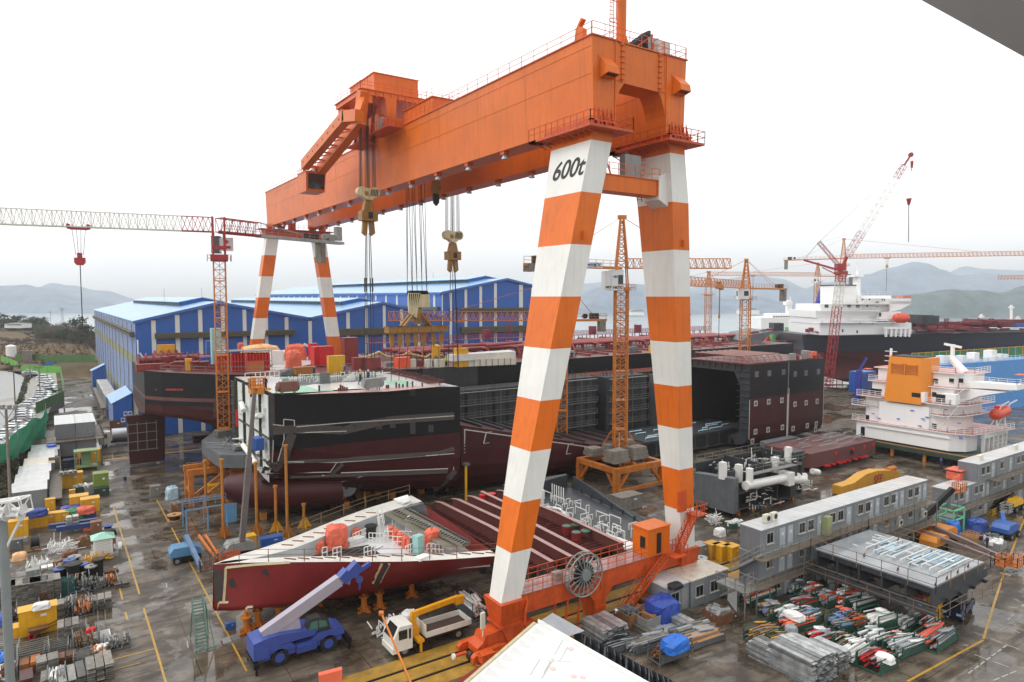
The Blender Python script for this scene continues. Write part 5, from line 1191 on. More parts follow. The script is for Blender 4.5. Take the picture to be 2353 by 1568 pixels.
for k_,(xa,xb,za,zb,lab)in enumerate(((17.7,42.2,11.6,5.95,'dark red lower hull block with white chalk edges, behind the left banded leg'),(42.6,56,5.75,4.3,'short dark red lower hull block behind the portal tower crane base'))):
 t=T('lower_hull_block',lab,'ship block',((xa+xb)/2,45,0));n_=5;sc=[]
 for i in range(n_+1):
  u=i/n_;x=xa+(xb-xa)*u;zt=za+(zb-za)*u;y=39.5-.6*u if k_==0 else 38.9
  sc.append([(x,y,zt),(x,y+.02,zt*.66+.6),(x,y+.3,zt*.42+.6),(x,y+1.2,zt*.24+.5),(x,y+3,1.0),(x,y+6,.8),(x,y+14,.8),(x,y+14,zt)])
 b=MB();b.loft(sc,True,True);b.build('plating',RED,t)
 b=MB();
 def edge(x,dz_):u=(x-xa)/(xb-xa);return(x,(39.5-.6*u if k_==0 else 38.9)-.05,za+(zb-za)*u-dz_)
 for x0,x1 in((xa+.5,xb-.5),):
  pr=[x0+(x1-x0)*i/40 for i in range(41)]
  for p,q in zip(pr[:-1],pr[1:]):b.bar(edge(p,.55),edge(q,.55),.05,.16)
  for x in(x0,x1):
   for i in range(8):
    z0=edge(x,.5);b.bar((z0[0],z0[1],z0[2]-i*.5),(z0[0],z0[1]+.03*i*i*.3,z0[2]-i*.5-.5),.14,.05)
 for x in((22,27.5,38)if k_==0 else(48,)):e_=edge(x,.5);b.bar(e_,(x-.5,e_[1],e_[2]-1.7),.16,.05);b.bar(e_,(x+1.0,e_[1],e_[2]-.0),.16,.05);b.bar((x-.5,e_[1],e_[2]-1.7),(x+.5,e_[1],e_[2]-1.7),.16,.05)
 b.build('chalk_line',WLINE,t);b=MB()
 for x in range(int(xa)+1,int(xb),4):u=(x-xa)/(xb-xa);zt=za+(zb-za)*u;b.box(x,41,zt+.02,x+.3,53,zt+.4)
 b.build('floor_web',DPRIM,t)
SCAF=mat('galvanised staging',(128,128,122),.5,.3,var=.3,scale=2)
for k_,(xa,xb,y,zt,zb,lab,st)in enumerate(((20,47,57,14.1,1,'long grey bulkhead block hung with walkway staging, left of the left banded leg',1),(48,59,56.4,14.7,1,'grey bulkhead block with five rows of staging between the banded legs',1),(61.4,73,55.8,14.4,1,'grey corrugated bulkhead block right of the portal tower crane mast',1),(75,88.4,52,14.2,3,'grey corrugated bulkhead block just right of the right banded leg',0))):
 t=T('bulkhead_block',lab,'ship block',((xa+xb)/2,y,0));b=MB();x=xa;sec=[]
 pts=[]
 while x<xb:pts+=[(x,0),(min(xb,x+1.1),0),(min(xb,x+1.5),.5),(min(xb,x+2.6),.5)];x+=3.0
 pts.append((xb,0));pts=sorted(set(pts))
 P0=[(px_,y+o)for px_,o in pts]
 b.prism([(px_,py_,zb)for px_,py_ in P0]+[(xb,y+5,zb),(xa,y+5,zb)],(0,0,zt-zb));b.build('bulkhead',DPRIM if k_!=3 else PRIM,t)
 if st:
  b=MB();n_=5
  for i in range(n_):
   z=zt-.3-i*2.35;b.box(xa+.3,y-1.0,z-.06,xb-.3,y-.2,z);b.rail([(xa+.3,y-1.0,z),(xb-.3,y-1.0,z)],1.0,2.4,.06,1)
  for i in range(int((xb-xa)/4.5)):b.bar((xa+2+i*4.5,y-1.05,zb),(xa+2+i*4.5,y-1.05,zt+.8),.07)
  b.build('staging',SCAF,t)
 b=MB()
 for i in range(10):p=V(U(xa,xb-1),y+U(0,3),zt);b.bar(p,p+V(U(-.4,.4),0,U(.6,1.6)),.1)
 b.build('lifting_stub',DPRIM,t)
t=T('double_bottom_block','low dark grey double bottom block with rounded openings behind the right banded leg','ship block',(70,44,0));b=MB()
b.box(58,41,3.6,88,52,3.9);b.box(58,41.5,.6,88,41.8,3.6);b.box(58,51,.6,88,51.3,3.6);b.build('plating',DPRIM,t);b=MB()
for i in range(9):x=58.5+i*3.6;b.prism([(x,41.4,1.0),(x+2.4,41.4,1.0),(x+2.7,41.4,1.5),(x+2.7,41.4,2.7),(x+2.4,41.4,3.2),(x,41.4,3.2),(x-.3,41.4,2.7),(x-.3,41.4,1.5)],(0,.12,0))
b.build('opening',mat('dark opening',(18,20,22),.8),t);b=MB()
LBLU=mat('pale blue pipe',(190,220,232),.35)
for i in range(26):x=U(59,84);y=U(42,50);b.tube((x,y,4.2),(x+U(1.5,4),y,4.2),.1,5);b.tube((x,y,3.9),(x,y,4.2),.08,4)
b.build('small_pipe',LBLU,t)
MS=T('midship_block','boxy midship block, black over dark red, open end showing dark hold','ship block',(94,44,0))
xa,xb,yn,yf,zt,zb=81.7,107.6,36,51.5,17.5,.9
def secM(x,yn):return[(x,yn,zt),(x,yn,5),(x,yn+.15,3.2),(x,yn+.6,2.0),(x,yn+1.6,1.2),(x,yn+3.2,zb)]
b=MB();A=secM(xa,yn);B_=secM(xb,yn);ins=[(2.3,zt),(2.3,5),(2.4,4),(2.8,3.4),(3.4,3.0),(4.4,2.8)]
A2=[(xa,yn+o,z)for o,z in ins];B2=[(xb,yn+o,z)for o,z in ins]
b.loft([A,B_],False,False);b.loft([A2,B2],False,False,1)
for p,q,r_,s_ in zip(A[:-1],A[1:],A2[1:],A2[:-1]):b.face([p,q,r_,s_],1)
for p,q,r_,s_ in zip(B_[:-1],B_[1:],B2[1:],B2[:-1]):b.face([p,q,r_,s_],1)
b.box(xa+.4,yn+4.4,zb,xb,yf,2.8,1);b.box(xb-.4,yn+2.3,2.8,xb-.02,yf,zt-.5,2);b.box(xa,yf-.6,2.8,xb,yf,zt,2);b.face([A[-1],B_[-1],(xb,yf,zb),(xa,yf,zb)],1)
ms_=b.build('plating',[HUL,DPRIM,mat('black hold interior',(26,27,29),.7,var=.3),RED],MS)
bm=bmesh.new();bm.from_mesh(ms_.data);bmesh.ops.bisect_plane(bm,geom=bm.verts[:]+bm.edges[:]+bm.faces[:],plane_co=(0,0,10.6),plane_no=(0,0,1),dist=.0001)
for f in bm.faces:
 if f.material_index==0 and f.calc_center_median().z<10.6:f.material_index=3
bm.to_mesh(ms_.data);bm.free()
b=MB();b.box(xa-.5,yn+.3,zt,xb,yf,zt+.25);
for i in range(9):b.box(xa-.45,yn+2+i*1.6,zt-1.1,xb-.5,yn+2.12+i*1.6,zt-.003)
b.build('deck',BROWN,MS)
b=MB();b.prism([(xa-.05,yn+2.3,zt-.05),(xa-.05,yn+4.6,zt-.05),(xa-.05,yn+2.3,zt-4.5)],(.3,0,0));b.box(xa-.1,yn+2.3,zt-1.6,xa+.2,yf,zt-.1)
for i in range(10):b.box(xa-.3,yn+2.32,4.2+i*1.3,xa+.1,yn+3.0,4.3+i*1.3);b.box(xa-.3,yn+.15,4.5+i*1.3,xa-.02,yn+2.2,4.6+i*1.3)
b.tube((xa-.12,yn+1.4,2.2),(xa-.02,yn+1.4,2.2),.8,14);b.build('end_frame',DPRIM,MS)
b=MB();
for i in range(7):b.path([(xa+1.2+i*1.9,yf-.5,zt+1.5),(xa+1.2+i*1.9,yn+2.4,zt+1.5),(xa+1.2+i*1.9,yn+1.5,zt+.4)],.16,6)
b.build('deck_pipe',mat('pinkish white pipe',(150,112,104),.4),MS)
k3=lambda x,y:((2500+x/2.614)/1.7408,(1300+y/2.614)/1.7408)
b=MB();w=MB()
for row,pts in enumerate(([(1378,517),(1510,507),(1658,494),(1780,514),(1893,504),(2023,489)],[(1368,823),(1503,805),(1640,789),(1778,830),(1895,815),(2010,800)],[(1364,1118),(1496,1098),(1646,1072),(1758,1086),(1906,1055),(2000,1036),(1992,1095),(1332,1218)])):
 for x,y in pts:
  p=onY(*k3(x,y),yn-.02);s_=.55 if row else .6
  (w if row else b).box(p.x-s_,yn-.035,p.z-s_,p.x+s_,yn-.005,p.z+s_);b.box(p.x-s_*.6,yn-.06,p.z-s_*.6,p.x+s_*.6,yn-.037,p.z+s_*.6)
for i in range(28):p=onY(*k3(1708-i*.6,672+i*20),yn);w.box(p.x-.32,yn-.035,p.z-.22,p.x+.32,yn-.005,p.z+.22);
b.box(onY(*k3(1712,400),yn).x-.2,yn-.05,10.7,onY(*k3(1712,400),yn).x+.2,yn-.01,17.4)
w.box(xa-.02,yn-.04,2.5,xa+.14,yn-.003,10.5);w.box(xb-.2,yn-.04,2.5,xb-.06,yn-.003,13.5);b.build('weld_patch',PRIM,MS);w.build('chalk_mark',WLINE,MS)
for i,(x,y,sh,mm,s_)in enumerate(((1750,365,'d',GREY,1.2),(1885,350,'d',GREY,1.5),(1955,340,'b',TARP,1.3),(1985,355,'d',DRED,.7),(2025,350,'d',DRED,.7),(1800,360,'d',DRED,.8),(1445,330,'b',WPIPE,.5),(1190,330,'b',WPIPE,.9),(1050,310,'b',WPIPE,.9))):
 p=gp(*k3(x,y),zt+.25);b=MB()
 if sh=='d':b.tube(p,p+V(0,0,s_*1.1),s_*.6,10)
 else:b.cb(p+V(0,0,s_/2),(s_*1.3,s_,s_))
 b.build('deck_fitting',mm,MS)
b=MB();b.rail([(xa,yn+.4,zt+.2),(xa,yf,zt+.2)],1.1,1.5,.06);b.rail([(xa,yn+.4,zt+.25),(xb,yn+.4,zt+.25)],1.0,2.5,.05);b.build('handrail',DRED,MS)
BW=T('ship_bow_block','red ship bow block lying on orange stands, its white open deck full of gear','ship block',(-10,15,0))
near=[(-21.6,17),(-19.6,16.1),(-17.3,14.7),(-14.5,12.9),(-11.7,11.1),(-9.2,9.4),(-6.9,7.9),(-4.6,6.7),(-2.3,5.6),(1.5,4.0)]
far=[(-21.6,17.1),(-19.5,18.0),(-17,18.7),(-14.4,19.6),(-12,20.8),(-9.6,22.1),(-6.5,23.6),(-3.3,25),(0,26),(3.2,26.8)]
nb_=[(-21.7,16.6),(-20.4,15.7),(-18.5,14.9),(-15.8,13.9),(-13,13.1),(-10.5,12.5),(-8,12.1),(-5.4,11.8),(-2.6,11.5),(1.2,11.2)]
ZD,ZB=6.3,2.1
secs5=[]
for(x,y),(x2,y2),(xb_,yb_)in zip(near,far,nb_):
 yc=17.0;s=[(x,y,ZD)]
 for u,w in((.25,.16),(.5,.38),(.75,.66),(.9,.86),(1,1)):s.append((x+(xb_-x)*w,y+(yb_-y)*w,ZD+(ZB-ZD)*u))
 s.append((xb_,yc,ZB-.1));fb=2*yc-yb_
 for u,w in((1,1),(.9,.86),(.75,.66),(.5,.38),(.25,.16)):s.append((x2+(xb_-x2)*w,y2+(fb-y2)*w,ZD+(ZB-ZD)*u))
 s.append((x2,y2,ZD));secs5.append(s)
b=MB();b.loft(secs5,False,False,0,True);b.face(secs5[-1]);b.build('hull_plating',[BRED,DPRIM],BW)
b=MB();lim=secs5
k7=K(800,2030);cr=MB();gr=MB()
def rib5(bb,pts,w,off=.05):ribbon(bb,[k7(*p)for p in pts],w,[s_[:9]for s_ in secs5],0,off)
rib5(cr,[(222,850),(235,640),(222,545),(480,520),(800,500)],.22);rib5(cr,[(160,930),(165,855),(250,850)],.2);rib5(cr,[(1345,605),(1470,600),(1470,690),(1345,692),(1345,605)],.2);rib5(cr,[(1540,680),(1580,590),(1640,510)],.22);rib5(cr,[(1610,670),(1650,580),(1710,500)],.22);rib5(cr,[(400,930),(410,895),(470,890)],.2)
rib5(gr,[(185,540),(195,830)],1.0,.04);rib5(gr,[(1560,720),(1590,640),(1680,505)],.7,.03)
cr.build('cream_line',mat('cream paint line',(190,178,140),.6,var=.2,scale=2),BW);gr.build('weld_seam',SEAM,BW)
b=MB()
for px,py,r_ in((305,675,.42),(610,580,.32)):
 c_=shell(*k7(px,py),[s_[:9]for s_ in secs5]);n_=(CV-c_).normalized();u_=V(1,0,0);w_=u_.cross(n_).normalized();b.prism([c_+u_*r_*math.cos(a*pi/8)+w_*r_*math.sin(a*pi/8)+n_*.06 for a in range(16)],n_*.02)
b.build('hawse_hole',BLK,BW)
b=MB();c_=shell(*k7(1410,640),[s_[:9]for s_ in secs5]);n_=(CV-c_).normalized();u_=V(.83,-.55,0);w_=u_.cross(n_).normalized();b.prism([c_+u_*a*.9+w_*q*.7+n_*.07 for a,q in((-1,-1),(1,-1),(1,1),(-1,1))],n_*.02);b.build('grey_patch',PRIM,BW)
def inset(pl,d,sgn):return[(x+(.9 if i==0 else 0),y+sgn*d*(.15 if i==0 else min(1,.35+i*.2)))for i,(x,y)in enumerate(pl)]
ni=inset(near,1.7,1);fi=inset(far,2.9,-1);b=MB()
for i in range(9):
 for a,c_ in((near,ni),(far,fi)):
  b.face([(*a[i],ZD+.02),(*a[i+1],ZD+.02),(*c_[i+1],ZD+.02),(*c_[i],ZD+.02)]);b.face([(*c_[i],ZD+.02),(*c_[i+1],ZD+.02),(*c_[i+1],4.7),(*c_[i],4.7)],1)
for i in range(9):b.face([(*ni[i],4.9),(*ni[i+1],4.9),(*fi[i+1],4.9),(*fi[i],4.9)],2)
WELL=mat('pale grey well deck',(204,207,208),.3,var=.15,scale=.5,rust=.25)
b.build('deck',[mat('off white deck',(214,212,204),.35,var=.15,scale=.8,rust=.35,rustcol=(150,120,90)),mat('pale bulwark',(172,176,178),.4,var=.15),WELL],BW)
kb=lambda x,y:((1100+x/2.614)/1.7408,(1950+y/2.614)/1.7408)
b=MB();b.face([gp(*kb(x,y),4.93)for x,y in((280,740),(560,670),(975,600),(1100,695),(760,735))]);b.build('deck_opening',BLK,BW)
b=MB()
for i in range(9):p=gp(*kb(300+i*85,735-i*5),4.95);b.bar(p,p+V(2.0,1.0,.1),.06)
b.build('opening_beam',PRIM,BW)
b=MB();b.slab([gp(*kb(x,y),ZD+.35)for x,y in((1230,240),(1400,215),(2045,560),(1960,605))],.3);b.face([gp(*kb(x,y),ZD-.1)for x,y in((1130,280),(1230,240),(1960,605),(1830,660))]);b.build('aft_deck',mat('dirty grey green deck',(118,114,100),.5,var=.3,scale=.8),BW)
b=MB()
for i in range(26):t_=i/25;p=gp(*kb(1400+640*t_,225+335*t_),ZD+.36);b.bar(p,p+V(-.5,.1,.1),.1)
for i in range(26):t_=i/25;p=gp(*kb(1240+720*t_,250+350*t_),ZD+.36);b.bar(p,p+V(.45,.0,.1),.1)
b.build('stiffener_row',DPRIM,BW)
b=MB();q=[gp(*kb(1390,215),ZD+.2),gp(*kb(1610,300),ZD-.6),gp(*kb(1550,165),ZD+1.0)];b.prism(q,(.05,.05,.05));b.build('end_plate',PRIM,BW)
b=MB();
for i in range(4):q=[gp(*kb(1240+i*40,130+i*25),ZD+.4),gp(*kb(1390+i*10,85+i*28),ZD+.9),gp(*kb(1430,175),ZD+.3)];b.prism(q,(0,.05,.1))
b.build('frame_plate',INTW,BW)
b=MB()
for i in range(16):x=100+i*140;y=745-(x*.03);p=gp(*kb(x,y),ZD+.05);b.bar(p,p+V(.8,-.9,.02),.09)
for i in range(9):p=gp(*kb(70+i*110,600-i*42),ZD+.05);b.bar(p,p+V(.9,-.8,.02),.09)
b.build('rusty_stiffener',mat('rusty bar',(120,72,44),.7,var=.3),BW)
b=MB()
def wire(pl,step):
 prev=None
 for x,y in pl:
  p=V(x,y,ZD);b.bar(p,p+V(0,0,1.25),.06)
  if prev:b.bar(prev+V(0,0,1.2),p+V(0,0,1.2),.035);b.bar(prev+V(0,0,.7),p+V(0,0,.7),.035)
  prev=p
wire([(x+.1,y+.1)for x,y in near],2);wire([(x,y+.5)for x,y in far],2);b.build('guard_wire',mat('rusty wire',(120,96,76),.6),BW)
def bgear(name,x,y,s,m,shape='box',z=4.92,rz=.3):
 p=gp(*kb(x,y),z);b=MB()
 if shape=='tarp':lump(b,p,s,0,int(x),top=.4)
 elif shape=='tube':b.tube(p,p+V(0,0,s[2]),s[0]/2,12);b.tube(p+V(0,0,s[2]),p+V(0,0,s[2]+.12),s[0]*.62,12)
 elif shape=='rail':
  a=math.cos(rz)*s[0]/2;c_=math.sin(rz)*s[0]/2;b.rail([p+V(-a,-c_,0),p+V(a,c_,0)],s[2],s[1],.07)
 else:b.cb(p+V(0,0,s[2]/2),s,rz)
 return b.build(name,m,BW)
bgear('tarp_covered_winch',645,625,(2.3,1.9,2.5),TARP,'tarp');bgear('tarp_covered_winch',445,665,(1.4,1.2,1.1),TARP,'tarp');bgear('tarp_covered_winch',840,510,(1.2,.7,.9),TARP,'tarp');bgear('tarp_covered_winch',1645,640,(1.7,1.4,2.2),TARP,'tarp')
for i in range(5):bgear('tarp_covered_valve',1215+i*50,520+i*36,(.75,.75,1.3),TARP,'tarp')
bgear('turquoise_locker',1500,690,(.9,.8,1.9),TURQ)
for x,y,h in((1350,380,1.3),(1400,470,1.7),(1425,480,1.6),(1470,500,1.3),(1420,680,1.3),(1765,660,1.0),(1375,460,1.6)):bgear('vent_pipe',x,y,(.3,.3,h),WPIPE if x!=1420 else PRIM,'tube')
for x,y,w,rz in((1000,520,1.6,.1),(1180,520,1.2,1.2),(1230,560,1.8,-.7),(1330,620,2,-.7),(1350,560,2,-.7),(1420,700,1.6,.4),(1650,680,1.5,.2),(1700,700,1.2,-.8),(1890,640,1.4,.2),(990,720,1.2,.1),(650,735,.9,.1),(420,590,.9,.3),(470,580,.8,.3),(720,500,1,.5),(880,560,2,.5),(1280,420,1.5,.3),(20,740,.6,.3),(520,735,.5,.1),(1060,580,1.6,-.7),(800,430,.8,.2)):bgear('safety_rail',x,y,(w,.45,1.05),WPIPE,'rail',rz=rz)
for i in range(5):bgear('bulwark_stay',15+i*22,690,(.12,.3,.9),WPIPE,z=5)
bgear('platform',830,580,(2.0,1.0,.5),INTW);bgear('white_box',1540,745,(1.4,.9,.25),WPIPE,z=ZD);bgear('rope_drum',1005,520,(1.1,.9,1.2),BLK,'tube')
p=gp(*kb(1125,485),4.92);q=gp(*kb(1095,300),ZD+.4);b=MB();s_=V(.35,.2,0);b.bar(p-s_,q-s_,.08,.16);b.bar(p+s_,q+s_,.08,.16)
for i in range(9):c_=p.lerp(q,(i+.5)/9);b.bar(c_-s_,c_+s_,.16,.04)
for s in(-1,1):b.bar(p+s_*s+V(0,0,1),q+s_*s+V(0,0,1),.05);b.bar(q+s_*s,q+s_*s+V(0,0,1),.05)
b.build('stair',WPIPE,BW)
for i,(x,y)in enumerate(((-19.3,14.9),(-18.1,15.6),(-16.2,15.3),(-8.6,13),(-7,12.9),(-3.2,13.5),(-12,17),(0,17),(-4,20))):
 t=T('keel_stand',['rusty orange','orange'][i%2]+' screw stand under the red bow block, '+['nearest the bow tip','second from the bow tip','third from the bow tip','left of the middle pair','right of the middle pair','near the banded leg','deep under the keel','far under the right end','far under the middle'][i],'stand',(x,y,0),'stands under the bow block')
 b=MB();b.tube((x,y,.1),(x,y,ZB-.6),.3,10);b.tube((x,y,ZB-.6),(x,y,ZB),.18,8);b.tube((x,y,ZB-.62),(x,y,ZB-.5),.5,10)
 for j in range(4):a=pi/2*j+.4;b.bar((x,y,.12),(x+.8*math.cos(a),y+.8*math.sin(a),.12),.25,.2);b.prism([(x,y,.15),(x+.7*math.cos(a),y+.7*math.sin(a),.15),(x,y,1.0)],(.04,.04,0))
 b.build('screw_column',mat('worn orange stand',(190,110,30),.5,var=.3,rust=.4,streak=.3),t)
PN=T('deck_panel','red brown deck panel lying upside down with tall curved girders, behind the cable reel','ship panel',(11,14,0))
b=MB();b.box(5.2,3.8,4.1,17.6,26.2,4.25);b.build('plate',BROWN,PN)
for x in(6.05,8.4,10.6,15.2,12.9):
 b=MB();y0,y1=(1.2,25.7);h=1.25
 pts=[(x,y0,4.3),(x,y0+.5,5.5),(x,y0+2.5,5.55),(x,13,5.8),(x,y1-1.5,5.6),(x,y1,5.35),(x,y1,4.3)]if x!=12.9 else[(x,18,4.3),(x,18,5.4),(x,26,5.5),(x,26.5,4.3)]
 b.prism(pts,(.06,0,0));tp=pts[1:6]if x!=12.9 else pts[1:3]
 for p,q in zip(tp[:-1],tp[1:]):b.bar(V(*p)+V(.03,0,0),V(*q)+V(.03,0,0),.5,.05,1)
 b.build('girder',[BROWN,mat('pale primer flange',(165,128,122),.35,var=.2)],PN)
b=MB()
for i in range(34):y=4.2+i*.66;b.bar((5.3,y,4.36),(17.5,y,4.36),.05,.2)
b.build('stiffener_row',BROWN,PN)
for i in range(70):b=MB();x=U(5.6,17);y=U(4,25.5);z=4.3;h=U(.3,.8);w=U(.2,.8);b.bar((x,y,z),(x,y,z+h),.06);b.bar((x+w,y,z),(x+w,y,z+h),.06);b.bar((x,y,z+h),(x+w,y,z+h),.06);b.build('pipe_clip',DRED,PN)
for x,y in((14.0,9.4),(13.6,7.2),(12.6,25)):
 b=MB();b.tube((x,y,4.3),(x,y,5.3),.55,14);b.build('hatch_coaming',BRT if y>20 else DRED,PN);b=MB();b.tube((x,y,5.31),(x,y,5.36),.5,14);b.tube((x+1.1,y-.3,5.3),(x+1.1,y-.3,5.4),.55,14);b.build('hatch_lid',mat('green hatch ring',(70,105,85),.5)if x>13 else BRT,PN)
b=MB()
for x in(6,11.5,17):
 for y in(5,14.5,25):b.box(x-.3,y-.3,.05,x+.3,y+.3,4.08)
b.build('trestle',DPRIM,PN)
b=MB();b.box(5.6,17.5,.1,6,26,4.05);b.build('side_plate',DPRIM,PN)
t=T('outfitted_block','dark grey triangular hull block crowded with white pipe rails, beside the brown panel','ship block',(22,16,0))
b=MB();pl=[(18.3,6.5),(23.6,5.6),(26,9),(29.3,27.5),(27,29),(18.3,27)];b.prism([(x,y,1.0)for x,y in pl],(0,0,2.0));b.prism([(18.2,26,3),(18.2,29,3),(29,28.6,3.0),(29,28.0,3)],(0,0,1.9));b.prism([(26,9,3),(29.3,27.5,3),(29.6,27.4,4.7),(26.6,8.8,3.4)],(.12,0,0))
for i in range(7):y=9+i*2.6;b.bar((25.9+i*.45,y,1.2),(26.2+i*.45,y,3.6),.2)
b.build('plating',DPRIM,t)
for i in range(60):
 b=MB();x=U(18.6,24.5);y=U(7,25.5);z=3.0;h=U(.4,1.2);L=U(.5,2.6);b.bar((x,y,z),(x,y,z+h),.07)
 if rnd.random()<.5:b.bar((x,y,z+h),(x,y+L,z+h),.08);b.bar((x,y+L,z),(x,y+L,z+h),.07)
 else:b.bar((x,y,z+h),(x+L*.6,y,z+h),.08);b.bar((x+L*.6,y,z),(x+L*.6,y,z+h),.07)
 b.build('pipe_rail',WPIPE,t)
b=MB()
for i in range(6):y=22+i*.5;b.bar((23.5,y,3),(23.5,y,5.2),.1)
b.tube((21,23.5,3),(21,23.5,5),.3,10);b.path([(19.5,21,3.5),(20.5,19,3.6),(19.5,16,3.5)],.18,6);b.build('vent_pipe',WPIPE,t)
b=MB()
for x,y in((19,8),(24,8),(26,26),(19,26)):b.box(x-.3,y-.3,0,x+.3,y+.3,1.0)
b.build('stand',mat('worn orange stand',(190,110,30)),t)
t=T('pipe_bundle','bundle of white pipes on a rack beside the sill beam walkway','pipe bundle',(19.3,7,0));b=MB()
for i in range(5):b.tube((18.6+i*.42,9.6,3.0-.05*(i%2)),(19.0+i*.42,4.6,3.0),.2,10)
b.build('pipe',WPIPE,t);b=MB()
for y in(5.4,7,8.8):b.bar((18.5,y,0),(18.5,y,2.8),.1);b.bar((20.8,y,0),(20.8,y,2.8),.1);b.bar((18.5,y,2.75),(20.8,y,2.75),.1)
b.build('rack',WPIPE,t)
AC=T('accommodation_block','white ship superstructure with an orange funnel standing on a green base plate','superstructure',(108,15,0))
kS=K(3072,1100);SUP=mat('ship white paint',(240,239,237),.4,var=.04,streak=.05,scale=.2);RDK=mat('red deck walkway',(190,120,112),.4)
b=MB();b.prism([(103.2,26,2.6),(103.2,8.6,2.6),(105,6.4,2.6),(108.5,6,2.6),(108.5,26,2.6)],(0,0,3.2));b.prism([(102.9,24,4.9),(102.9,8.3,4.9),(103.2,8.4,4.9),(103.2,24,4.9)],(0,0,.25))
b.prism([(104,24.6,5.85),(104,11.4,5.85),(105.6,9.4,5.85),(113,8.6,5.85),(113,24.6,5.85)],(0,0,3.0));b.prism([(103.4,21.6,5.85),(103.4,12.2,5.85),(104,12.2,5.85),(104,21.6,5.85)],(0,0,4.4))
b.prism([(104.2,24.8,8.9),(104.2,11,8.9),(105.6,8.6,8.9),(114,7.6,8.9),(114,25,8.9)],(0,0,2.0));b.prism([(105,24,11),(105,8.8,11),(114,7.6,11),(114,24,11)],(0,0,2.9));b.prism([(106,23.4,14),(106,9.4,14),(108,7.4,14),(114,7.4,14),(114,23.4,14)],(0,0,2.7))
b.prism([(106.5,8.5,14.2),(106.5,-.6,14.7),(106.5,-.6,15.6),(106.5,8.5,15.4)],(3.4,0,0));b.prism([(106.6,8.5,11.2),(106.6,5.2,13.0),(106.6,1,14.2),(106.6,8.5,14.2)],(3.2,0,0))
hs=b.build('wall',SUP,AC)
b=MB()
for z,pl in((5.86,[(102.7,26.8),(102.7,8.6),(104.6,5.2),(118.5,3.6),(118.5,26)]),(8.9,[(103.1,27.2),(103.1,24),(103.9,24),(103.9,12),(102.9,11.8),(102.9,9.4),(106,7.4),(116,6.2),(116,27)]),(11.0,[(102.8,26),(102.8,21),(104,21),(104,13),(102.8,12.8),(102.8,8.4),(105,6.6),(115.5,6),(115.5,26)]),(14.0,[(104.4,24.6),(104.4,7.8),(108,6.2),(115.5,6.2),(115.5,24.6)]),(16.7,[(105.4,24),(105.4,8.8),(108,6.6),(114.6,6.6),(114.6,24)])):
 b.prism([(x,y,z)for x,y in pl],(0,0,.16),0);b.face([(x,y,z+.165)for x,y in pl],1)
b.build('deck',[SUP,RDK],AC)
b=MB()
for z,pl in((6.03,[(102.8,26.7),(102.8,24)]),(6.03,[(102.8,12.4),(102.8,8.7),(104.7,5.3),(118.4,3.7)]),(9.07,[(103.2,27.1),(103.2,22)]),(9.07,[(103,11.8),(103,9.5),(106,7.5),(116,6.3)]),(11.17,[(102.9,26),(102.9,21)]),(11.17,[(102.9,12.8),(102.9,8.5),(105,6.7),(115.5,6.1)]),(14.17,[(104.5,24.5),(104.5,20)]),(14.17,[(104.5,12),(104.5,7.9),(108,6.3),(115.5,6.3)]),(16.87,[(105.5,13),(105.5,8.9),(108,6.7),(114.6,6.7)]),(15.5,[(106.6,8),(106.6,-.5),(109.8,-.5)])):
 b.rail([(x,y,z)for x,y in pl],1.05,1.4,.07,2)
b.build('handrail',SUP,AC)
FUN=mat('orange funnel paint',(226,138,40),.4,var=.05)
b=MB();b.loft([[(102.9,20.5,10.6),(102.9,13.6,10.6),(105,12.6,10.6),(109,12.6,10.6),(109,20.5,10.6)],[(103.3,19.9,19.4),(103.3,14.0,19.4),(105,13.1,19.4),(108.6,13.1,19.4),(108.6,19.9,19.4)]],True);fn=b.build('funnel',FUN,AC)
b=MB();b.box(103.5,13.9,19.4,108.4,19.7,19.55);b.build('funnel_top',BLK,fn)
for y0,y1 in((14.6,16.6),(17.2,19.2)):
 b=MB()
 for i in range(7):b.cb((103.14-.0,(y0+y1)/2,16.2+i*.28),(.12,y1-y0,.12))
 b.box(103.02,y0-.12,16.0,103.12,y0,18.2);b.box(103.02,y1,16.0,103.12,y1+.12,18.2);b.build('louvre',mat('dark orange louvre',(190,105,35),.5),fn)
def win(y,z,w=.5,h=.7,x=None,m=GLASS):
 b=MB();b.box(x-.05,y-w/2,z-h/2,x-.003,y+w/2,z+h/2);b.build('window',m,AC)
for px,py,X in((890,1275,104),(1490,1355,103.95),(1645,950,106),(1505,952,106),(1730,950,106),(1490,1072,105),(850,1400,103.2),(970,1060,105)):
 p=onX(*kS(px,py),X);big=px in(970,850);win(p.y,p.z,2.2 if px==970 else .8,1.8 if big else .9,X)
for px,py in((1340,1095),(1560,1110)):p=onX(*kS(px,py),102.95);b=MB();b.cb(p+V(1,-1 if px>1400 else 0,0),(1.8,2.4,1.9));b.cb(p+V(.06,.3,0),(.1,1.6,1.5),m=1);b.build('air_intake',[SUP,BLK],AC)
b=MB()
for i in range(12):p=onX(*kS(U(920,1750),U(1190,1480)),103.1+U(0,.3));b.cb(p,(.2,.6,.15))
b.build('blue_lamp_cover',mat('bright blue cover',(60,100,200),.5),AC)
b=MB()
for i in range(6):x=108.7+i*1.9;b.box(x,4.9,1.2,x+.5,5.4,5.8)
b.box(108.5,4.8,4.9,118.6,5.45,5.8);
for i in range(3):
 for j in range(4):b.box(112.8+i*1.9,4.95,1.6+j*.75,114.4+i*1.9,5.1,1.75+j*.75)
 b.box(113.5+i*1.9,4.95,1.4,113.65+i*1.9,5.1,4.9)
b.build('column_screen',SUP,AC)
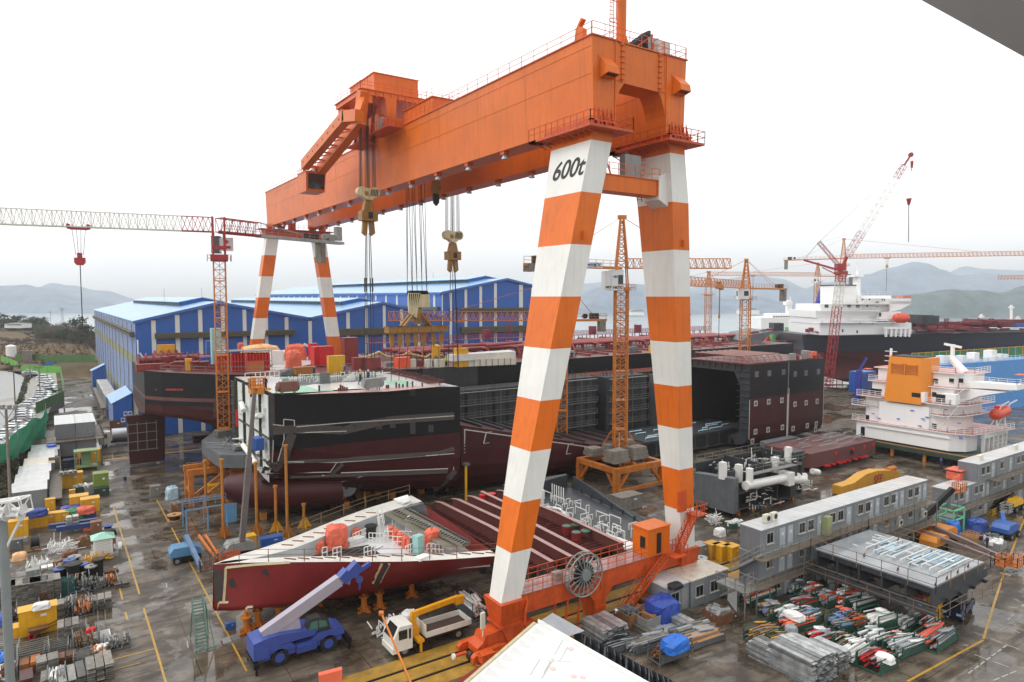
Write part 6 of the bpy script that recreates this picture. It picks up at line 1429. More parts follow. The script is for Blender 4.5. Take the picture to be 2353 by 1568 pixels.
b=MB();b.tube((113,4.9,9.0),(117,4.9,9.4),1.05,16);b.ball((113,4.9,9.0),1.05,12);b.ball((117,4.9,9.4),1.05,12);b.cb((115,4.9,10.2),(2.4,1.2,.7),0)
lb=b.build('lifeboat',mat('lifeboat orange red',(216,78,50),.4,var=.1),AC);b=MB()
for x in(113.2,116.8):b.bar((x,6,6),(x+.5,4.2,10.8),.22);b.bar((x+.5,4.2,10.8),(x+.9,3.2,11.6),.2);b.bar((x,4.6,6),(x,4.8,8.2),.2)
b.build('davit',SUP,lb)
b=MB();b.tube((108,22,16.8),(108,22,20.6),.25,8)
for z in(18,19,20):b.bar((108,20.8,z),(108,23.2,z),.12)
b.tube((108,8.6,16.8),(107.6,10.6,19.6),1.0,8,.5);b.tube((109,11,19.5),(109,11,22),.4,8);b.bar((109,9.5,21.5),(109,12.5,22),.4);b.build('mast',SUP,AC)
b=MB();b.bar((104,26.5,9),(104,26.2,16),.9);b.bar((104,26.2,16),(104.4,25,18.6),.4);b.build('provision_crane',mat('cobalt blue crane',(50,62,150),.45),AC)
b=MB();b.box(106,26.5,11,111,29.5,15.4);b.build('blue_container',BLU,AC);b=MB();b.box(105,24.8,16.2,106.5,26,16.35);b.box(108,-2,17.2,109.6,.4,17.35);b.build('orange_canopy',TARP,AC)
b=MB();b.bar((103.3,10.6,6),(103.6,7.4,11),.9,.08);b.bar((104.6,10,11),(104.8,7.2,14),.9,.08);b.build('stair',SUP,AC)
b=MB();b.box(101.6,4.5,1.5,119,27.5,2.3);b.rail([(101.7,27,2.3),(101.7,4.6,2.3),(118,4.6,2.3)],.15,4,.1,0,1)
for y in(6,12,18,24):b.box(102.2,y,0,102.7,y+.5,1.5,1)
b.build('base_plate',[mat('dark green steel',(48,66,52),.5,var=.3),mat('orange edge paint',(205,130,40),.5)],AC)
FW=V(math.sin(TH),math.cos(TH),0);RT=V(math.cos(TH),-math.sin(TH),0)
def pbox(b,x0,y0,x1,y1,D,dep,m=0):
 q=[at(x0,y1,D),at(x1,y1,D),at(x1,y0,D),at(x0,y0,D)];b.prism(q,FW*dep,m)
k77=K(2624,1700)
EB=T('engine_room_block','dark grey block with a fat white pipe trunk, right of the banded legs','ship block',(46,14,0))
b=MB();A=[gp(*k77(340,700),.9),gp(*k77(697,803),.9)];ha=hz(A[0],k77(340,430)[1]);hb_=hz(A[1],k77(690,487)[1]);ex=V(1.2,.25,0)
b.prism([A[0],A[1],V(A[1].x,A[1].y,hb_),V(A[0].x,A[0].y,ha)],ex);b.build('end_plate',PRIM,EB)
ax,ay=A[1].x+1.3,A[1].y;L=15.5
b=MB();b.box(ax,ay+2.2,1.2,ax+L,ay+2.4,6.2);b.box(ax,ay+.5,1.0,ax+L,ay+8,1.2);b.box(ax,ay+7.8,1.2,ax+L,ay+8,6.4)
for i in range(6):b.box(ax+.2+i*3,ay+.5,1.2,ax+.4+i*3,ay+7.8,5.0+(i%3)*.9)
b.box(ax+11.4,ay-.2,1.2,ax+13,ay+2.2,6);b.box(ax+14,ay+1,3.6,ax+16.6,ay+3,7.4);b.box(ax,ay+.3,3.4,ax+L-4,ay+2.2,3.55);b.build('web_frame',DPRIM,EB)
p=onY(*k77(800,545),ay-.4);q=onY(*k77(1150,478),ay-.4);b=MB();b.tube(p,q,.62,14);v_=onY(*k77(840,390),ay-.4);b.path([v_,v_+V(0,0,-2.4),p.lerp(q,.22)],.5,12);b.box(q.x-.1,ay-1.3,q.z-1.0,q.x+1.2,ay+.5,q.z+.9)
for x,y,h in((620,440,1.6),(762,465,1.7),(1088,400,1.8),(1203,400,3.4)):c_=onY(*k77(x,y),ay+1.5);b.box(c_.x-.4,c_.y,c_.z-h/2,c_.x+.4,c_.y+.8,c_.z+h)
b.path([onY(*k77(1195,490),ay),onY(*k77(1330,490),ay)],.6,12);b.path([onY(*k77(1225,455),ay+1),onY(*k77(1335,460),ay+1)],.5,12);b.path([onY(*k77(1400,415),ay+1),onY(*k77(1455,425),ay+1)],.45,12);b.build('vent_trunk',WPIPE,EB)
b=MB()
for i in range(70):
 c_=onY(*k77(U(790,1100),U(540,760)),ay+U(-.3,1.2))if i<45 else onY(*k77(U(1240,1420),U(500,590)),ay+U(-.5,.5));d_=rnd.choice((V(U(.4,1.6),0,0),V(0,0,U(.4,1.2)),V(0,U(.3,1),0)));b.bar(c_,c_+d_,.11)
for i in range(40):c_=V(ax+U(0,L),ay+U(0,8),5.6+U(0,1));d_=rnd.choice((V(U(.4,1.6),0,0),V(0,0,U(.4,1.2))));b.bar(c_,c_+d_,.09)
b.build('pipe_rail',WPIPE,EB)
b=MB();b.rail([(ax,ay+7.8,6.4),(ax+L,ay+7.8,6.4)],1.1,1.8,.06);b.rail([(ax+2,ay+.2,6.2),(ax+L,ay+.2,6.2),(ax+L+2,ay+3,6.2)],1.0,1.6,.05);b.box(ax+2,ay-.6,6.0,ax+L-3,ay+.4,6.1)
for i in range(25):c_=V(ax+U(0,L),ay+U(1,7.6),5);b.cb(c_+V(0,0,U(.3,.9)),(U(.3,1.6),U(.3,1.2),U(.2,.8)),U(0,1))
b.build('staging',SCAF,EB);b=MB()
for i in range(5):
 for j in(0,1):b.box(ax+1+i*3.2,ay+1+j*6,0,ax+1.4+i*3.2,ay+1.4+j*6,1)
b.build('stand',MATS['worn orange stand'],EB)
BB=T('side_tank_block','low red brown side block with grey pipes on top, in front of the midship block','ship block',(75,15,0))
p0=gp(*k77(1395,395),.9);p1=gp(*k77(1965,258),.9);z0=hz(p0,k77(1365,268)[1]);z1=hz(p1,k77(1965,125)[1]);zt=(z0+z1)/2;wd=V(-.3,9,0)
b=MB();b.prism([p0,p1,V(p1.x,p1.y,zt),V(p0.x-.5,p0.y,zt)],wd);b.build('plating',mat('plum brown primer',(104,66,64),.45,var=.15,streak=.2),BB);b=MB()
for i in range(40):c_=p0.lerp(p1,U(.02,.95))+wd*U(.1,.9);c_.z=zt+U(.1,.6);b.bar(c_,c_+V(U(.5,4),U(-.4,.4),U(-.1,.2)),U(.08,.2))
b.build('pipe',GREY,BB);b=MB()
for i in range(8):c_=p0.lerp(p1,.2+.085*i+U(-.03,.03));b.cb(c_+V(0,-.4,.1),(U(.5,1.3),.8,.25),U(-.2,.2))
for t_ in(.35,.62,.8,.95):c_=p0.lerp(p1,t_)+V(0,-.02,(zt-1)*.7);b.cb(c_,(.7,.2,.6))
b.build('red_bracket',BRT,BB);b=MB();c_=p0.lerp(p1,.6)+V(0,-.06,(zt-.9)*.5);b.tube(c_,c_+V(0,-.1,0),.5,14);b.build('manhole',BLK,BB);b=MB()
q=gp(*k77(985,168),zt);b.prism([q,q+V(12,1,-.3),q+V(12,3,-.3),q+V(1,2,0)],(0,0,-.9));b.build('grey_edge_plate',PRIM,BB);b=MB()
for t_ in(.1,.5,.9):c_=p0.lerp(p1,t_)+wd*.5;b.box(c_.x-.4,c_.y-.4,0,c_.x+.4,c_.y+.4,.9)
b.build('stand',MATS['worn orange stand'],BB)
t=T('spreader_beam','mustard lifting spreader beam lettered SFF on the ground behind the grey cabins','spreader beam',(72,2,0));p=gp(*k77(1665,640),0);q=gp(*k77(2180,495),0);d_=(q-p);n_=V(0,1.6,0);b=MB()
b.prism([p+d_*u+V(0,0,z)for u,z in((0,.1),(1,.1),(1,1.5),(.85,2.0),(.6,2.6),(.4,2.5),(.2,1.6),(0,1.5))],n_);b.build('beam',mat('mustard beam paint',(205,150,45),.45,var=.15,streak=.2),t)
text('lettering','SFF',1.9,mat('red lettering',(170,50,50),.5),t,face_M(p+d_*.6+V(0,-.03,.55)-t.location,d_.normalized(),(0,0,1)),.01,.15,.05);b=MB();b.tube(q+V(-2.5,.8,1.9),q+V(-.2,.8,1.9),.5,10);b.build('end_drum',mat('worn orange stand',(190,110,30)),t)
ks=K(3072,1100)
def S_(x,y):return ks(x,y)
def px_(b,x0,y0,x1,y1,D,dep,m=0):a=S_(x0,y0);c_=S_(x1,y1);pbox(b,a[0],a[1],c_[0],c_[1],D,dep,m)
D=222;t=T('tanker','dark hulled tanker with tall white superstructure, behind the accommodation block','ship',(at(1950,800,D).x,at(1950,800,D).y,0))
b=MB();pr=[(305,535),(312,610),(332,690),(420,780),(560,860),(600,930),(700,960),(2500,960),(2500,512),(1800,522),(600,545)]
b.prism([at(*S_(x,y),D+(8 if x<340 else 0))for x,y in pr],FW*34);o=b.build('hull_plating',[mat('blue black hull paint',(30,34,46),.35,var=.15),RED],t)
bm=bmesh.new();bm.from_mesh(o.data);zc=at(*S_(700,695),D).z;bmesh.ops.bisect_plane(bm,geom=bm.verts[:]+bm.edges[:]+bm.faces[:],plane_co=(0,0,zc),plane_no=(0,0,1),dist=.0001)
for f in bm.faces:f.material_index=0 if f.calc_center_median().z>zc else 1
bm.to_mesh(o.data);bm.free()
b=MB()
for q in((470,430,1285,540,D+3,26),(440,380,1180,440,D+5,22),(430,320,1000,385,D+5,22),(1000,330,1190,400,D+3,20),(470,262,1110,325,D+6,20),(590,95,790,265,D+5,10),(840,185,1105,265,D+7,14),(820,212,1283,262,D+4,8),(1030,200,1105,240,D+6,6)):px_(b,*q)
a_=[at(*S_(x,y),D+4)for x,y in((1283,262),(1283,235),(1090,235),(1090,330),(1190,310))];b.prism(a_,FW*7);sw=b.build('wall',SUP,t)
b=MB()
for x,y,w,h in((525,282,34,30),(728,284,34,30),(806,284,34,30),(848,220,14,14),(910,220,10,14),(985,290,12,12),(825,432,12,18),(936,434,10,16),(485,426,10,16),(800,510,12,24),(670,500,12,24),(1005,355,20,34),(1025,225,10,20),(1045,225,10,20),(890,280,14,22),(980,245,30,12)):px_(b,x-w/2,y-h/2,x+w/2,y+h/2,D+2.8,.1)
b.build('window',GLASS,t);b=MB();px_(b,588,88,795,97,D+4.8,10.5);b.build('funnel_top',BLK,t);b=MB();px_(b,800,20,830,190,D+10,3);px_(b,775,0,862,18,D+9,5)
p=at(*S_(800,-110),D+11);b.bar(at(*S_(800,10),D+11),p,.5)
for y in(-110,-60,-20):b.bar(at(*S_(775,y),D+11),at(*S_(822,y),D+11),.25)
b.build('mast',SUP,t);b=MB()
for z,x0,x1 in((430,440,1180),(322,430,1000),(262,470,1110),(185,840,1105),(320,690,830),(402,760,890),(408,975,1090)):px_(b,x0,z-3,x1,z+3,D+1.5,2);b.rail([at(*S_(x0,z-4),D+1.6),at(*S_(x1,z-4),D+1.6)],1.0,2,.08,1)
b.build('balcony',SUP,t);b=MB();a_,c_=at(*S_(1160,388),D),at(*S_(1225,388),D);b.tube(a_,c_,1.6,12);b.ball(a_,1.6,10);b.ball(c_,1.6,10);b.build('lifeboat',MATS['lifeboat orange red'],t)
b=MB()
for x in(1055,1100,1140,1185,1225,1262):px_(b,x,480,x+14,556,D-.5,1)
px_(b,1050,470,1285,486,D-.6,1.2)
for y in(500,520,540):px_(b,1100,y,1270,y+5,D-.4,.4)
b.build('column_screen',SUP,t);b=MB();px_(b,1212,192,1283,207,D+4,4);b.build('orange_canopy',TARP,t);b=MB();b.tube(at(*S_(1432,440),D+10),at(*S_(1432,365),D+10),3.4,14);px_(b,1376,360,1488,440,D+8,8);b.build('black_drum_house',mat('charcoal drum paint',(52,56,62),.5),t)
cols=[DRED,mat('plum deck red',(110,42,50),.5),YCAB,MATS['green hatch ring'],BLU,WPIPE,PRIM]
for i in range(60):
 x=U(320,470)if i<8 else U(1290,2290);y=U(430,520)if x>500 else U(505,535);w=U(8,70)if i%3 else U(60,160);h=U(8,36);m_=cols[0]if x<480 else rnd.choice(cols[:2]*3+cols);b=MB();px_(b,x,y-h,x+w,y,D+U(2,22),U(1,3));b.build('deck_machinery',m_,t)
b=MB();px_(b,1440,430,1980,500,D+12,8);px_(b,1900,400,2400,470,D+14,8);px_(b,1515,490,1675,515,D+1,2);b.build('pipe_rack',cols[1],t)
b=MB();b.rail([at(*S_(1300,510),D+.5),at(*S_(2450,506),D+.5)],1,3,.08,1)
for x in(1350,1600,1765,1900,2000):b.lattice(at(*S_(x,450),D+12),at(*S_(x,392),D+12),1,1,4,.1)
for x,h in((2180,270),(1912,352),(2238,370)):b.bar(at(*S_(x,440),D+16),at(*S_(x,h),D+16),.9,.6,1);b.bar(at(*S_(x-20,h+22),D+16),at(*S_(x+22,h+22),D+16),.6,.6,1)
b.build('deck_mast',[cols[1],SUP],t)
t=T('floating_dock','bright blue floating dock wall with green mesh screens behind, at the right edge','floating dock',(at(2250,860,180).x,at(2250,860,180).y,0));b=MB()
A=[at(*S_(x,y),d_)for x,y,d_ in((1440,816,175),(1505,812,176),(2294,755,192),(3200,700,214))];b.loft([[V(p.x,p.y,-1),V(p.x,p.y,p.z),V(p.x,p.y,p.z)+FW*6,V(p.x,p.y,-1)+FW*6]for p in A],True,True);b.build('dock_wall',mat('bright blue dock paint',(72,140,205),.35,var=.08,streak=.15),t)
b=MB();b.rail(A[1:],1.2,2.0,.08,1)
for i in range(12):p=A[1].lerp(A[2],i/12)+FW*U(1,5);s_=U(.6,2);b.cb(p+V(0,0,s_/2),(s_*1.3,s_,s_))
b.build('dock_fitting',WPIPE,t);b=MB();p=A[1].lerp(A[2],.68)+FW*3;b.cb(p+V(0,0,1.4),(3.6,2,2.8));p=A[1].lerp(A[2],.48)+FW*3;b.cb(p+V(0,0,1.2),(3,2,2.4));b.build('dock_cabin',SUP,t)
b=MB();g_=MB()
for i in range(17):x=1290+i*62;y0=703-i*3.9;y1=780-i*2.2;Dm=205;px_(b,x,y0,x+62,y1,Dm,.2);px_(g_,x-2,y0-3,x+2,y1,Dm-.2,.15);px_(g_,x,y0-3,x+62,y0+2,Dm-.2,.15)
b.build('green_mesh',mat('green mesh',(58,128,100),.7,var=.25),t);g_.build('yellow_frame',YCAB,t)
for lab,hull,decks,fun,D2,hc in(('white ship with a low orange funnel, far behind the orange tower cranes',[(-60,440),(-60,385),(300,380),(420,400),(420,520),(-60,520)],[(30,348,295,385),(60,368,260,372)],(220,312,335,385),330,SUP),('red hulled ship with green and yellow deck gear, left of the dark tanker',[(-90,690),(-90,600),(305,592),(340,700)],[],None,250,mat('crimson hull paint',(150,36,52),.4,var=.15)),('grey ship with raked bow between the cranes',[(-230,590),(-160,540),(40,502),(-10,560),(-80,640),(-230,640)],[],None,190,PRIM)):
 p=at(*S_(100,600),D2);t=T('ship',lab,'ship',(p.x,p.y,0));b=MB();b.prism([at(*S_(x,y),D2)for x,y in hull],FW*18);b.build('hull_plating',hc,t)
 if decks:
  b=MB()
  for q in decks:px_(b,*q,D2+3,10)
  px_(b,172,225,215,350,D2+6,2);px_(b,165,240,220,270,D2+5,4);px_(b,200,195,206,240,D2+6,.5);b.build('wall',SUP,t);b=MB()
  for i in range(9):px_(b,48+i*22,371,62+i*22,383,D2+2.8,.1)
  b.build('window',GLASS,t);b=MB();px_(b,*fun,D2+8,8);b.build('funnel',FUN,t)
 else:
  for i in range(22):
   x=U(-60,290)if D2>200 else U(-150,10);y=597 if D2>200 else 535-(x+160)*.19;h=U(10,60)if D2>200 else U(8,25);b=MB();px_(b,x,y-h,x+U(10,40),y,D2+U(1,10),2);b.build('deck_machinery',rnd.choice([MATS['green hatch ring'],mat('fresh green',(95,170,95),.5),YCAB,BRT,DRED,WPIPE]if D2>200 else[DRED,PRIM]),t)
  if D2>200:b=MB();px_(b,52,432,142,520,D2+8,5);b.build('black_drum_house',MATS['charcoal drum paint'],t);b=MB();px_(b,180,470,250,580,D2+5,3);b.build('green_deck_frame',mat('pale green frame',(150,200,150),.5),t)  # plain green frame among the ship's deck gear
for i,(x0,y0,x1,y1,D2,lab)in enumerate(((2000,722,2055,735,1000,'white shoreline shed under the headland on the far right'),(1330,722,1400,730,1150,'low white shoreline building seen between the banded legs'),(1700,708,1745,722,1300,'pale shoreline building right of the right banded leg'),(1450,712,1480,724,1200,'small pale house at the far shore just left of the right banded leg'))):
 p=at(x0,y1,D2);t=T('shore_building',lab,'building',(p.x,p.y,0));b=MB();pbox(b,x0,y0+4,x1,y1,D2,20);b.build('wall',SUP,t);b=MB();q=[at(x0-2,y0+4,D2-1),at(x1+2,y0+4,D2-1),at((x0+x1)/2+8,y0,D2-1),at((x0+x1)/2-8,y0,D2-1)];b.prism(q,FW*22);b.build('roof',GREY,t)
p=at(1835,700,420);t=T('blue_crane','slim cobalt blue crane jib standing behind the tanker','crane',(p.x,p.y,0));b=MB();b.lattice(at(*S_(440,300),260),at(*S_(492,130),260),1.4,1.2,6,.3,up=FW);b.build('boom',MATS['cobalt blue crane'],t);b=MB();b.bar(at(*S_(440,520),260),at(*S_(440,250),260),2);b.build('post',MATS['cobalt blue crane'],t)
# ================================================================== CABIN ROWS AND STEEL PANEL ON THE RIGHT
CONT=mat('grey corrugated cabin',(128,133,137),.42,var=.1,streak=.22,rust=.12,rib=('X',.28,.03))
CONE=mat('grey corrugated cabin end',(112,115,119),.42,var=.1,streak=.2,rib=('Y',.28,.03))
CROOF=mat('wet cabin roof',(190,192,190),.22,var=.2,scale=.4,rust=.3,rustcol=(165,130,95),rib=('X',1.1,.03))
WALK=mat('rusty walkway plate',(112,102,88),.5,var=.3,rust=.4)
FRM=mat('window frame',(178,174,164),.5)
def window(b,x,y,z,w=1.0,h=1.0):
 b.box(x-w/2-.09,y-.06,z-h/2-.09,x+w/2+.09,y-.003,z+h/2+.09,0);b.box(x-w/2,y-.075,z-h/2,x-.03,y-.062,z+h/2,1);b.box(x+.03,y-.075,z-h/2,x+w/2,y-.062,z+h/2,1);b.box(x-w/2-.2,y-.2,z-h/2-.14,x+w/2+.2,y-.065,z-h/2-.09,0)
def cabinrow(t,x0,yf,n,z,L=6.,dep=3.,h=2.65,skip=(),end=True,seed=1,back=False):
 r_=random.Random(seed)
 for i in range(n):
  if i in skip:continue
  x=x0+i*L;b=MB();b.box(x+.02,yf,z,x+L-.02,yf+dep,z+h,0);b.box(x+.02,yf-.04,z,x+.16,yf-.003,z+h,0);b.box(x+L-.16,yf-.04,z,x+L-.02,yf-.003,z+h,0);b.box(x+.17,yf-.04,z+h-.14,x+L-.17,yf-.003,z+h,0)
  b.box(x-.03+.02,yf-.1,z+h,x+L,yf+dep+.1,z+h+.06,1);c_=b.build('cabin_module',[CONT,CROOF],t)
  if i==0 and end:e=MB();e.box(x+.0,yf+.05,z+.05,x+.017,yf+dep-.05,z+h-.05);e.build('end_wall',CONE,c_)
  for wx in((1.3,2.9)if r_.random()<.6 else(1.5,)):w=MB();window(w,x+wx,yf,z+1.45,.95,1.0);w.build('window',[FRM,GLASS],c_)
  for dx in((4.6,)if r_.random()<.7 else(3.6,5.0)):w=MB();w.box(x+dx-.45,yf-.05,z+.05,x+dx+.45,yf-.003,z+2.1);w.box(x+dx-.1,yf-.06,z+1.3,x+dx+.15,yf-.052,z+1.6,1);w.build('door',[mat('pale grey door',(170,176,180),.45,var=.1,streak=.2),WHP],c_)
def gallery(t,x0,x1,yf,z,w=1.3):
 b=MB();b.box(x0,yf-w,z-.12,x1,yf-.06,z);b.build('walkway',WALK,t);b=MB();b.rail([(x0,yf-w+.03,z),(x1,yf-w+.03,z)],1.05,1.5,.05,1);b.build('handrail',SCAF,t)
O1=T('site_office','three storey row of grey site cabins with outside galleries behind the flat panel','site office',(45,-5,0))
X0,YF=25,-7.9
for s_,z in enumerate((.05,2.6,5.15)):cabinrow(O1,X0,YF,6,z,L=5.7,dep=2.45,h=2.45,seed=4+s_)
gallery(O1,X0-1.2,X0+34.2,YF,5.1);gallery(O1,X0-2.4,X0+34.2,YF,2.56,1.5)
b=MB()
for i in range(8):b.bar((X0+i*5.7,YF-1.25,0),(X0+i*5.7,YF-1.25,5.1),.1)
b.bar((X0-2.3,YF-1.4,0),(X0-2.3,YF-1.4,2.7),.1);b.box(X0-4.2,YF-1.5,2.6,X0-2.42,YF+2,2.72);b.rail([(X0-2.3,YF-1.45,2.72),(X0-4.2,YF-1.45,2.72),(X0-4.2,YF+2,2.72)],1.05,1.2,.05);b.bar((X0-4.1,YF-1.4,0),(X0-4.1,YF-1.4,2.6),.1);b.build('post',SCAF,O1)
b=MB();stairs(b,V(X0-.5,YF+2.9,2.75),V(X0-.5,YF-.6,5.45),.7,12,1);stairs(b,V(X0-1.6,YF+3.4,.1),V(X0-1.6,YF-.2,2.7),.7,12,1);b.build('staircase',GREY,O1)
for x in(X0+2.6,X0+3.8):b=MB();b.cb((x,YF+1.2,8.1),(.9,.4,.8));b.tube((x+.1,YF+.99,8.1),(x+.1,YF+.96,8.1),.27,12,m=1);b.build('air_conditioner',[MATS['cream cabinet paint'],DARK],O1)
b=MB();b.box(X0+10.6,YF-.75,5.15,X0+11.5,YF-.1,7.2);b.build('olive_locker',mat('olive locker paint',(150,156,112),.5,streak=.2),O1)
for x,z in((X0+27,3.5),(X0+33,3.5)):b=MB();b.cb((x,YF-.25,z),(.9,.4,.75));b.tube((x,YF-.46,z),(x,YF-.49,z),.26,12,m=1);b.build('air_conditioner',[MATS['cream cabinet paint'],DARK],O1)
ko=lambda x,y:((3400+x/3.136)/1.7408,(1700+y/3.136)/1.7408)
O2=T('site_office','farther row of grey site cabins with orange lift basket on its lower roof','site office',(90,-5,0));pa=gp(*ko(1250,775),5.6);pb=gp(*ko(1605,485),8.3)
xa=66;px2=73.4;cabinrow(O2,xa,YF,12,2.6,h=2.45,dep=2.45,seed=9);cabinrow(O2,px2,YF-.2,10,5.15,h=2.5,dep=2.6,seed=11);cabinrow(O2,xa+6,YF,11,.05,h=2.45,dep=2.45,seed=12);gallery(O2,xa,xa+72,YF,2.56);gallery(O2,px2+3,xa+72,YF-.2,5.1)
for i in(0,2,3):b=MB();b.cb((px2+3+i*6,YF+.9,8.0),(1.2,.5,.8));b.build('air_conditioner',MATS['cream cabinet paint'],O2)
b=MB();q=gp(*ko(1440,690),5.1);b.cb(q+V(0,1,.55),(2.6,1.8,1.0));b.cb(q+V(0,1,1.35),(2.9,2.1,.1));o=b.build('lift_basket',TARP);tag(o,'orange lift basket standing on the lower roof of the farther cabin row','basket')
b=MB();b.box(px2+22,YF-2.6,3.3,px2+31,YF-2.5,4.5);b.build('banner',mat('pale banner',(190,205,222),.5,var=.25,scale=3),O2)
FP=T('flat_panel','large flat grey steel panel on posts with pale blue pipes on top','ship panel',(37,-15,0));x0,x1,y0,y1=31.6,42,-21.2,-9.8
b=MB();b.box(x0,y0,4.85,x1,y1,5.0,0)
for i in range(6):y=y0+.05+i*(y1-y0-.3)/5;b.box(x0+.02,y,3.0,x1-.02,y+.2,4.84,1)
for i in range(14):x=x0+.1+i*.78;b.box(x,y0+.26,4.3,x+.08,y1-.3,4.84,1)
for i in range(5):b.box(x0+.02+i*2.55,y0-.3,2.98,x0+.35+i*2.55,y1+.2,3.3,1)
b.box(x0-.9,y0-.6,2.7,x0-.1,y1+.6,2.97,1)
for i in range(8):b.box(x1+.03,y0+.4+i*1.4,3.0,x1+1.8,y0+.52+i*1.4,3.9,1)
b.build('plating',[mat('wet grey panel top',(142,148,151),.1,var=.35,scale=.25),DPRIM],FP)
b=MB();b.rail([(x0-.4,y1+.3,4.6),(x0-.4,y0-.4,4.6),(x1+.3,y0-.4,4.6),(x1+.3,y1+.3,4.6),(x0-.4,y1+.3,4.6)],1.5,2.6,.05);b.rail([(x0-1.6,y1,2.7),(x0-1.6,y0-1.2,2.7),(x1+1,y0-1.2,2.7)],1.2,2.2,.045);b.build('guard_wire',MATS['rusty wire'],FP)
b=MB()
for i in range(36):y=y0+1+U(0,8.2);xs=x0+3.6+U(0,4.2);L=U(1,3.6);b.tube((xs,y,5.14),(min(xs+L,x1-.4),y,5.14),.045,5);b.bar((xs,y,5.0),(xs,y,5.14),.05)
for i in range(14):y=y0+1.6+i*.22;b.tube((x0+5.5,y,5.1),(x0+9,y,5.1),.035,5)
b.build('pale_blue_pipe',LBLU,FP);b=MB()
for i in range(9):y=y0+1+i*.9;b.path([(x0+3.2+.3*(i%3),y,5.02),(x0+3.2+.3*(i%3),y,5.3),(x0+9.4-.2*(i%2),y,5.3),(x0+9.4,y,5.02)],.055,5);
for i in range(24):xs=x0+3.4+U(0,6);y=y0+1+U(0,8);b.bar((xs,y,5.28),(xs,y+U(.4,1),5.28),.08)
b.build('white_pipe',WPIPE,FP);b=MB()
for i in range(12):b.prism([(x0+U(0,9),y0+U(0,11),5.01)]*0 or[V(x0+.3+i*.8,y0+(i*3.7%11),5.0)+V(a,0,c_)for a,c_ in((0,0),(.3,0),(.3,.35),(0,.2))],(0,.06,0))
b.build('lifting_eye',BROWN,FP);b=MB();b.box(35.9,-19.6,.05,37.6,-18.4,2.7);b.build('yellow_support',YCAB,FP);b=MB();c_=V(35,-18.6,0)
for s in(-1,1):b.bar(c_+V(s*1.0,-s*.6,0),c_+V(0,0,2.6),.4,.3)
b.bar(c_+V(-.5,.3,.9),c_+V(.5,-.3,.9),.2);b.box(c_.x-.5,c_.y-.4,2.3,c_.x+.5,c_.y+.4,2.7,1)
for x,y in((33,-11),(41,-11),(41,-20)):b.box(x-.4,y-.4,.05,x+.4,y+.4,2.97)
b.build('trestle',[GREY,DRED],FP)
# ================================================================== LEFT SIDE: ROAD BANK, CARS, FENCES, CABINS, STORE YARD
a0=L4(0,1200);a1=L4(0,1550);a2=L4(0,1850);a3=L4(0,2150);a4=L4(0,2380)
TYR=mat('tyre rubber',(24,24,25),.7,var=.2)
def wheel(b,c,r,w,ax=V(0,1,0),m=0):c=Vector(c);b.tube(c-ax*w/2,c+ax*w/2,r,16,m=m);b.tube(c-ax*(w/2+.01),c+ax*(w/2+.01),r*.55,12,m=m+1)
RIM=mat('wheel rim',(150,152,155),.4,.6)
CARW=mat('white car paint',(222,224,226),.2,var=.03);CARC=[CARW,mat('silver car paint',(150,155,160),.2,.5,var=.03),mat('black car paint',(26,28,32),.15,var=.03),mat('dark red car paint',(110,36,36),.2,var=.03)]
car=T('parked_car','','car',(0,0,0));b=MB()
prof=[(-2.15,.3),(2.15,.3),(2.2,.55),(2.1,.78),(1.2,.92),(-1.75,.95),(-2.2,.85),(-2.25,.5)]
b.loft([[(x,y,z)for x,z in prof]for y in(-.86,.86)],True);b.loft([[(1.15,y*.82,.92),(.45,y*.66,1.42),(-1.1,y*.66,1.44),(-1.8,y*.8,.95)]for y in(-1,1)],True);b.build('body',CARW,car)
b=MB();b.loft([[(1.0,y*.835,.97),(.42,y*.69,1.36),(-1.05,y*.69,1.37),(-1.6,y*.82,.98)]for y in(-1,1)],True);b.face([(1.14,-.7,.97),(1.14,.7,.97),(.52,.6,1.4),(.52,-.6,1.4)]);b.face([(-1.79,-.7,.99),(-1.79,.7,.99),(-1.2,.6,1.41),(-1.2,-.6,1.41)]);b.build('window',GLASS,car)
for x in(-1.35,1.35):
 for y in(-.78,.78):b=MB();wheel(b,(x,y,.32),.32,.2);b.build('wheel',[TYR,RIM],car)
for y in(-.6,.6):b=MB();b.box(2.13,y-.2,.6,2.22,y+.2,.74);b.build('headlight',LGLASS,car);b=MB();b.box(-2.26,y-.2,.65,-2.2,y+.2,.85);b.build('tail_light',BRT,car)
cpos=[(a0,540,1325,0),(a0,590,1362,1),(a0,625,1390,2),(a0,790,1412,0),(a0,800,1455,0),(a0,830,1497,0),(a0,800,1540,0),(a0,880,1566,0),(a1,850,45,0),(a1,880,92,2),(a1,755,122,0),(a1,765,165,0),(a1,745,205,0),(a1,710,248,0),(a1,610,300,0),(a1,540,345,0),(a1,500,395,0),(a1,455,440,2),(a1,420,478,0),(a1,430,516,0),(a1,420,562,0),(a1,440,612,1),(a1,400,665,3),(a1,345,712,0),(a1,240,765,0),(a1,235,812,0),(a1,140,872,0),(a1,110,935,1),(a1,60,985,0),(a1,20,1030,0)]
ordw='first second third fourth fifth sixth seventh eighth ninth tenth eleventh twelfth thirteenth fourteenth fifteenth sixteenth seventeenth eighteenth nineteenth twentieth'.split()
for i,(kk,x,y,c_)in enumerate(cpos):
 p=gp(*kk(x,y),3.52);rz=-TH+R(12)+U(-.05,.05);nm=['white','silver','black','dark red'][c_]
 o_=ordw[i]if i<15 else ordw[len(cpos)-1-i]
 lb=f'{nm} parked car, {o_} in the row from the bright green fence' if i<15 else f'{nm} parked car, {o_} in the row counted from the near end behind the net'
 o=car if i==0 else copyt(car,p,rz,None,None,{CARW:CARC[c_]}if c_ else None)
 o.location=p;o.rotation_euler=(0,0,rz);o['label']=lb;o['group']='cars parked along the road'
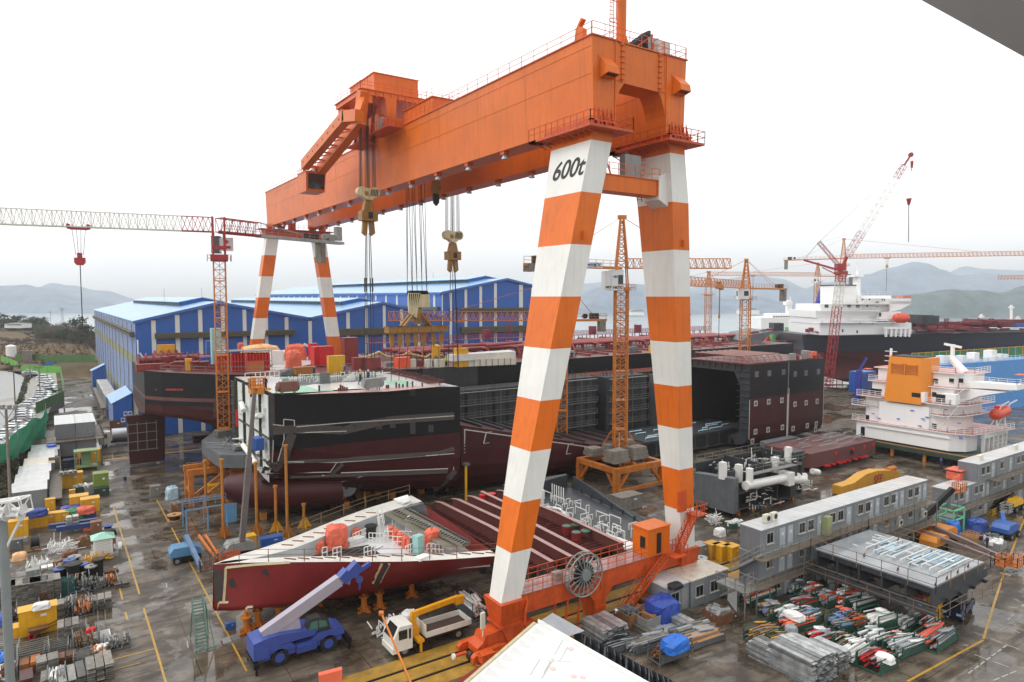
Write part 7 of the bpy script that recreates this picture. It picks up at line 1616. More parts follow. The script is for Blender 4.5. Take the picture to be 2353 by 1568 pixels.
GRF=mat('green fence sheet',(98,168,62),.5,var=.12,rib=('X',.5,.03));GRD=mat('dark green fence sheet',(74,112,52),.5,var=.15);GPO=mat('grey fence post',(120,124,120),.5)
def fence(lab,pts,h,m,wall=0):
 t=T('fence',lab,'fence',pts[0]);b=MB();c_=MB()
 for p,q in zip(pts[:-1],pts[1:]):b.bar(p+V(0,0,h/2),q+V(0,0,h/2),.06,h);wall and c_.bar(p+V(0,0,-wall/2),q+V(0,0,-wall/2),.3,wall)
 b.build('panel',m,t)
 if wall:c_.build('base_wall',CONC,t)
 for p,q in zip(pts[:-1],pts[1:]):
  n_=max(1,int((q-p).length/5))
  for i in range(n_):w=MB();r_=p.lerp(q,i/n_);w.bar(r_+V(0,-.08,0),r_+V(0,-.08,h+.05),.12);w.build('post',GPO,t)
fence('long green sheet fence across the back of the yard beside the blue hall',[gp(*a0(285,1112),4.7),gp(*a0(725,1118),4.7),gp(*a0(950,1122),4.7),gp(*a0(1702,1118),4.7)],3.1,GRD,.8)
fence('green sheet fence running down the slope beside the white tank',[gp(*a0(20,1130),4.5),gp(*a0(320,1240),3.6)],2.9,GRF)
fence('bright green sheet fence at the far end of the car park',[gp(*a0(375,1300),3.5),gp(*a0(1088,1310),3.5)],2.5,GRF)
fence('pale green sheet fence seen edge on along the right of the car park',[gp(*a0(1088,1310),3.5),gp(*a0(1140,1568),3.5),gp(*a1(1142,225),3.5)],2.2,GRF,1)
fence('dark green sheet fence on a concrete wall above the containers',[gp(*a1(1142,235),3.5),gp(*a1(645,470),3.5)],2.6,GRD,1.6)
t=T('net','green safety net hung between grey poles in front of the parked cars','net',gp(100,1010));tops=[(845,360),(780,500),(700,562),(612,545),(520,640),(445,700),(330,742),(230,880),(120,1000),(0,1022),(-300,1150)];bots=[(842,830),(790,890),(735,940),(612,990),(540,1050),(480,1110),(345,1255),(250,1370),(150,1480),(0,1575),(-300,1800)]
b=MB();sec=[]
for(x,y),(u,v)in zip(tops,bots):
 P=gp(*a1(u,v+160),0);d_=(P.x-CAM[0])*math.sin(TH)+(P.y-CAM[1])*math.cos(TH);p=at(*a1(x,y),d_);q=at(*a1(u,v),d_);sec.append([p.lerp(q,j/5)+V(.35*math.sin(j*2.1+x*.02),.35*math.cos(j*1.7+x*.03),0)for j in range(6)])
b.loft(sec,False,False,0,True);b.build('netting',mat('green net',(56,165,120),.8,var=.25,scale=1.5,bump=.1,bscale=3),t)
def pole(name,lab,base,ztop,r,m,cat='pole',arms=(),group=None):
 t=T(name,lab,cat,base,group);b=MB();b.tube(base,V(base[0],base[1],ztop),r,8,r*.75);b.build('shaft',m,t)
 for z,w in arms:c_=V(base[0],base[1],z);b=MB();b.bar(c_-RT*w/2,c_+RT*w/2,.12);[b.tube(c_+RT*w*u,c_+RT*w*u+V(0,0,.3),.06,5)for u in(-.45,-.2,.2,.45)];b.build('cross_arm',DARK,t)
 return t
for x,y,yt,lab in((845,1000,290,'grey net pole at the far end of the green net'),(618,1170,465,'grey net pole in the middle of the green net'),(345,1480,690,'grey net pole at the near third of the green net'),(25,1640,1000,'grey net pole at the left edge of the green net')):p=gp(*a1(x,y),.2);pole('net_pole',lab,p,hz(p,a1(x,yt)[1]),.09,GPO)
WOODP=mat('utility pole wood',(112,104,96),.7,var=.2)
for kk,x,y,yt,lab,z0 in((a1,292,745,-420,'tall utility pole in front of the access road',3.5),(a0,545,1420,700,'utility pole behind the bright green fence by the first cars',3.5),(a0,722,1760,1115,'utility pole among the parked cars',3.5),(a0,1228,860,600,'short grey pole on the grassy slope',5.5),(a0,905,400,190,'thin pole at the shore by the water',12),(a0,1105,400,145,'left one of the tall twin poles at the shore',12),(a0,1133,400,150,'right one of the tall twin poles at the shore',12)):
 p=gp(*kk(x,y),z0);zt=hz(p,kk(x,yt)[1]);pole('utility_pole',lab,p,zt,.14,WOODP,'pole',[(zt-.4,3.2),(zt-1.6,2.4)]if x<1200 else())
p=gp(*a1(195,2230),.2);t=pole('lamp_post','concrete lamp post with a cluster of floodlights, left of the grey cabin row',p,hz(p,a1(40,400)[1]),.22,CONC,'lamp post');b=MB();c_=V(p.x,p.y,hz(p,a1(40,385)[1]));b.bar(c_-RT*1.6,c_+RT*1.6,.2)
for u in(-1.4,-.5,.5,1.4):b.cb(c_+RT*u+V(0,0,.35),(.5,.5,.4),u)
for s in(-1,1):b.bar(c_+RT*s*1.2,c_+V(0,0,-1.6),.08)
b.build('lamp_head',GREY,t)
kn=K(0,2030);p=at(*kn(60,900),24);t=T('lamp_mast','near grey steel lamp mast with white truss head and big floodlights at the left edge','lamp post',(p.x,p.y,0));zt=at(*kn(20,110),24).z
b=MB();b.tube((p.x,p.y,0),(p.x,p.y,zt-7),.21,14);b.tube((p.x,p.y,zt-7),(p.x,p.y,zt),.15,14);b.tube((p.x,p.y,zt-6.9),(p.x,p.y,zt-6.8),.23,10,m=1);b.build('shaft',[mat('grey mast steel',(132,138,138),.4,var=.15),mat('rusty strap',(130,80,55),.7)],t)
b=MB();c_=V(p.x,p.y,zt);b.lattice(c_-RT*1.4+V(0,0,.2),c_+RT*.9+V(0,0,.55),.5,.5,5,.05)
for s in(-1,1):b.bar(c_+RT*s*.8+V(0,0,.3),c_+V(0,0,-1.2),.07)
b.build('truss_head',WPIPE,t)
for x,y in((25,20),(165,20),(150,70),(10,75)):q=at(*kn(x,y),23.8);w=MB();w.tube(q-RT*.2,q+RT*.02,.09,10);w.tube(q+RT*.02,q+RT*.18,.1,14,.21);w.build('floodlight',[mat('pale lamp housing',(215,216,212),.35,var=.1)],t)
def boxcab(name,lab,cat,p0,dx,dy,h,m=CONT,roof=CROOF,z=0,group=None,wins=(),door=()):
 t=T(name,lab,cat,(p0[0]+dx/2,p0[1]+dy/2,z),group);x,y=p0[0],p0[1];b=MB();b.box(x,y,z,x+dx,y+dy,z+h);b.build('wall',m,t);b=MB();b.box(x-.08,y-.08,z+h,x+dx+.08,y+dy+.08,z+h+.1);b.build('roof',roof,t)
 for u in wins:w=MB();window(w,x+u,y,z+1.5);w.build('window',[FRM,GLASS],t)
 for u in door:w=MB();w.box(x+u-.42,y-.05,z+.05,x+u+.42,y-.003,z+2.1);w.build('door',GREY,t)
 return t
lab5=['nearest to us','second','third','fourth, with cream roof','fifth','last, carrying a blue ring']
for i in range(6):
 boxcab('container_cabin',f'grey container cabin in the long row below the net, {lab5[i]}','container',(-39+i*.25+(0,0,0,.3,.5,.6)[i],71.5+i*6.2),4.3,6.0,2.6,MATS['grey corrugated cabin'],CROOF if i!=3 else mat('cream wet roof',(205,196,178),.25,var=.2),group='cabins below the net')
p=gp(*a1(925,1055),2.8);b=MB();b.tube(p,p+V(0,0,.3),.8,14);o=b.build('plastic_ring',mat('bright blue plastic',(60,95,200),.4));tag(o,'bright blue plastic ring on the roof of the last cabin in the row','ring')
t=T('gallery','walkway with railing along the right side of the grey cabin row','walkway',(-33.5,85,0));b=MB();b.box(-34.4,71,1.0,-32.8,104,1.15);b.rail([(-32.8,71,1.15),(-32.8,104,1.15)],1.1,1.6,.07);b.box(-34.5,92,1.2,-32.9,92.4,3.2)
for i in range(8):b.bar((-32.9,72+i*4,0),(-32.9,72+i*4,1),.1)
b.build('deck',WALK,t)
for i,(x,lab)in enumerate(((-33.4,'left'),(-30,'right'))):
 for lv in range(2):
  for j in range(2 if lv else 1):boxcab('container',f"grey container in the two level stack, {['lower', 'upper'][lv]} level, {lab} side, {'near' if j == 0 else 'far'} one",'container',(x,107+lv*1.5+j*6.1),3.3,6,2.9,[MATS['grey corrugated cabin end'],CONT][i],z=.2+lv*3.1,group='containers beside the lane')
t=T('gallery','walkway with railings round the upper level of the container stack','walkway',(-32,107,0));b=MB();b.box(-34.9,106.3,3.12,-25.4,108.3,3.22);b.box(-26.6,108.4,3.12,-25.4,121,3.22);b.box(-34.9,108.4,3.12,-33.5,121,3.22);b.rail([(-34.9,121,3.22),(-34.9,106.3,3.22),(-25.4,106.3,3.22),(-25.4,121,3.22)],1.1,1.5,.06)
for y in(107,114,120):b.bar((-25.5,y,0),(-25.5,y,3.1),.12)
b.build('deck',WALK,t)
for i in range(7):
 for lv in range(2):boxcab('container',f"grey container in the row against the blue hall, {['lower', 'upper'][lv]} level, {ordw[i]} from the near end",'container',(-22.4,152+i*6.3),2.7,6,2.5,CONT if(i+lv)%3 else MATS['grey corrugated cabin end'],[CROOF,MATS['cream wet roof']][i%2],z=.05+lv*2.9,group='containers along the hall')
t=T('gallery','long walkway in front of the upper containers along the blue hall','walkway',(-23,170,0));b=MB();b.box(-23.8,151,2.75,-22.5,198,2.9);b.rail([(-23.8,151,2.9),(-23.8,198,2.9)],1.1,2,.07);b.bar((-23.6,151,0),(-22.6,158,2.8),.6,.1);b.build('deck',WALK,t)
GPI_=mat('grey primed pipe',(150,156,160),.4,var=.15);CORAL_=mat('coral pipe',(232,112,84),.4,var=.1)
SKIP=mat('timber brown',(130,92,60),.6,var=.3,scale=1.5)
def shades(m):
 out=[m]
 for k,f in(('darker',.55),('lighter',1.25)):
  nm=m.name+' '+k
  if nm not in MATS:
   q=m.copy();q.name=nm;MATS[nm]=q
   for n_ in q.node_tree.nodes:
    if n_.type=='VECT_MATH':n_.inputs[0].default_value=[min(.85,v*f)for v in n_.inputs[0].default_value]
  out.append(MATS[nm])
 return out
def item(kk,x,y,w,d,h,m,name,cat,lab,shape='cab',z=0,rz=None,group=None):
 p=gp(*kk(x,y),z);t=T(name,lab,cat,p,group);rz=U(-.05,.05)-.0 if rz is None else rz;b=MB();cx,cy,cz=p
 cy+=d/2*.8;Mz=Matrix.Rotation(rz,3,'Z')
 def at_(u,v,q):return V(cx,cy,cz)+Mz@V(u*w/2,v*d/2,q*h)
 if shape=='cab':
  b.cb((cx,cy,cz+h/2),(w,d,h),rz);b.build('body',m,t);b=MB();b.cb((cx,cy,cz+h+.03),(w*1.05,d*1.06,.06),rz);b.build('lid',m,t);b=MB()
  for u in(-.5,.5):b.cb(at_(u,-1.0,.48)-Mz@V(0,.012,0),(w*.44,.02,h*.86),rz)
  b.build('door',m,t);b=MB();b.cb(at_(.3,-1,.75)-Mz@V(0,.03,0),(w*.16,.01,h*.1),rz);b.build('notice',WHP,t)
 elif shape=='bin':
  for u,v,a,c_ in((-1,0,.08,d),(1,0,.08,d),(0,-1,w,.08),(0,1,w,.08)):b.cb(at_(u,v,.5),(a,c_,h),rz)
  b.cb(at_(0,0,.12),(w,d,.1),rz);b.build('skip',m,t);b=MB()
  for i in range(26):s_=U(.1,.45);b.cb(at_(U(-.8,.8),U(-.8,.8),U(.6,1.05)),(s_*U(1,3),s_,s_),U(0,3),0,U(-.5,.5))
  b.build('scrap',rnd.choice([GREY,PRIM,SKIP,WPIPE]),t)
 elif shape=='tarp':lump(b,(cx,cy,cz),(w,d,h),0,int(x+y));b.build('cover',m,t)
 elif shape=='reel':
  ax_=Mz@V(1,0,0)if name=='upright_drum' else V(0,0,1);L=h if ax_.z else w*.6;c_=V(cx,cy,cz)if ax_.z else V(cx,cy,cz+w/2)-ax_*L/2
  for u in(0,.9):b.tube(c_+ax_*L*u,c_+ax_*L*(u+.1),w/2,18)
  b.build('flange',m,t);b=MB();b.tube(c_+ax_*L*.1,c_+ax_*L*.9,w*.36,14);b.build('wound_cable',BLK if m!=GREY else DARK,t);b=MB();b.tube(c_+ax_*L,c_+ax_*(L+.03),w*.12,10);b.build('hub',DARK,t)
 elif shape=='planks':
  n_=max(2,int(h/.09));k_=max(1,int(w/.55))
  for i in range(n_):
   for j in range(k_):b.cb(at_(-1+(j+.5)*2/k_,U(-.1,.1),(i+.5)/n_),(w/k_*U(.82,.93),d*U(.9,1),h/n_*.62),rz+U(-.025,.025),int(U(0,2.99)))
  b.build('planks',shades(m),t);b=MB();b.cb(at_(0,-.5,.0)+V(0,0,.04),(w*1.05,.12,.08),rz);b.cb(at_(0,.5,.0)+V(0,0,.04),(w*1.05,.12,.08),rz);b.build('bearer',SKIP,t)
 elif shape=='tangle':
  for i in range(46):
   p_=at_(U(-1,1),U(-1,1),U(0,.9));b.bar(p_,p_+rnd.choice((Mz@V(U(.6,1.6),U(-.3,.3),U(-.2,.4)),V(U(-.2,.2),0,U(.5,1.2)),Mz@V(U(-.2,.3),U(.5,1.4),U(-.1,.3)))),U(.05,.11))
  b.build('frames',m,t)
 elif shape=='frames':
  for i in range(int(h/.2)):
   q=U(-.06,.06)
   for u in(-.96,.96):b.bar(at_(u+q,-1,0)+V(0,0,.06+i*.2),at_(u+q,1,0)+V(0,0,.06+i*.2),.06)
   for j in range(6):b.bar(at_(-.96+q,-.95+j*.38,0)+V(0,0,.06+i*.2),at_(.96+q,-.95+j*.38,0)+V(0,0,.06+i*.2),.045)
  b.build('frames',m,t)
 else:
  for u in(-1,1):
   for v in(-1,1):b.bar(at_(u,v,0),at_(u,v,1.15),.09)
   for q in(.15,.6,1.1):b.bar(at_(u,-1,q),at_(u,1,q),.07)
   b.bar(at_(u,-.9,.42),at_(u,.9,.42),.04,h*.5)
  for v in(-1,0,1):b.bar(at_(-1,v,.1),at_(1,v,.1),.1)
  b.build('cradle',shape if isinstance(shape,bpy.types.Material)else PRIM,t);b=MB()
  ms=m if isinstance(m,list)else[m]
  for i in range(30):
   r_=U(.05,.15)if ms[0]in(WPIPE,GPI_,CORAL_)else U(.03,.09);u,q=U(-.85,.85),U(.2,.95);s_=U(-.12,.12);b.tube(at_(u,U(-1.1,-.8),q),at_(max(-.9,min(.9,u+s_)),U(.5,1.08),q+U(-.06,.12)),r_,7,m=int(U(0,len(ms))))
   if i%7==0:b.path([at_(u,-.7,1),at_(u+s_,-.2,1.15),at_(u+.3,.1,1.1)],r_,6,m=i%len(ms))
  b.build('tubes',ms,t)
 return t
RUST=mat('rusty steel',(112,74,50),.6,var=.35,scale=2);BROWNT=mat('brown drum',(96,66,44),.5);BPL=mat('blue plastic drum',(44,72,150),.4)
cabs=[(a1,1520,1330,2.2,1.5,2.2,YCAB,'left of the pair by the container stack'),(a1,1680,1340,2.2,1.5,2.3,YCAB,'right of the pair by the container stack'),(a2,1300,450,2.9,1.6,2.3,YCAB,'with tyres hung on it, under a heap of boards'),(a2,1425,840,2.3,1.8,1.9,YCAB,'beside the blue sheeting, left of two'),(a2,1625,890,2.3,1.8,1.9,YCAB,'beside the coral cover, right of two'),(a2,1120,1090,1.6,1.3,1.5,YCAB,'small one with a ladder on top'),(a2,870,1110,2.5,1.2,1.4,YCAB,'with white paper on its slanted top'),(a2,530,1190,4.2,1.4,2.0,YCAB,'long one under the crumpled blue sheet'),(a2,325,1370,2.2,1.4,2.3,YCAB,'with a rusty lid and four drawers'),(a2,140,1400,1.2,1.4,2.2,YCAB,'half hidden behind the near lamp mast'),(a2,905,860,1.2,1,1.6,YCAB,'under the gallery of the cabin row'),(a2,1300,640,.8,.8,1.2,YCAB,'narrow one by the white frames'),(a4,690,690,2.9,1.5,2.3,YCAB,'biggest one in front, with white sacks on top'),(a4,330,760,2.1,1.2,.9,YCAB,'low one loaded with tyres in front')]
for q in cabs:item(*q[:7],'tool_cabinet','cabinet','yellow steel tool cabinet '+q[7],group='yellow tool cabinets')
for q in[(a2,1820,560,2.0,2,3.2,mat('olive green cabin',(118,140,58),.5,streak=.2),'guard_cabin','cabin','olive green cabin with a small window sign at the lane edge','cab'),(a2,1825,600,2,1.6,1.2,mat('dark green tank',(38,62,52),.5),'skip','skip','dark green box in front of the olive cabin','cab'),(a2,1625,560,1.5,1.4,1.4,GREY,'container_bin','bin','grey metal bin beside the olive cabin','bin'),(a2,1420,580,1.6,1.3,1.2,mat('dark green tank',(38,62,52)),'container_bin','bin','dark green bin with white sacks beside the grey bin','bin'),(a2,1330,890,3.6,1.6,.9,mat('violet blue sheet',(72,72,165),.4,var=.3,bump=.2,bscale=2),'sheeting','sheeting','crumpled violet blue sheeting beside the coral cover','tarp'),(a2,1540,930,2.4,1.4,1.0,TARP,'covered_heap','heap','coral tarpaulin heap on the blue trestle box','tarp'),(a2,1320,1060,2.8,1.8,1.7,TARG,'covered_heap','heap','green and white tarpaulin heap behind the brick pallet','tarp'),(a2,1545,1010,2.4,1.6,.8,mat('navy steel beam',(46,66,120),.45,var=.2,streak=.2),'steel_box','box','blue trestle box under the coral cover','cab'),(a2,530,1010,4.0,1.6,1.1,mat('crumpled blue sheet',(40,66,140),.4,var=.3,bump=.3,bscale=2.5),'sheeting','sheeting','crumpled dark blue sheet on the long yellow cabinet','tarp'),(a2,1305,1240,1.5,1.2,2.0,mat('grey brick',(170,168,160),.7,var=.15,scale=4),'brick_pallet','pallet','tall stack of grey bricks on a pale pallet','planks'),(a2,1580,1220,1.2,1.0,.8,TARP,'covered_heap','heap','small coral sack on the wet ground right of the bricks','tarp'),(a2,1730,1260,1.2,1.1,1.4,SKIP,'crate','crate','wooden crate with an orange lid behind the white hut','cab'),(a2,1940,1250,1.2,1.2,.8,BPL,'hose_coil','coil','coil of dark blue hose on drums at the lane edge','reel'),(a2,1940,1320,1.9,1.4,.7,BLK,'bag_heap','heap','heap of black bags left of the yellow line','tarp'),(a2,1515,1490,1.3,1,.9,SKIP,'crate','crate','small brown crate with a blue stripe left of the white hut','bin'),(a2,1990,1530,1.1,1,1.1,SKIP,'carton','box','brown carton behind the white hut','cab'),(a3,300,220,1.2,1,1.2,PRIM,'waste_bin','bin','grey wheeled waste bin beside the big cable wheel','cab'),(a3,630,210,1.7,.8,1.7,BROWNT,'upright_drum','cable drum','big brown cable wheel standing upright','reel'),(a3,350,420,1.5,1.1,.9,CREAM,'bag_heap','heap','pale peach cloth heap on the mud','tarp'),(a3,440,80,.9,.8,.6,GREY,'bag_heap','heap','grey plastic bag beside the waste bin','tarp'),(a3,1180,1030,2.4,1.6,1.6,mat('dark teal net',(22,72,70),.8,var=.3),'net_heap','heap','dark teal net heap at the end of the plank wall','tarp'),(a3,1260,380,1.6,1.3,.9,RUST,'wire_coil','coil','brown tangle of wire near the white frames','tarp'),(a3,1120,580,1.3,.8,.9,WPIPE,'tub','tub','white open tub with scrap in front of the wire tangle','bin'),(a4,740,270,1.4,.9,.6,WPIPE,'sack_pile','sacks','white sacks on the big yellow cabinet','tarp'),(a4,1630,680,.8,.5,.4,BRT,'cloth','cloth','bright red cloth on the coupler heap','tarp'),(a4,20,1400,1,1.4,1.5,mat('bright blue sheet',(40,110,200),.4),'covered_heap','heap','bright blue drum cover behind the near mast','tarp'),(a4,30,560,1.6,1.6,1.0,mat('blue white sheet',(70,96,180),.4,var=.4),'covered_heap','heap','blue and white sheet behind the near mast','tarp'),(a2,1225,190+40,2.5,1.2,.6,GREY,'board_heap','heap','heap of boards on the yellow cabinet with tyres','planks')]:
 zz={'covered_heap':.8 if 'trestle' in q[9]else 0,'sheeting':2.0 if 'long' in q[9]else 0,'sack_pile':2.4,'cloth':1.3,'board_heap':2.4}.get(q[7],0);kk,x,y=q[0],q[1],q[2]
 if zz:
  g_=gp(*kk(x,y),zz)
 item(*q[:6],q[6],q[7],q[8],q[9],q[10],zz)
for i,(x,y,m_,lab)in enumerate(((1075,790,BPL,'blue cable drum, front left of the group'),(1150,760,BLK,'black cable drum behind the front left one'),(1320,780,BLK,'largest black cable drum, in the middle of the group'),(1345,560,GREY,'wide grey topped drum at the back of the group'),(1480,700,BPL,'blue cable drum right of the largest black one'),(1640,740,GREY,'grey flanged drum in the puddle at the right'),(1775,690,BLK,'tall black cable drum at the right end'),(1255,620,BPL,'small blue drum at the back left'))):item(a3,x,y,1.3 if i!=2 else 1.8,1.3,1.3 if i not in(2,6)else 1.8,m_,'cable_drum','cable drum',lab,'reel',group='cable drums in the store yard')
p=gp(*a3(1860,360));t=T('guard_hut','small white slatted hut with pale green roof at the lane edge','hut',p);b=MB();b.cb(p+V(0,.8,1.15),(1.9,1.7,2.3));b.cb(p+V(.1,.8,.2),(2.9,2.3,.4),m=1)
for i in range(10):b.cb(p+V(0,-.06,.5+i*.18),(1.6,.02,.03),m=1)
b.build('wall',[WPIPE,GREY],t);b=MB();b.loft([[p+V(x*1.25,.8+y*1.15,2.3)for x,y in((-1,-1),(1,-1),(1,1),(-1,1))],[p+V(x*.25,.8+y*.2,2.8)for x,y in((-1,-1),(1,-1),(1,1),(-1,1))]],True);b.build('roof',mat('pale green roof',(150,200,180),.35),t);b=MB();b.tube(p+V(1.5,.5,.9),p+V(1.9,.5,.9),.5,12);b.tube(p+V(1.1,.9,.8),p+V(1.3,.9,.8),.35,12);b.build('fan_drum',WPIPE,t)
for i in range(9):item(a3,80+i*112,1240-i*17,1.25,2.0,2.1,PLK,'plank_stack','plank stack',f'grey plank stack in the long stacked wall, {ordw[i]} from the left','planks',rz=.02,group='stacked scaffold planks')
for x,y,w,d,h,m_,sh,lab in((500,1280,1.9,3.2,.9,PLK,'frames','ladder frames stacked behind the big yellow cabinet'),(1420,1300,1.7,1.5,1.0,[RUST,GREY],'rack','rack of rusty tubes above the fanned rack'),(1650,960,1.1,1.6,1.2,[DARK,GREY],'rack','dark clamp rack behind the fallen planks'),(1820,940,1.3,1.6,.9,[GREY,PLK],'rack','low rack of grey fittings by the puddle'),(1990,900,1.1,1.6,1.1,[RUST,mat('orange tube',(200,120,50),.5)],'rack','narrow rack of orange tubes near the lane'),(2180,900,1.5,1.6,.5,PLK,'planks','small pile of pale boards at the lane edge'),(1820,1290,1.9,1.7,1.1,PLK,'planks','leaning plank pile reflected in the puddle'),(1240,1380,1.3,2.2,1.3,[GREY,PLK],'rack','rack of upright frames with yellow ends'),(1490,1420,1.7,2.0,1.3,[RUST,GREY,mat('orange tube',(200,120,50))],'rack','rack with fanned orange tipped tubes'),(1000,1480,1.5,1.4,1.5,PLK,'planks','pile of thick boards right of the big yellow cabinet'),(1420,980,1.9,1.6,1.6,[RUST,PLK,GREY],'rack','tall rack of jumbled clamps beside the teal net'),(800,1150,1.5,1.4,.9,[RUST],'rack','brown tube rack above the white sacks'),(1020,300,3.0,2.0,1.3,WPIPE,'tangle','pile of white welded stair frames'),(640,560,2.0,1.6,.4,WPIPE,'tangle','low pile of white broken frames'),(1650,490,3.2,1.3,.7,YCAB,'tangle','pile of yellow guard rails'),(960,560,2.4,1,.35,WPIPE,'planks','white boards lying in the puddle'),(2000,640,1.4,1,.25,RUST,'planks','brown pallet with a white drum cap'),(610,255,1.5,.9,.15,SKIP,'planks','flat wooden pallet on the mud by the cable wheel'),(590,690,1.2,1,.6,GREY,'cab','grey pump box behind the plank wall')):
 item(a3,x,y,w,d,h,m_,'rack' if sh=='rack' else 'stacked_goods','rack' if sh=='rack' else 'stack',lab,sh)
for x,y,w,d,h,m_,sh,lab in((1235,850,1.7,1.9,1.6,PLK,'planks','tall tidy stack of grey steel planks in the middle foreground'),(1550,1010,1.9,2.0,1.4,[mat('khaki coupler',(112,100,72),.6),RUST],'rack','rack heaped with khaki couplers'),(1840,900,1.3,1.2,1.0,WPIPE,'frames','green posted rack of white boards'),(2110,980,1.9,1.7,.9,[GREY,PLK],'rack','open rack with white boards at the lane edge'),(1790,1120,1.2,1.0,.8,[WPIPE,mat('orange tube',(200,120,50))],'rack','rack of torn white and orange scraps'),(1520,1200,1.6,1.4,.8,SCAF,'frames','square stack of grey mesh frames'),(1800,1520,1.9,2.6,1.2,PLK,'planks','crossed stack of shiny planks at the bottom of the lane side'),(1010,1100,1.8,1.9,1.1,SCAF,'frames','ladder frames stacked two high in the front row'),(600,1240,2.3,2.2,1.5,SCAF,'frames','largest stack of ladder frames in the front row'),(130,1250,1.6,2.2,1.5,SCAF,'frames','ladder frames behind the near lamp mast'),(1350,1030,.7,1.6,.9,SCAF,'frames','single narrow stack of ladder frames'),(1180,1240,1.6,1.2,.7,RUST,'planks','rusty brown tube pile in the front'),(540,1400,1.5,1.4,.9,mat('rust orange',(165,100,40)),'planks','rust orange tube pile at bottom left'),(850,1370,1.6,1.5,1.0,PLK,'planks','pile of split boards with white caps'),(1290,1640,1.9,3.0,.7,SCAF,'planks','long grey poles pointing at us at the bottom edge'),(1010,1640,1.2,2.4,.8,[GREY,WPIPE],'rack','rack of grey clamps at the bottom edge'),(840,1640,.9,2,.6,PLK,'planks','pale plank strip at the bottom edge'),(470,1640,1,2,.7,BROWN,'planks','pinkish plank strip at the bottom edge left'),(70,1560,1.8,1.8,1,[WPIPE,RUST],'rack','jumble of white and rusty pieces in the bottom left corner'),(290,480,1.6,1.2,.9,[DARK,GREY],'rack','rack of black tyres and rods behind the low yellow cabinet'),(1480,640,.6,1.6,.7,SCAF,'frames','grey ladder section leaning above the couplers')):
 item(a4,x,y,w,d,h,m_,'rack' if sh=='rack' else 'stacked_goods','rack' if sh=='rack' else 'stack',lab,sh)
for i,(x0,y0,x1,y1)in enumerate(((870,1160,1750,1040),(1010,1200,1790,1095))):p=gp(*a2(x0,y0),.7);q=gp(*a2(x1,y1),.7);b=MB();b.bar(p,q,.5,.55);b.bar(p+V(0,0,.3),q+V(0,0,.3),.7,.06);o=b.build('steel_beam',MATS['navy steel beam']);tag(o,['upper','lower'][i]+' of the two long navy steel beams behind the brick pallet','beam')
b=MB();p=gp(*a4(690,760));b.loft([[p+V(x*.3-.2,y*.3,.45)for x,y in((-1,-1),(1,-1),(1,1),(-1,1))],[p+V(x*.75,y*.45,.9)for x,y in((-1,-1),(1,-1),(1,1),(-1,1))]],True);t=T('wheelbarrow','dark brown wheelbarrow with a red wheel against the big yellow cabinet','wheelbarrow',p);b.build('tray',RUST,t);b=MB();wheel(b,p+V(-.5,-.2,.3),.3,.12);b.build('wheel',[BRT,DARK],t);b=MB();b.bar(p+V(.4,.4,.7),p+V(1.6,.6,1.0),.05);b.bar(p+V(.4,-.4,.7),p+V(1.6,-.2,1.0),.05);b.build('handle',DARK,t)
p=gp(*a2(1550,140),0);t=T('work_frame','green steel work frame with yellow ladder in front of the navy van','work frame',p);b=MB()
for x in(-1.7,1.7):
 for y in(0,2.2):b.bar(p+V(x,y,0),p+V(x,y,3.4),.16)
for z in(.6,3.4):b.cb(p+V(0,1.1,z),(3.6,2.4,.2))
b.cb(p+V(.1,1.4,2),(1.6,.2,2.6));b.build('frame',mat('sage green steel',(128,158,112),.5,streak=.2),t);b=MB()
for x in(-1.5,-1.0):b.bar(p+V(x,-.1,.3),p+V(x,-.1,3.3),.06)
for i in range(9):b.bar(p+V(-1.5,-.1,.5+i*.33),p+V(-1,-.1,.5+i*.33),.05)
b.build('ladder',YCAB,t)
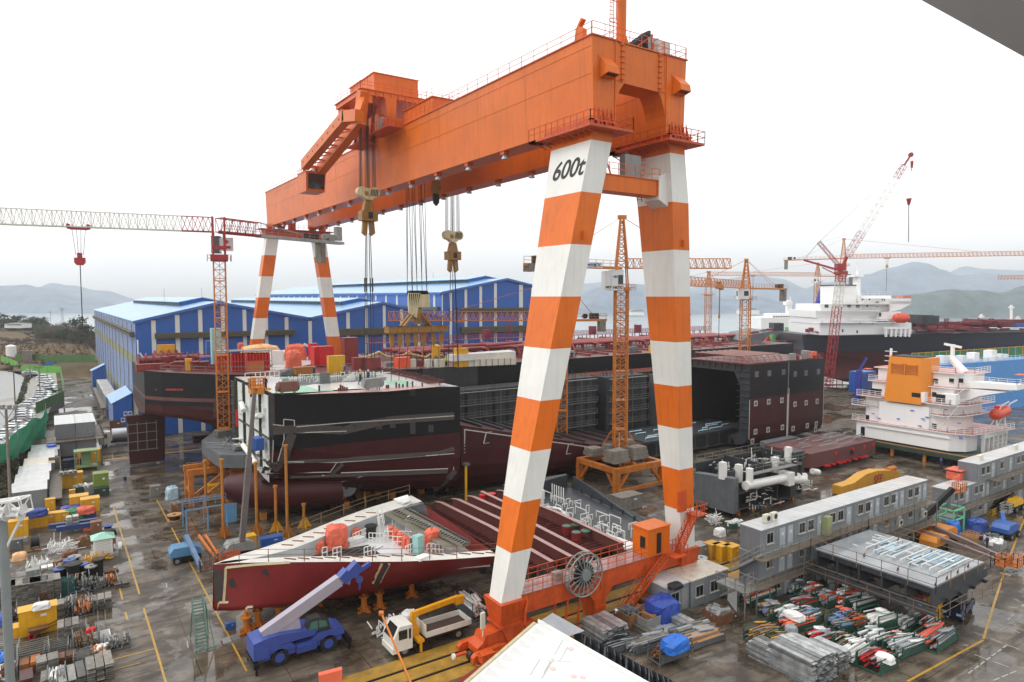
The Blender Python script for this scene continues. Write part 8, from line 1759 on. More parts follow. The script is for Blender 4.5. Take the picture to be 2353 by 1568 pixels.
# ================================================================== RIGHT STORE YARD, VEHICLES, PROPS, FOREGROUND
kR=K(3072,2030);r1=lambda x,y:((2900+x/4.48)/1.7408,(2280+y/4.48)/1.7408);r2=lambda x,y:((2300+x/3.92)/1.7408,(2330+y/3.92)/1.7408)
SPL=mat('galvanised steel plank',(168,170,170),.25,.4,var=.45,scale=1.3,streak=.3);GRK=mat('dark green rack steel',(44,84,70),.5,var=.25,rust=.35);CAPO=mat('orange pipe cap',(225,84,50),.45);CORAL=CORAL_;GPI=GPI_;BCAP=mat('blue pipe cap',(110,140,190),.45);TAN=mat('timber plank',(175,128,78),.6,var=.25)
RZ=pi/2-.08
for x,y,w,d,h,ms,lab in((30,905,1.5,4.2,1.3,[WPIPE,CORAL,WPIPE],'long white and coral pipes'),(110,790,1.5,3.4,1.2,[WPIPE,GPI],'white ladder sections leaning upwards'),(330,790,1.5,2.4,1.2,[WPIPE,GPI],'white bent pipes under the gallery'),(490,840,1.4,2.6,1.2,[WPIPE,CAPO,GPI],'white pipes with many orange caps'),(400,930,1.4,2.6,1,[BRT,GPI,RUST],'red frames and thin grey rods'),(100,1010,1.5,2.2,1.2,[GPI,BCAP,TAN],'grey flanges and a round white ring'),(270,1045,1.6,2.6,1.1,[WPIPE,WPIPE,GPI],'a big white sheet lying over it'),(450,1060,1.5,2.4,1.1,[BCAP,GPI,WPIPE],'pale blue rods and a white cover'),(600,895,1.5,1.9,1.2,[GPI,CAPO,GPI],'fat grey pipes with orange mouths'),(770,905,1.9,2.4,1.8,[WPIPE,CAPO,WPIPE],'wrapped white pipes in a tall green rack'),(940,935,1.5,3.2,1.0,[WPIPE],'a fan of thin white rods'),(760,1040,1.4,2.2,.9,[CORAL,BCAP],'small orange pipes with blue caps'),(725,1120,1.6,1.9,1.0,[BCAP,GPI],'fat blue capped pipes'),(890,1110,1.5,2.1,1.1,[TAN,CAPO,RUST],'timber and rusty orange pieces'),(1085,1125,1.9,2.5,1.6,[WPIPE],'white bent tubes, upper of the two level rack'),(1050,1230,1.7,2.4,.8,[GPI,WPIPE],'grey and white tubes in front of the two level rack'),(1290,1110,1.5,2.0,.9,[WPIPE,GPI],'torn white sheeting beside the trestle'),(1540,1110,1.6,2.2,1.0,[mat('oxide red pipe',(140,52,46),.45),WPIPE],'oxide red pipe bends beside the yellow support'),(1240,1270,1.5,2.3,1.0,[BRT,WPIPE,GPI],'red capped white pipes'),(1400,1340,1.8,3.8,.9,[GPI,WPIPE,GPI],'long grey pipes reaching towards us'),(1690,1290,1.9,4.2,1.2,[GPI,GPI,CAPO],'the longest grey pipes beside an orange sheet'),(560,1240,1.6,2.2,.9,[GPI,WPIPE,BRT],'grey pipe bends and one red pipe'),(790,1300,1.7,2.0,1.0,[mat('beige bend',(190,185,170),.5),RUST],'fat beige pipe bends and a plank end'),(910,1390,1.7,3.2,1.1,[WPIPE],'fat white pipes behind an orange plank'),(1090,1480,2.0,2.6,1.2,[mat('oxide red pipe',(140,52,46)),GPI,BRT],'red tubes and a white tarp, nearest of the racks'),(400,1130,1.6,3.6,.8,[CORAL],'five long coral pipes'),(200,1290,1.5,2.2,1.0,[PLK,YCAB],'scrap strips in a wooden sided rack'),(60,1240,1.8,3.0,1.2,[TAN,PLK,YCAB],'yellow and white tube bundle')):
 item(kR,x,y,w,d,h,ms,'pipe_rack','pipe rack','rack with '+lab,GRK,rz=RZ+U(-.15,.15),group='pipe racks by the flat panel')
for x,y,w,d,m_,i in((300,1020,1.2,2,WPIPE,0),(820,800,1,1.4,WPIPE,1),(1110,1400,1,1.4,WPIPE,2),(240,1130,1,1,GPI,3)):item(kR,x,y,w,d,.6,m_,'sheet','sheet',['crumpled white sheet sliding off a rack in the middle','white sheet on the tall green rack','white sheet on the nearest red tube rack','grey white sheet hanging below the coral pipes'][i],'tarp',z=.9)
for kk,x,y,w,d,h,m_,sh,lab in((kR,470,1560,3.4,4.2,2.2,SPL,'planks','largest square stack of bundled steel planks in the right foreground'),(kR,150,1440,1.9,3.4,1.4,SPL,'planks','narrow plank stack behind side boards, left of the largest plank stack'),(kR,660,1440,1.6,3,1.5,SPL,'planks','plank stack with bluish shiny tops, right of the largest plank stack'),(r2,600,960,3,3.2,1.6,SPL,'planks','plank stack with shiny tops beside the dark grey block'),(r2,1400,1140,1.4,4.6,.7,[GPI,PLK],'rack','long thin rack of ladders and tubes in the middle of the yard'),(r2,1280,880,1.2,3.8,.5,PLK,'planks','low pile of boards beside the gravel heap'),(r2,1980,860,1.5,4.6,.9,SPL,'planks','long plank bundle beside the yellow barrier'),(r2,2080,980,1.4,4.4,.9,[GPI,PLK],'rack','blue ended rack of thin tubes'),(r2,2230,1060,1.4,4,.9,[GPI,TAN],'rack','brown and grey tube pile in front of the blue ended rack'),(r2,1640,1290,1.5,3.2,1.4,[RUST,TAN],'rack','rack of brown timber under the blue sheet'),(r2,860,1120,1.3,3,.8,[DARK,GPI],'rack','dark railing pile beside the dark grey block'),(r2,1240,720,2.4,2.6,1.2,GREY,'bin','large grey skip full of silver scrap'),(r2,950,690,2.0,1.9,1.3,SKIP,'bin','brown skip with a white rim'),(r2,1180,470,1.6,1.5,1.4,RUST,'planks','rusty red grating on the skips'),(r2,2340,640,2,2,1,RUST,'bin','brown crate of rags by the rusty roofed cabin'),(r2,1500,770,2.2,1.6,.35,GPI,'tarp','grey gravel heap beside the large skip'),(r2,1490,660,3.2,2.8,2.3,mat('royal blue tarpaulin',(44,72,160),.4,var=.25,bump=.15,bscale=2),'tarp','royal blue tarpaulin cover beside the small grey cabin'),(k77,620,1210,1.6,1.4,1.7,YCAB,'cab','yellow cabinet nearest the office corner'),(k77,530,1195,1.6,1.3,1.7,mat('faded yellow',(196,146,50),.5,streak=.4),'cab','faded yellow cabinet left of the two brighter ones'),(k77,710,1220,1.5,1.3,1.7,YCAB,'cab','yellow cabinet half behind the office stair'),(k77,420,1200,1.9,1.4,1.6,GREY,'cab','grey locker beside the crane bogie'),(k77,440,1300,1.4,1.4,1.3,GPI,'reel','grey cable drum beside the orange bogie'),(k77,600,1000,1.5,1.2,1,WPIPE,'tarp','white crumpled heap behind the yellow cabinets'),(k77,550,910,1.2,1,1.4,WPIPE,'tangle','white ladder frames on the wet ground'),(k77,730,920,2.4,1.2,.7,GRK,'bin','green tray of parts behind the office'),(k77,1000,740,3.4,2,.5,PLK,'planks','grey boards piled under the engine block'),(K(1600,1900),2070,310,4.2,2.4,2.0,CONC,'cab','big stained concrete ballast block behind the dark triangular block'),(K(800,2030),1690,1180,2.3,1.8,1.5,WPIPE,'tangle','heap of white welded frames left of the truck cab'),(K(800,2030),1900,1100,1.6,1.4,1.7,WPIPE,'tarp','white pipe bends behind the truck cab'),(K(1600,1900),700,1290,1.6,3.4,1.6,[WPIPE,WPIPE,mat('pale pink cap',(215,160,155),.5)],'rack','fat white pipes piled in a black bin left of the bogie'),(K(800,2030),270,480,2.2,1.6,1.2,mat('orange red bin',(205,96,50),.45,rust=.2),'bin','orange skip with blue bags behind the bow tip'),(K(800,2030),440,400,1.7,1.3,1.9,YCAB,'cab','yellow machine stand behind the bow tip'),(K(800,2030),650,350,2.6,1.2,1.1,BLU,'cab','blue machine base behind the bow deck'),(K(0,1400),1550,1340,2,1.6,1.9,mat('clear plastic sheet',(165,195,208),.2,var=.3,bump=.3,bscale=3),'tarp','clear plastic wrapped machine with a blue lid'),(K(0,1400),1395,1310,1.4,1.3,1.5,CONC,'cab','grey concrete weight alone on the lane'),(K(0,1400),1590,1440,1.6,1.4,1.0,SKIP,'bin','brown tray with a blue and white bag'),(K(0,1400),1570,1535,1.9,1.6,.8,TAN,'reel','wooden cable reels beside the blue frame'),(K(0,1400),1045,730,2.6,2,2.5,RUST,'cab','brown corrugated hut beside the tanker truck'),(K(0,1400),1945,1340,2.6,1.4,2.2,YCAB,'cab','pair of yellow cabinets under the transom block'),(K(800,2030),290,1210,1.6,1.1,.15,GREY,'planks','grey metal plate on the ground by the blue crane'),(K(800,2030),275,1090,.9,.5,.5,BLU,'cab','small blue step stool under the bow'),(kR,960,1960,.1,.1,.1,GREY,'planks',''),(ko,1350,1400,1.7,1.5,2.0,mat('cyan blue tarp',(40,110,205),.4,var=.2,bump=.2,bscale=2.5),'tarp','bright blue wrapped stack beside the green cage'),(ko,1680,1360,2.6,2.2,1.7,TARB,'tarp','domed blue tarpaulin right of the green cage'),(ko,1600,1510,2.6,1.8,1.5,TAN,'frames','brown timber crate with rails near two workers'),(ko,1900,1560,2,1.5,.8,GREY,'bin','grey scrap bin near the puddle'),(ko,1860,1450,2,1.4,.5,WPIPE,'bin','white scrap heap tray below the blue lift'),(ko,580,1440,2.4,1.4,1.8,YCAB,'cab','yellow locker behind the flat panel'),(ko,1400,1090,2.6,1.4,2.4,YCAB,'cab','tall yellow locker under the farther cabin row'),(ko,2130,850,4.2,1.6,2.6,YCAB,'cab','yellow wall unit under the pale banner')):
 if lab:item(kk,x,y,w,d,h,m_,{'tarp':'covered_heap','cab':'store_box','bin':'skip','reel':'cable_drum','rack':'tube_rack'}.get(sh,'stacked_goods'),{'tarp':'heap','cab':'cabinet','bin':'skip','reel':'cable drum','rack':'rack'}.get(sh,'stack'),lab,sh,rz=(RZ if isinstance(m_,list)and kk is r2 else 0))
p=gp(*r2(1600,900));item(r2,1660,1090,2.6,1.6,1.0,mat('cyan blue tarp',(40,110,205)),'covered_heap','heap','crumpled bright blue sheet on the rack of brown timber','tarp',z=1.3)
boxcab('container_cabin','small grey cabin with black bags on its roof, beside the blue tarpaulin','cabin',(15.6,-4.4),3.0,3.2,2.6,wins=(1,),door=(2.3,));boxcab('container_cabin','grey cabin with a rust streaked roof next to the office corner','cabin',(18.7,-4.6),5.6,3.2,2.7,CONT,mat('rust streaked roof',(205,196,180),.3,rust=.8,rustcol=(165,110,60),rib=('X',.5,.03)),wins=(1.2,3.4),door=(4.9,))
item(r2,1620,110,1.6,1.0,.5,BLK,'bag_heap','heap','black bags on the roof of the small grey cabin','tarp',z=2.7)
MCB=mat('violet blue crane paint',(58,78,150),.35,var=.1,streak=.15);MCG=mat('lilac grey boom',(162,156,168),.35,var=.08,streak=.1)
t=T('mobile_crane','violet blue wheeled mobile crane with raised lilac grey boom','mobile crane',(-16,8.4,0));x0=-20.2
b=MB();b.box(-19.6,7.5,.75,-12.9,9.5,1.25);b.prism([(x,7.35,z)for x,z in((-19.2,1.3),(-12.7,1.3),(-12.7,1.75),(-13.3,2.0),(-15.1,2.0),(-15.6,1.3+.2),(-17,1.45),(-17.4,1.85),(-19.4,1.85))],(0,2.2,0));b.box(-16.9,7.25,.7,-15.2,7.34,1.4)
for i in range(3):b.box(-16.8,7.2,.75+i*.2,-15.3,7.24,.87+i*.2)
ca=b.build('chassis',MCB,t)
for x in(-18.3,-14.1):
 for y in(7.6,9.5):b=MB();wheel(b,(x,y,.75),.75,.5);b.build('wheel',[TYR,MCB],t)
b=MB();b.prism([(x,7.3,z)for x,z in((-20.4,1.5),(-18.9,1.5),(-18.2,1.9),(-15.4,1.9),(-15.0,2.4),(-18.4,2.75),(-19.1,2.75),(-20.4,2.5))],(0,2.3,0));b.box(-20.45,7.2,1.1,-19.2,9.7,2.2);sp=b.build('superstructure',MCB,t)
b=MB();b.prism([(x,7.35,z)for x,z in((-16.1,2.1),(-13.9,2.1),(-14.1,3.0),(-14.8,3.35),(-15.7,3.3))],(0,1.0,0));c_=b.build('cab',mat('charcoal cab',(48,52,56),.3),sp);b=MB();b.prism([(x,7.33,z)for x,z in((-15.9,2.35),(-15.05,2.35),(-15.05,3.1),(-15.6,3.1))],(0,.01,0));b.prism([(x,7.33,z)for x,z in((-14.95,2.4),(-14.2,2.4),(-14.3,2.9),(-14.95,3.1))],(0,.01,0));b.build('window',mat('green tinted glass',(58,110,100),.1,spec=.8),c_)
for x in(-20.3,-12.4):
 b=MB();b.box(x-.2,6.9,.55,x+.2,9.9,.95);[b.bar((x,y,.05),(x,y,.9),.2)for y in(6.95,9.85)];b.build('outrigger',DARK,t)
P0=V(-19.5,8.2,2.7);P1=onY(806,1314,8.2);d_=(P1-P0).normalized();b=MB();b.bar(P0,P0.lerp(P1,.86),.75,.95);b.bar(P0.lerp(P1,.84),P0.lerp(P1,.97),.6,.75);bo=b.build('boom',MCG,sp)
b=MB();h_=P1+d_*.4;b.cb(h_,(1.1,.8,1.0),0,0,-.7);b.bar(h_+V(.3,0,-.3),h_+V(1.5,0,.2),.35);b.cb(P0.lerp(P1,.93),(.9,.9,1.0),0,0,-.7);b.build('boom_head',MCB,bo)
b=MB();b.tube(V(-17.2,8.2,2.3),P0.lerp(P1,.42)-V(0,0,.4),.16,10);b.prism([P0+V(0,-.3,0),P0+V(3.2,-.3,-.4),P0.lerp(P1,.35)+V(.3,-.3,-.5)],(0,.6,0));b.build('lift_ram',MCG,bo);b=MB();q=onY(825,1317,8.2);w_=onY(826,1332,8.2);b.tube(q,w_,.03,5);b.tube(w_+V(0,-.1,0),w_+V(0,.1,0),.32,14);b.tube(w_+V(0,0,-.3),w_+V(0,0,-1.0),.14,6,.05);b.build('hook_block',MCB,bo)
TWR=mat('weathered white truck',(218,216,206),.35,var=.1,rust=.2,streak=.15)
t=T('crane_truck','white flatbed truck with a yellow loader crane behind its cab','truck',(-6,4,0));b=MB();b.prism([(x,2.9,z)for x,z in((-10,.6),(-8.2,.6),(-8.2,2.7),(-9.4,2.75),(-10.0,1.7))],(0,2.2,0));b.box(-10.1,2.85,.5,-9.5,5.15,.95);c_=b.build('cab',TWR,t)
b=MB();b.face([(-10.02,3.1,1.75),(-10.02,4.9,1.75),(-9.46,4.8,2.68),(-9.46,3.2,2.68)]);b.box(-9.5,2.86,1.6,-8.7,2.89,2.4);b.box(-8.55,2.86,1.5,-8.35,2.89,2.4);b.build('window',GLASS,c_)
b=MB();b.box(-8.2,3.3,.6,-2.3,4.7,.95);b.build('chassis',DARK,t);b=MB();b.box(-6.9,2.9,.98,-2.3,5.1,1.1,1)
for q in((-6.9,2.86,-2.3,2.92),(-6.9,5.08,-2.3,5.14),(-2.36,2.93,-2.3,5.07),(-6.9,2.93,-6.84,5.07)):b.box(q[0],q[1],1.1,q[2],q[3],1.6 if q[0]>-6.9 or q[2]>-6 else 2.2)
b.build('flatbed',[TWR,mat('brown bed floor',(70,50,42),.7)],t)
for x in(-8.9,-3.6):
 for y in(3.1,4.9):b=MB();wheel(b,(x,y,.48),.48,.3);b.build('wheel',[TYR,RIM],t)
b=MB();b.box(-7.9,3.6,.95,-7.2,4.4,1.9);b.bar((-7.6,4,1.9),(-7.6,4,3.0),.45);b.bar((-7.8,4,3.0),(-3.0,4.1,3.3),.36,.45);b.cb((-2.9,4.1,3.1),(.9,.5,.7));b.bar((-7.5,2.7,.1),(-7.5,2.7,1.4),.18);b.box(-7.8,2.6,.95,-7.2,5.4,1.2);b.build('loader_crane',mat('loader yellow',(216,150,26),.4,streak=.3,rust=.15),t)
t=T('tanker_truck','white and silver tanker truck parked by the blue hall','truck',(-22,114,0));b=MB();b.prism([(x,113,z)for x,z in((-26,.6),(-23.9,.6),(-23.9,3.1),(-25.6,3.1),(-26,1.9))],(0,2.4,0));c_=b.build('cab',TWR,t);b=MB();b.box(-25.5,112.96,1.9,-24.5,112.99,2.7);b.face([(-26.01,113.2,1.95),(-26.01,115.2,1.95),(-25.66,115.1,2.95),(-25.66,113.3,2.95)]);b.build('window',GLASS,c_)
b=MB();b.tube((-23.6,114.2,2.35),(-16.6,114.2,2.35),1.2,20);b.build('tank',mat('brushed tank',(196,198,205),.25,.6,var=.05),t);b=MB();b.box(-23.9,113.4,.7,-16.4,115,1.1);b.build('chassis',DARK,t)
for x in(-25,-19.4,-18):
 for y in(113.2,115.2):b=MB();wheel(b,(x,y,.5),.5,.35);b.build('wheel',[TYR,RIM],t)
NVY=mat('navy blue vehicle paint',(30,38,74),.25,var=.05)
def pickup(lab,x,y,rz,name,cat,van=False):
 t=T(name,lab,cat,(0,0,0));b=MB();b.prism([(a,-.8,z)for a,z in((-2.3,.45),(-1.0 if not van else 2.2,.45),(-1.0 if not van else 2.2,1.85),(-1.7,1.85),(-2.3,1.1))],(0,1.6,0));c_=b.build('cab',NVY,t);b=MB();b.face([(-2.31,-.7,1.15),(-2.31,.7,1.15),(-1.74,.65,1.8),(-1.74,-.65,1.8)]);b.box(-1.9,-.83,1.15,-1.15,-.805,1.7);b.build('window',GLASS,c_)
 for q in(-.6,.6):b=MB();b.box(-2.36,q-.2,.75,-2.305,q+.2,.95);b.build('headlight',LGLASS,c_)
 if not van:b=MB();b.box(-.95,-.85,.6,2.3,.85,.75);[b.box(*s_)for s_ in((-.95,-.85,.75,2.3,-.8,1.15),(-.95,.8,.75,2.3,.85,1.15),(2.25,-.79,.75,2.3,.79,1.15))];b.build('cargo_bed',NVY,t)
 for a in(-1.5,1.4):
  for q in(-.7,.7):b=MB();wheel(b,(a,q,.32),.32,.2);b.build('wheel',[TYR,RIM],t)
 t.location=(x,y,0);t.rotation_euler=(0,0,rz)
p=gp(*kR(1720,985));pickup('navy blue pickup truck tucked under the right corner of the flat panel',p.x+.6,p.y+.4,.15,'pickup_truck','truck');p=gp(*a2(1340,130));pickup('navy blue van behind the green work frame',p.x,p.y+.8,.1,'van','van',True)
def lift(lab,base,body,mb,boom,basket,mbk,seg=(.5,.45)):
 p=gp(*base);t=T('boom_lift',lab,'boom lift',p);b=MB();b.cb(p+V(0,0,.55),(3.0,2.0,.5));b.build('chassis',DARK,t)
 for x in(-1.1,1.1):
  for y in(-1,1):w=MB();wheel(w,p+V(x,y,.42),.42,.3);w.build('wheel',[TYR,RIM],t)
 b=MB();b.prism([p+V(x,-1,z)for x,z in((-1.8,.85),(1.5,.85),(1.5,1.5),(.8,1.9),(-1.4,1.9),(-1.8,1.4))],(0,2,0));b.build('turntable',mb,t);b=MB();A,B_=boom;b.bar(A,A.lerp(B_,.6),seg[0]);b.bar(A.lerp(B_,.58),B_,seg[1]);b.build('boom',body,t);b=MB();c_=basket;b.cb(c_,(1.7,1.0,.12));b.rail([c_+V(x*.85,y*.5,0)for x,y in((-1,-1),(1,-1),(1,1),(-1,1),(-1,-1))],1.1,.6,.07,2);b.bar(B_,c_,.3);b.build('basket',mbk,t)
OBK=mat('rusty orange lift paint',(200,112,40),.5,rust=.4,streak=.3)
p=gp(*ko(800,1400));D_=(p.x-CAM[0])*math.sin(TH)+(p.y-CAM[1])*math.cos(TH);lift('boom lift with a dark boom raised to a rusty basket before the cabin rows',ko(820,1420),DARK,OBK,(at(*ko(760,1330),D_),at(*ko(1290,800),D_)),at(*ko(1370,830),D_),OBK,(.8,.6))
p=gp(*ko(2020,1060));D_=(p.x-CAM[0])*math.sin(TH)+(p.y-CAM[1])*math.cos(TH);lift('bright yellow boom lift with its basket lowered, under the farther cabins',ko(2020,1060),DARK,mat('lift yellow',(232,176,20),.35),(at(*ko(2040,860),D_),at(*ko(1780,1070),D_-2)),at(*ko(1755,1140),D_-2),YCAB)
p=gp(*ko(1940,1380));D_=(p.x-CAM[0])*math.sin(TH)+(p.y-CAM[1])*math.cos(TH);lift('blue boom lift numbered 5 near the right edge',ko(1950,1400),BLU,BLU,(at(*ko(1930,1250),D_),at(*ko(1910,1110),D_+1)),at(*ko(1960,1090),D_+2),GREY)
for i,(b0,b1,b2)in enumerate((((1060,1560),(930,1345),(1560,1590)),((1170,1450),(1060,1285),(1700,1570)))):
 A=gp(*ko(*b1),1.9);B_=gp(*ko(*b2),1.3);lift(['orange boom lift lying low, boom stretched right, nearer of two','orange boom lift lying low, boom stretched right, farther of two'][i],ko(*b0),mat('grey brown boom',(120,104,100),.4),mat('lift orange',(222,138,30),.4,streak=.2),(A,B_+(B_-A)*.45),B_+(B_-A)*.52+V(0,0,-.2),OBK)
kq=lambda x,y:((700+x/3.136)/1.7408,(1750+y/3.136)/1.7408)
A=gp(*kq(140,1240),2.4);B_=gp(*kq(330,1640),.6);lift('faded blue boom lift with folded boom left of the bow tip',kq(140,1540),mat('faded blue boom',(92,120,150),.5,rust=.2),mat('faded blue lift',(84,132,170),.45),(A,B_),B_+V(.6,-.6,0),RUST)
A=gp(*kq(830,1440),.6);D_=(A.x-CAM[0])*math.sin(TH)+(A.y-CAM[1])*math.cos(TH);lift('grey boom lift reaching up to the stern block deck',kq(830,1480),mat('brown grey boom',(112,104,102),.45),GREY,(A,at(*k6(488,385),D_)),at(*k6(510,340),D_),OBK,(.62,.42))
for i in range(2):b=MB();p=gp(*kq(300+i*80,1230),.4);q=gp(*kq(520+i*60,1540),.4);b.bar(p,q,.25,.3);o=b.build('steel_bar',OBK);tag(o,['left','right'][i]+' of two long rusty orange bars lying beside the faded blue lift','bar')
PRP=mat('worn orange post',(178,112,34),.6,var=.3,streak=.5,rust=.4)
for i,(x,y,z1,m_)in enumerate(((610,1250,300,0),(395,950,310,0),(1030,1210,340,0),(1270,1180,630,1),(1412,1250,120,0),(1620,1130,1000,1))):
 p=gp(*kq(x,y));zt=hz(p,kq(x,z1)[1])if i<5 else 3;t=T('support_post','tall orange support post, '+['left one under the transom block','farther one under the transom block','rust spotted one at the corner of the stern block','short footed one with a yellow base','tallest one with a yellow upper part beside the hull','low one under the keel'][i],'post',p,'support posts at the stern block');b=MB();b.tube(p,V(p.x,p.y,zt),.19,10);b.tube(V(p.x,p.y,zt),V(p.x,p.y,zt+.3),.3,8);b.build('column',PRP,t);b=MB()
 for j in range(4):a=pi/2*j;b.prism([p+V(.2*math.cos(a),.2*math.sin(a),0),p+V(1.0*math.cos(a),1.0*math.sin(a),0),p+V(.2*math.cos(a),.2*math.sin(a),1.4)],(.05,.05,0))
 b.build('foot',YCAB if m_ else PRP,t)
for i,(px,py,zt)in enumerate(((838,1150,1072),(1071,1150,1070))):p=gp(px,py);t=T('support_post',['yellow post under the middle of the stern block hull','yellow post under the seam beside the lower hull block'][i],'post',p,'support posts at the stern block');b=MB();b.tube(p,V(p.x,p.y,hz(p,zt)),.2,10);b.build('column',YCAB,t);b=MB();b.cb(V(p.x,p.y,hz(p,zt)+.2),(.9,.9,.4));b.build('head_plate',PRIM,t)
for i in range(26):x=-12+i*1.25+U(-.3,.3);y=46+U(0,14);t=T('keel_block','stubby orange keel support under the stern block in the shade','support',(x,y,0),'keel supports in the shade');b=MB();b.box(x-.4,y-.4,0,x+.4,y+.4,1.0);b.build('block',PRP,t)
p=gp(*kq(210,860));t=T('trestle','large orange steel trestle under the transom block','trestle',p);b=MB();W_=7.5
for x in(0,W_):
 for y in(0,3.5):b.bar(p+V(x,y,0),p+V(x,y,5),.7)
for y in(0,3.5):b.bar(p+V(-.5,y,5),p+V(W_+.5,y,5.0),.6,.9);b.bar(p+V(1,y,.6),p+V(W_-.5,y,4.6),.45)
b.bar(p+V(0,0,2.2),p+V(0,3.5,2.2),.5);b.build('frame',MATS['worn orange steel'],t);b=MB();b.rail([p+V(-.6,-.5,5.5),p+V(2.6,-.5,5.5),p+V(2.6,3,5.5)],1.1,1,.06);b.build('handrail',PRP,t)
p=gp(*kq(150,1200));t=T('work_bench_frame','light blue pipe frame shelter with a blue panel beside the lane','frame',p);b=MB();
for x in(0,2.6,5):b.bar(p+V(x,0,0),p+V(x,0,3),.16);b.bar(p+V(x,3,0),p+V(x,3,3.4),.14)
b.bar(p+V(0,0,3),p+V(5,0,3),.14);b.bar(p+V(0,3,3.4),p+V(5,3,3.4),.14);b.rail([p+V(-.4,.5,3.2),p+V(5,.5,3.2)],1.2,1.2,.06);LBF=mat('light blue frame paint',(96,148,186),.5,streak=.2);b.build('frame',LBF,t);b=MB();b.cb(p+V(5.6,1,1.4),(1.7,.15,2.6));b.build('panel',LBF,t)
p=gp(*K(0,2030)(1850,1230));t=T('mobile_stair','green wheeled access stair under the bow tip','stair',p);b=MB();stairs(b,p+V(-.5,-.8,.2),p+V(-.4,1.7,3.6),.9,14,1);b.build('steps',mat('grey green steel',(84,120,104),.5),t);b=MB();[b.bar(p+V(x,y,.1),p+V(x*.7-.1,1.6,3.4),.08)for x in(-1,.5)for y in(-1,2)];b.rail([p+V(-1.1,-1.1,.1),p+V(.6,-1.1,.1)],.05,3,.09,0);b.build('frame',MATS['grey green steel'],t)
b=MB();p=gp(*ko(1290,1390));t=T('pipe_cage','mint green pipe cage behind the bright blue wrapped stack','frame',p)
for x in(0,3):
 for y in(0,2.2):b.bar(p+V(x,y,0),p+V(x,y,3.2),.16)
for z in(1.9,3.2):b.rail([p+V(x,y,z-.01)for x,y in((0,0),(3,0),(3,2.2),(0,2.2),(0,0))],.01,9,.16,0)
b.build('frame',mat('mint green pipe',(110,200,160),.45),t);b=MB();b.cb(p+V(1.8,1.2,1.0),(1.8,1.2,2.0));b.build('machine',GREY,t)
t=T('white_block','white painted hull block with frames, red outside, cut off by the bottom edge','ship block',(-8,-18,6));kf=L4(1824,2380);z0=8
A=[gp(*kf(*q),z0)for q in((215,1568),(620,1210),(1000,850),(1440,505))];B2=[gp(*kf(*q),z0)for q in((1440,505),(1920,780),(2294,1000))];q=A[0]+(A[0]-A[3])*.5;e_=B2[2]+(B2[2]-A[3])*1.6;INW=mat('bright white interior',(222,222,218),.45,var=.03)
b=MB();b.slab([q]+A+B2[1:]+[e_],.12);b.build('plating',INW,t)
b=MB();b.loft([[q,A[3]],[q-RT*1.3+FW*1.5+V(0,0,-.7),A[3]-RT*.25+FW*.3+V(0,0,-.6)],[q-RT*1.9+FW*2.0+V(0,0,-4),A[3]-RT*.4+FW*.4+V(0,0,-4)]],False,False);b.bar(q+V(-.1,.05,.05),A[3]+V(-.1,.05,.05),.22,.05,1);b.build('hull_plating',[BRED,MATS['cream paint line']],t)
for i in range(13):b=MB();p=A[3].lerp(q,(i+.6)/13)+V(.25,-.3,0);b.prism([p,p+V(.75,-1.0,0),p+V(.2,-.2,.5)],(.05,.05,0));b.build('frame',INW,t)
for i in range(16):b=MB();p=A[3].lerp(q,U(.35,.95))+V(U(1.6,3.6),-U(1.6,3.4),.04);b.bar(p,p+rnd.choice((V(1.6,1.15,0),V(1.1,-.9,0))),.07);b.build('stiffener',INW,t)
b=MB();b.bar(A[3]+V(.1,-.1,.12),e_+V(.1,-.1,.12),.12,.3);b.build('coaming',INW,t)
for x,y in((2060,970),(1740,1325),(2110,1460),(2270,1480)):b=MB();p=gp(*kf(x,y),z0+.01);b.tube(p,p+V(0,0,.02),.2,12);b.build('primer_spot',mat('pale pink primer spot',(222,196,190),.5),t)
t=T('dark_block','dark grey ribbed hull block edge between the white block and plank stacks','ship block',(2,-14,0));P=[gp(*r2(-20,760),4.2),gp(*r2(560,1020),4.2),gp(*r2(1000,1280),4.2),gp(*r2(1420,1480),4.2),gp(*r2(1700,1640),4.2)];b=MB()
for p,q in zip(P[:-1],P[1:]):b.face([p,q,V(q.x,q.y,.4),V(p.x,p.y,.4)]);b.face([p+V(-1.2,-2,-3.8),q+V(-1.2,-2,-3.8),V(q.x,q.y,.4),V(p.x,p.y,.4)])
for i in range(18):u=i/18*3.99;a=int(u);p=P[a].lerp(P[a+1],u-a);b.prism([p+V(-.05,-.06,0),p+V(-.35,-.5,-.2),p+V(-.35,-.5,-3.6),p+V(-.05,-.06,-3.6)],(.07,-.05,0))
for i in range(5):p=P[0].lerp(P[4],.12+i*.2);b.bar(p,p+V(-1.6,-1.6,-.6),.12)
b.build('ribbed_plate',DPRIM,t);b=MB();p=gp(*L4(1824,2380)(1720,330),5.2);b.face([p,gp(*L4(1824,2380)(2294,650),4.6),gp(*L4(1824,2380)(1930,775),4.6),gp(*L4(1824,2380)(1460,500),5.2)]);b.prism([p,gp(*L4(1824,2380)(2294,650),4.6),gp(*L4(1824,2380)(2294,650),3.2),p+V(0,0,-1.5)],(.08,.08,0));b.build('grey_corner',mat('light grey primer',(150,152,156),.4,var=.2),t)
p=gp(*K(800,2030)(1170,1568),0);t=T('orange_panel','salmon orange steel panel standing at the bottom edge','panel',p);b=MB();a,c_=gp(*K(800,2030)(1065,1600),0),gp(*K(800,2030)(1275,1560),0);b.prism([a,c_,V(c_.x,c_.y,hz(c_,K(800,2030)(1275,1455)[1])),V(a.x,a.y,hz(a,K(800,2030)(1065,1510)[1]))],(.15,.5,0));b.build('plate',CORAL,t)
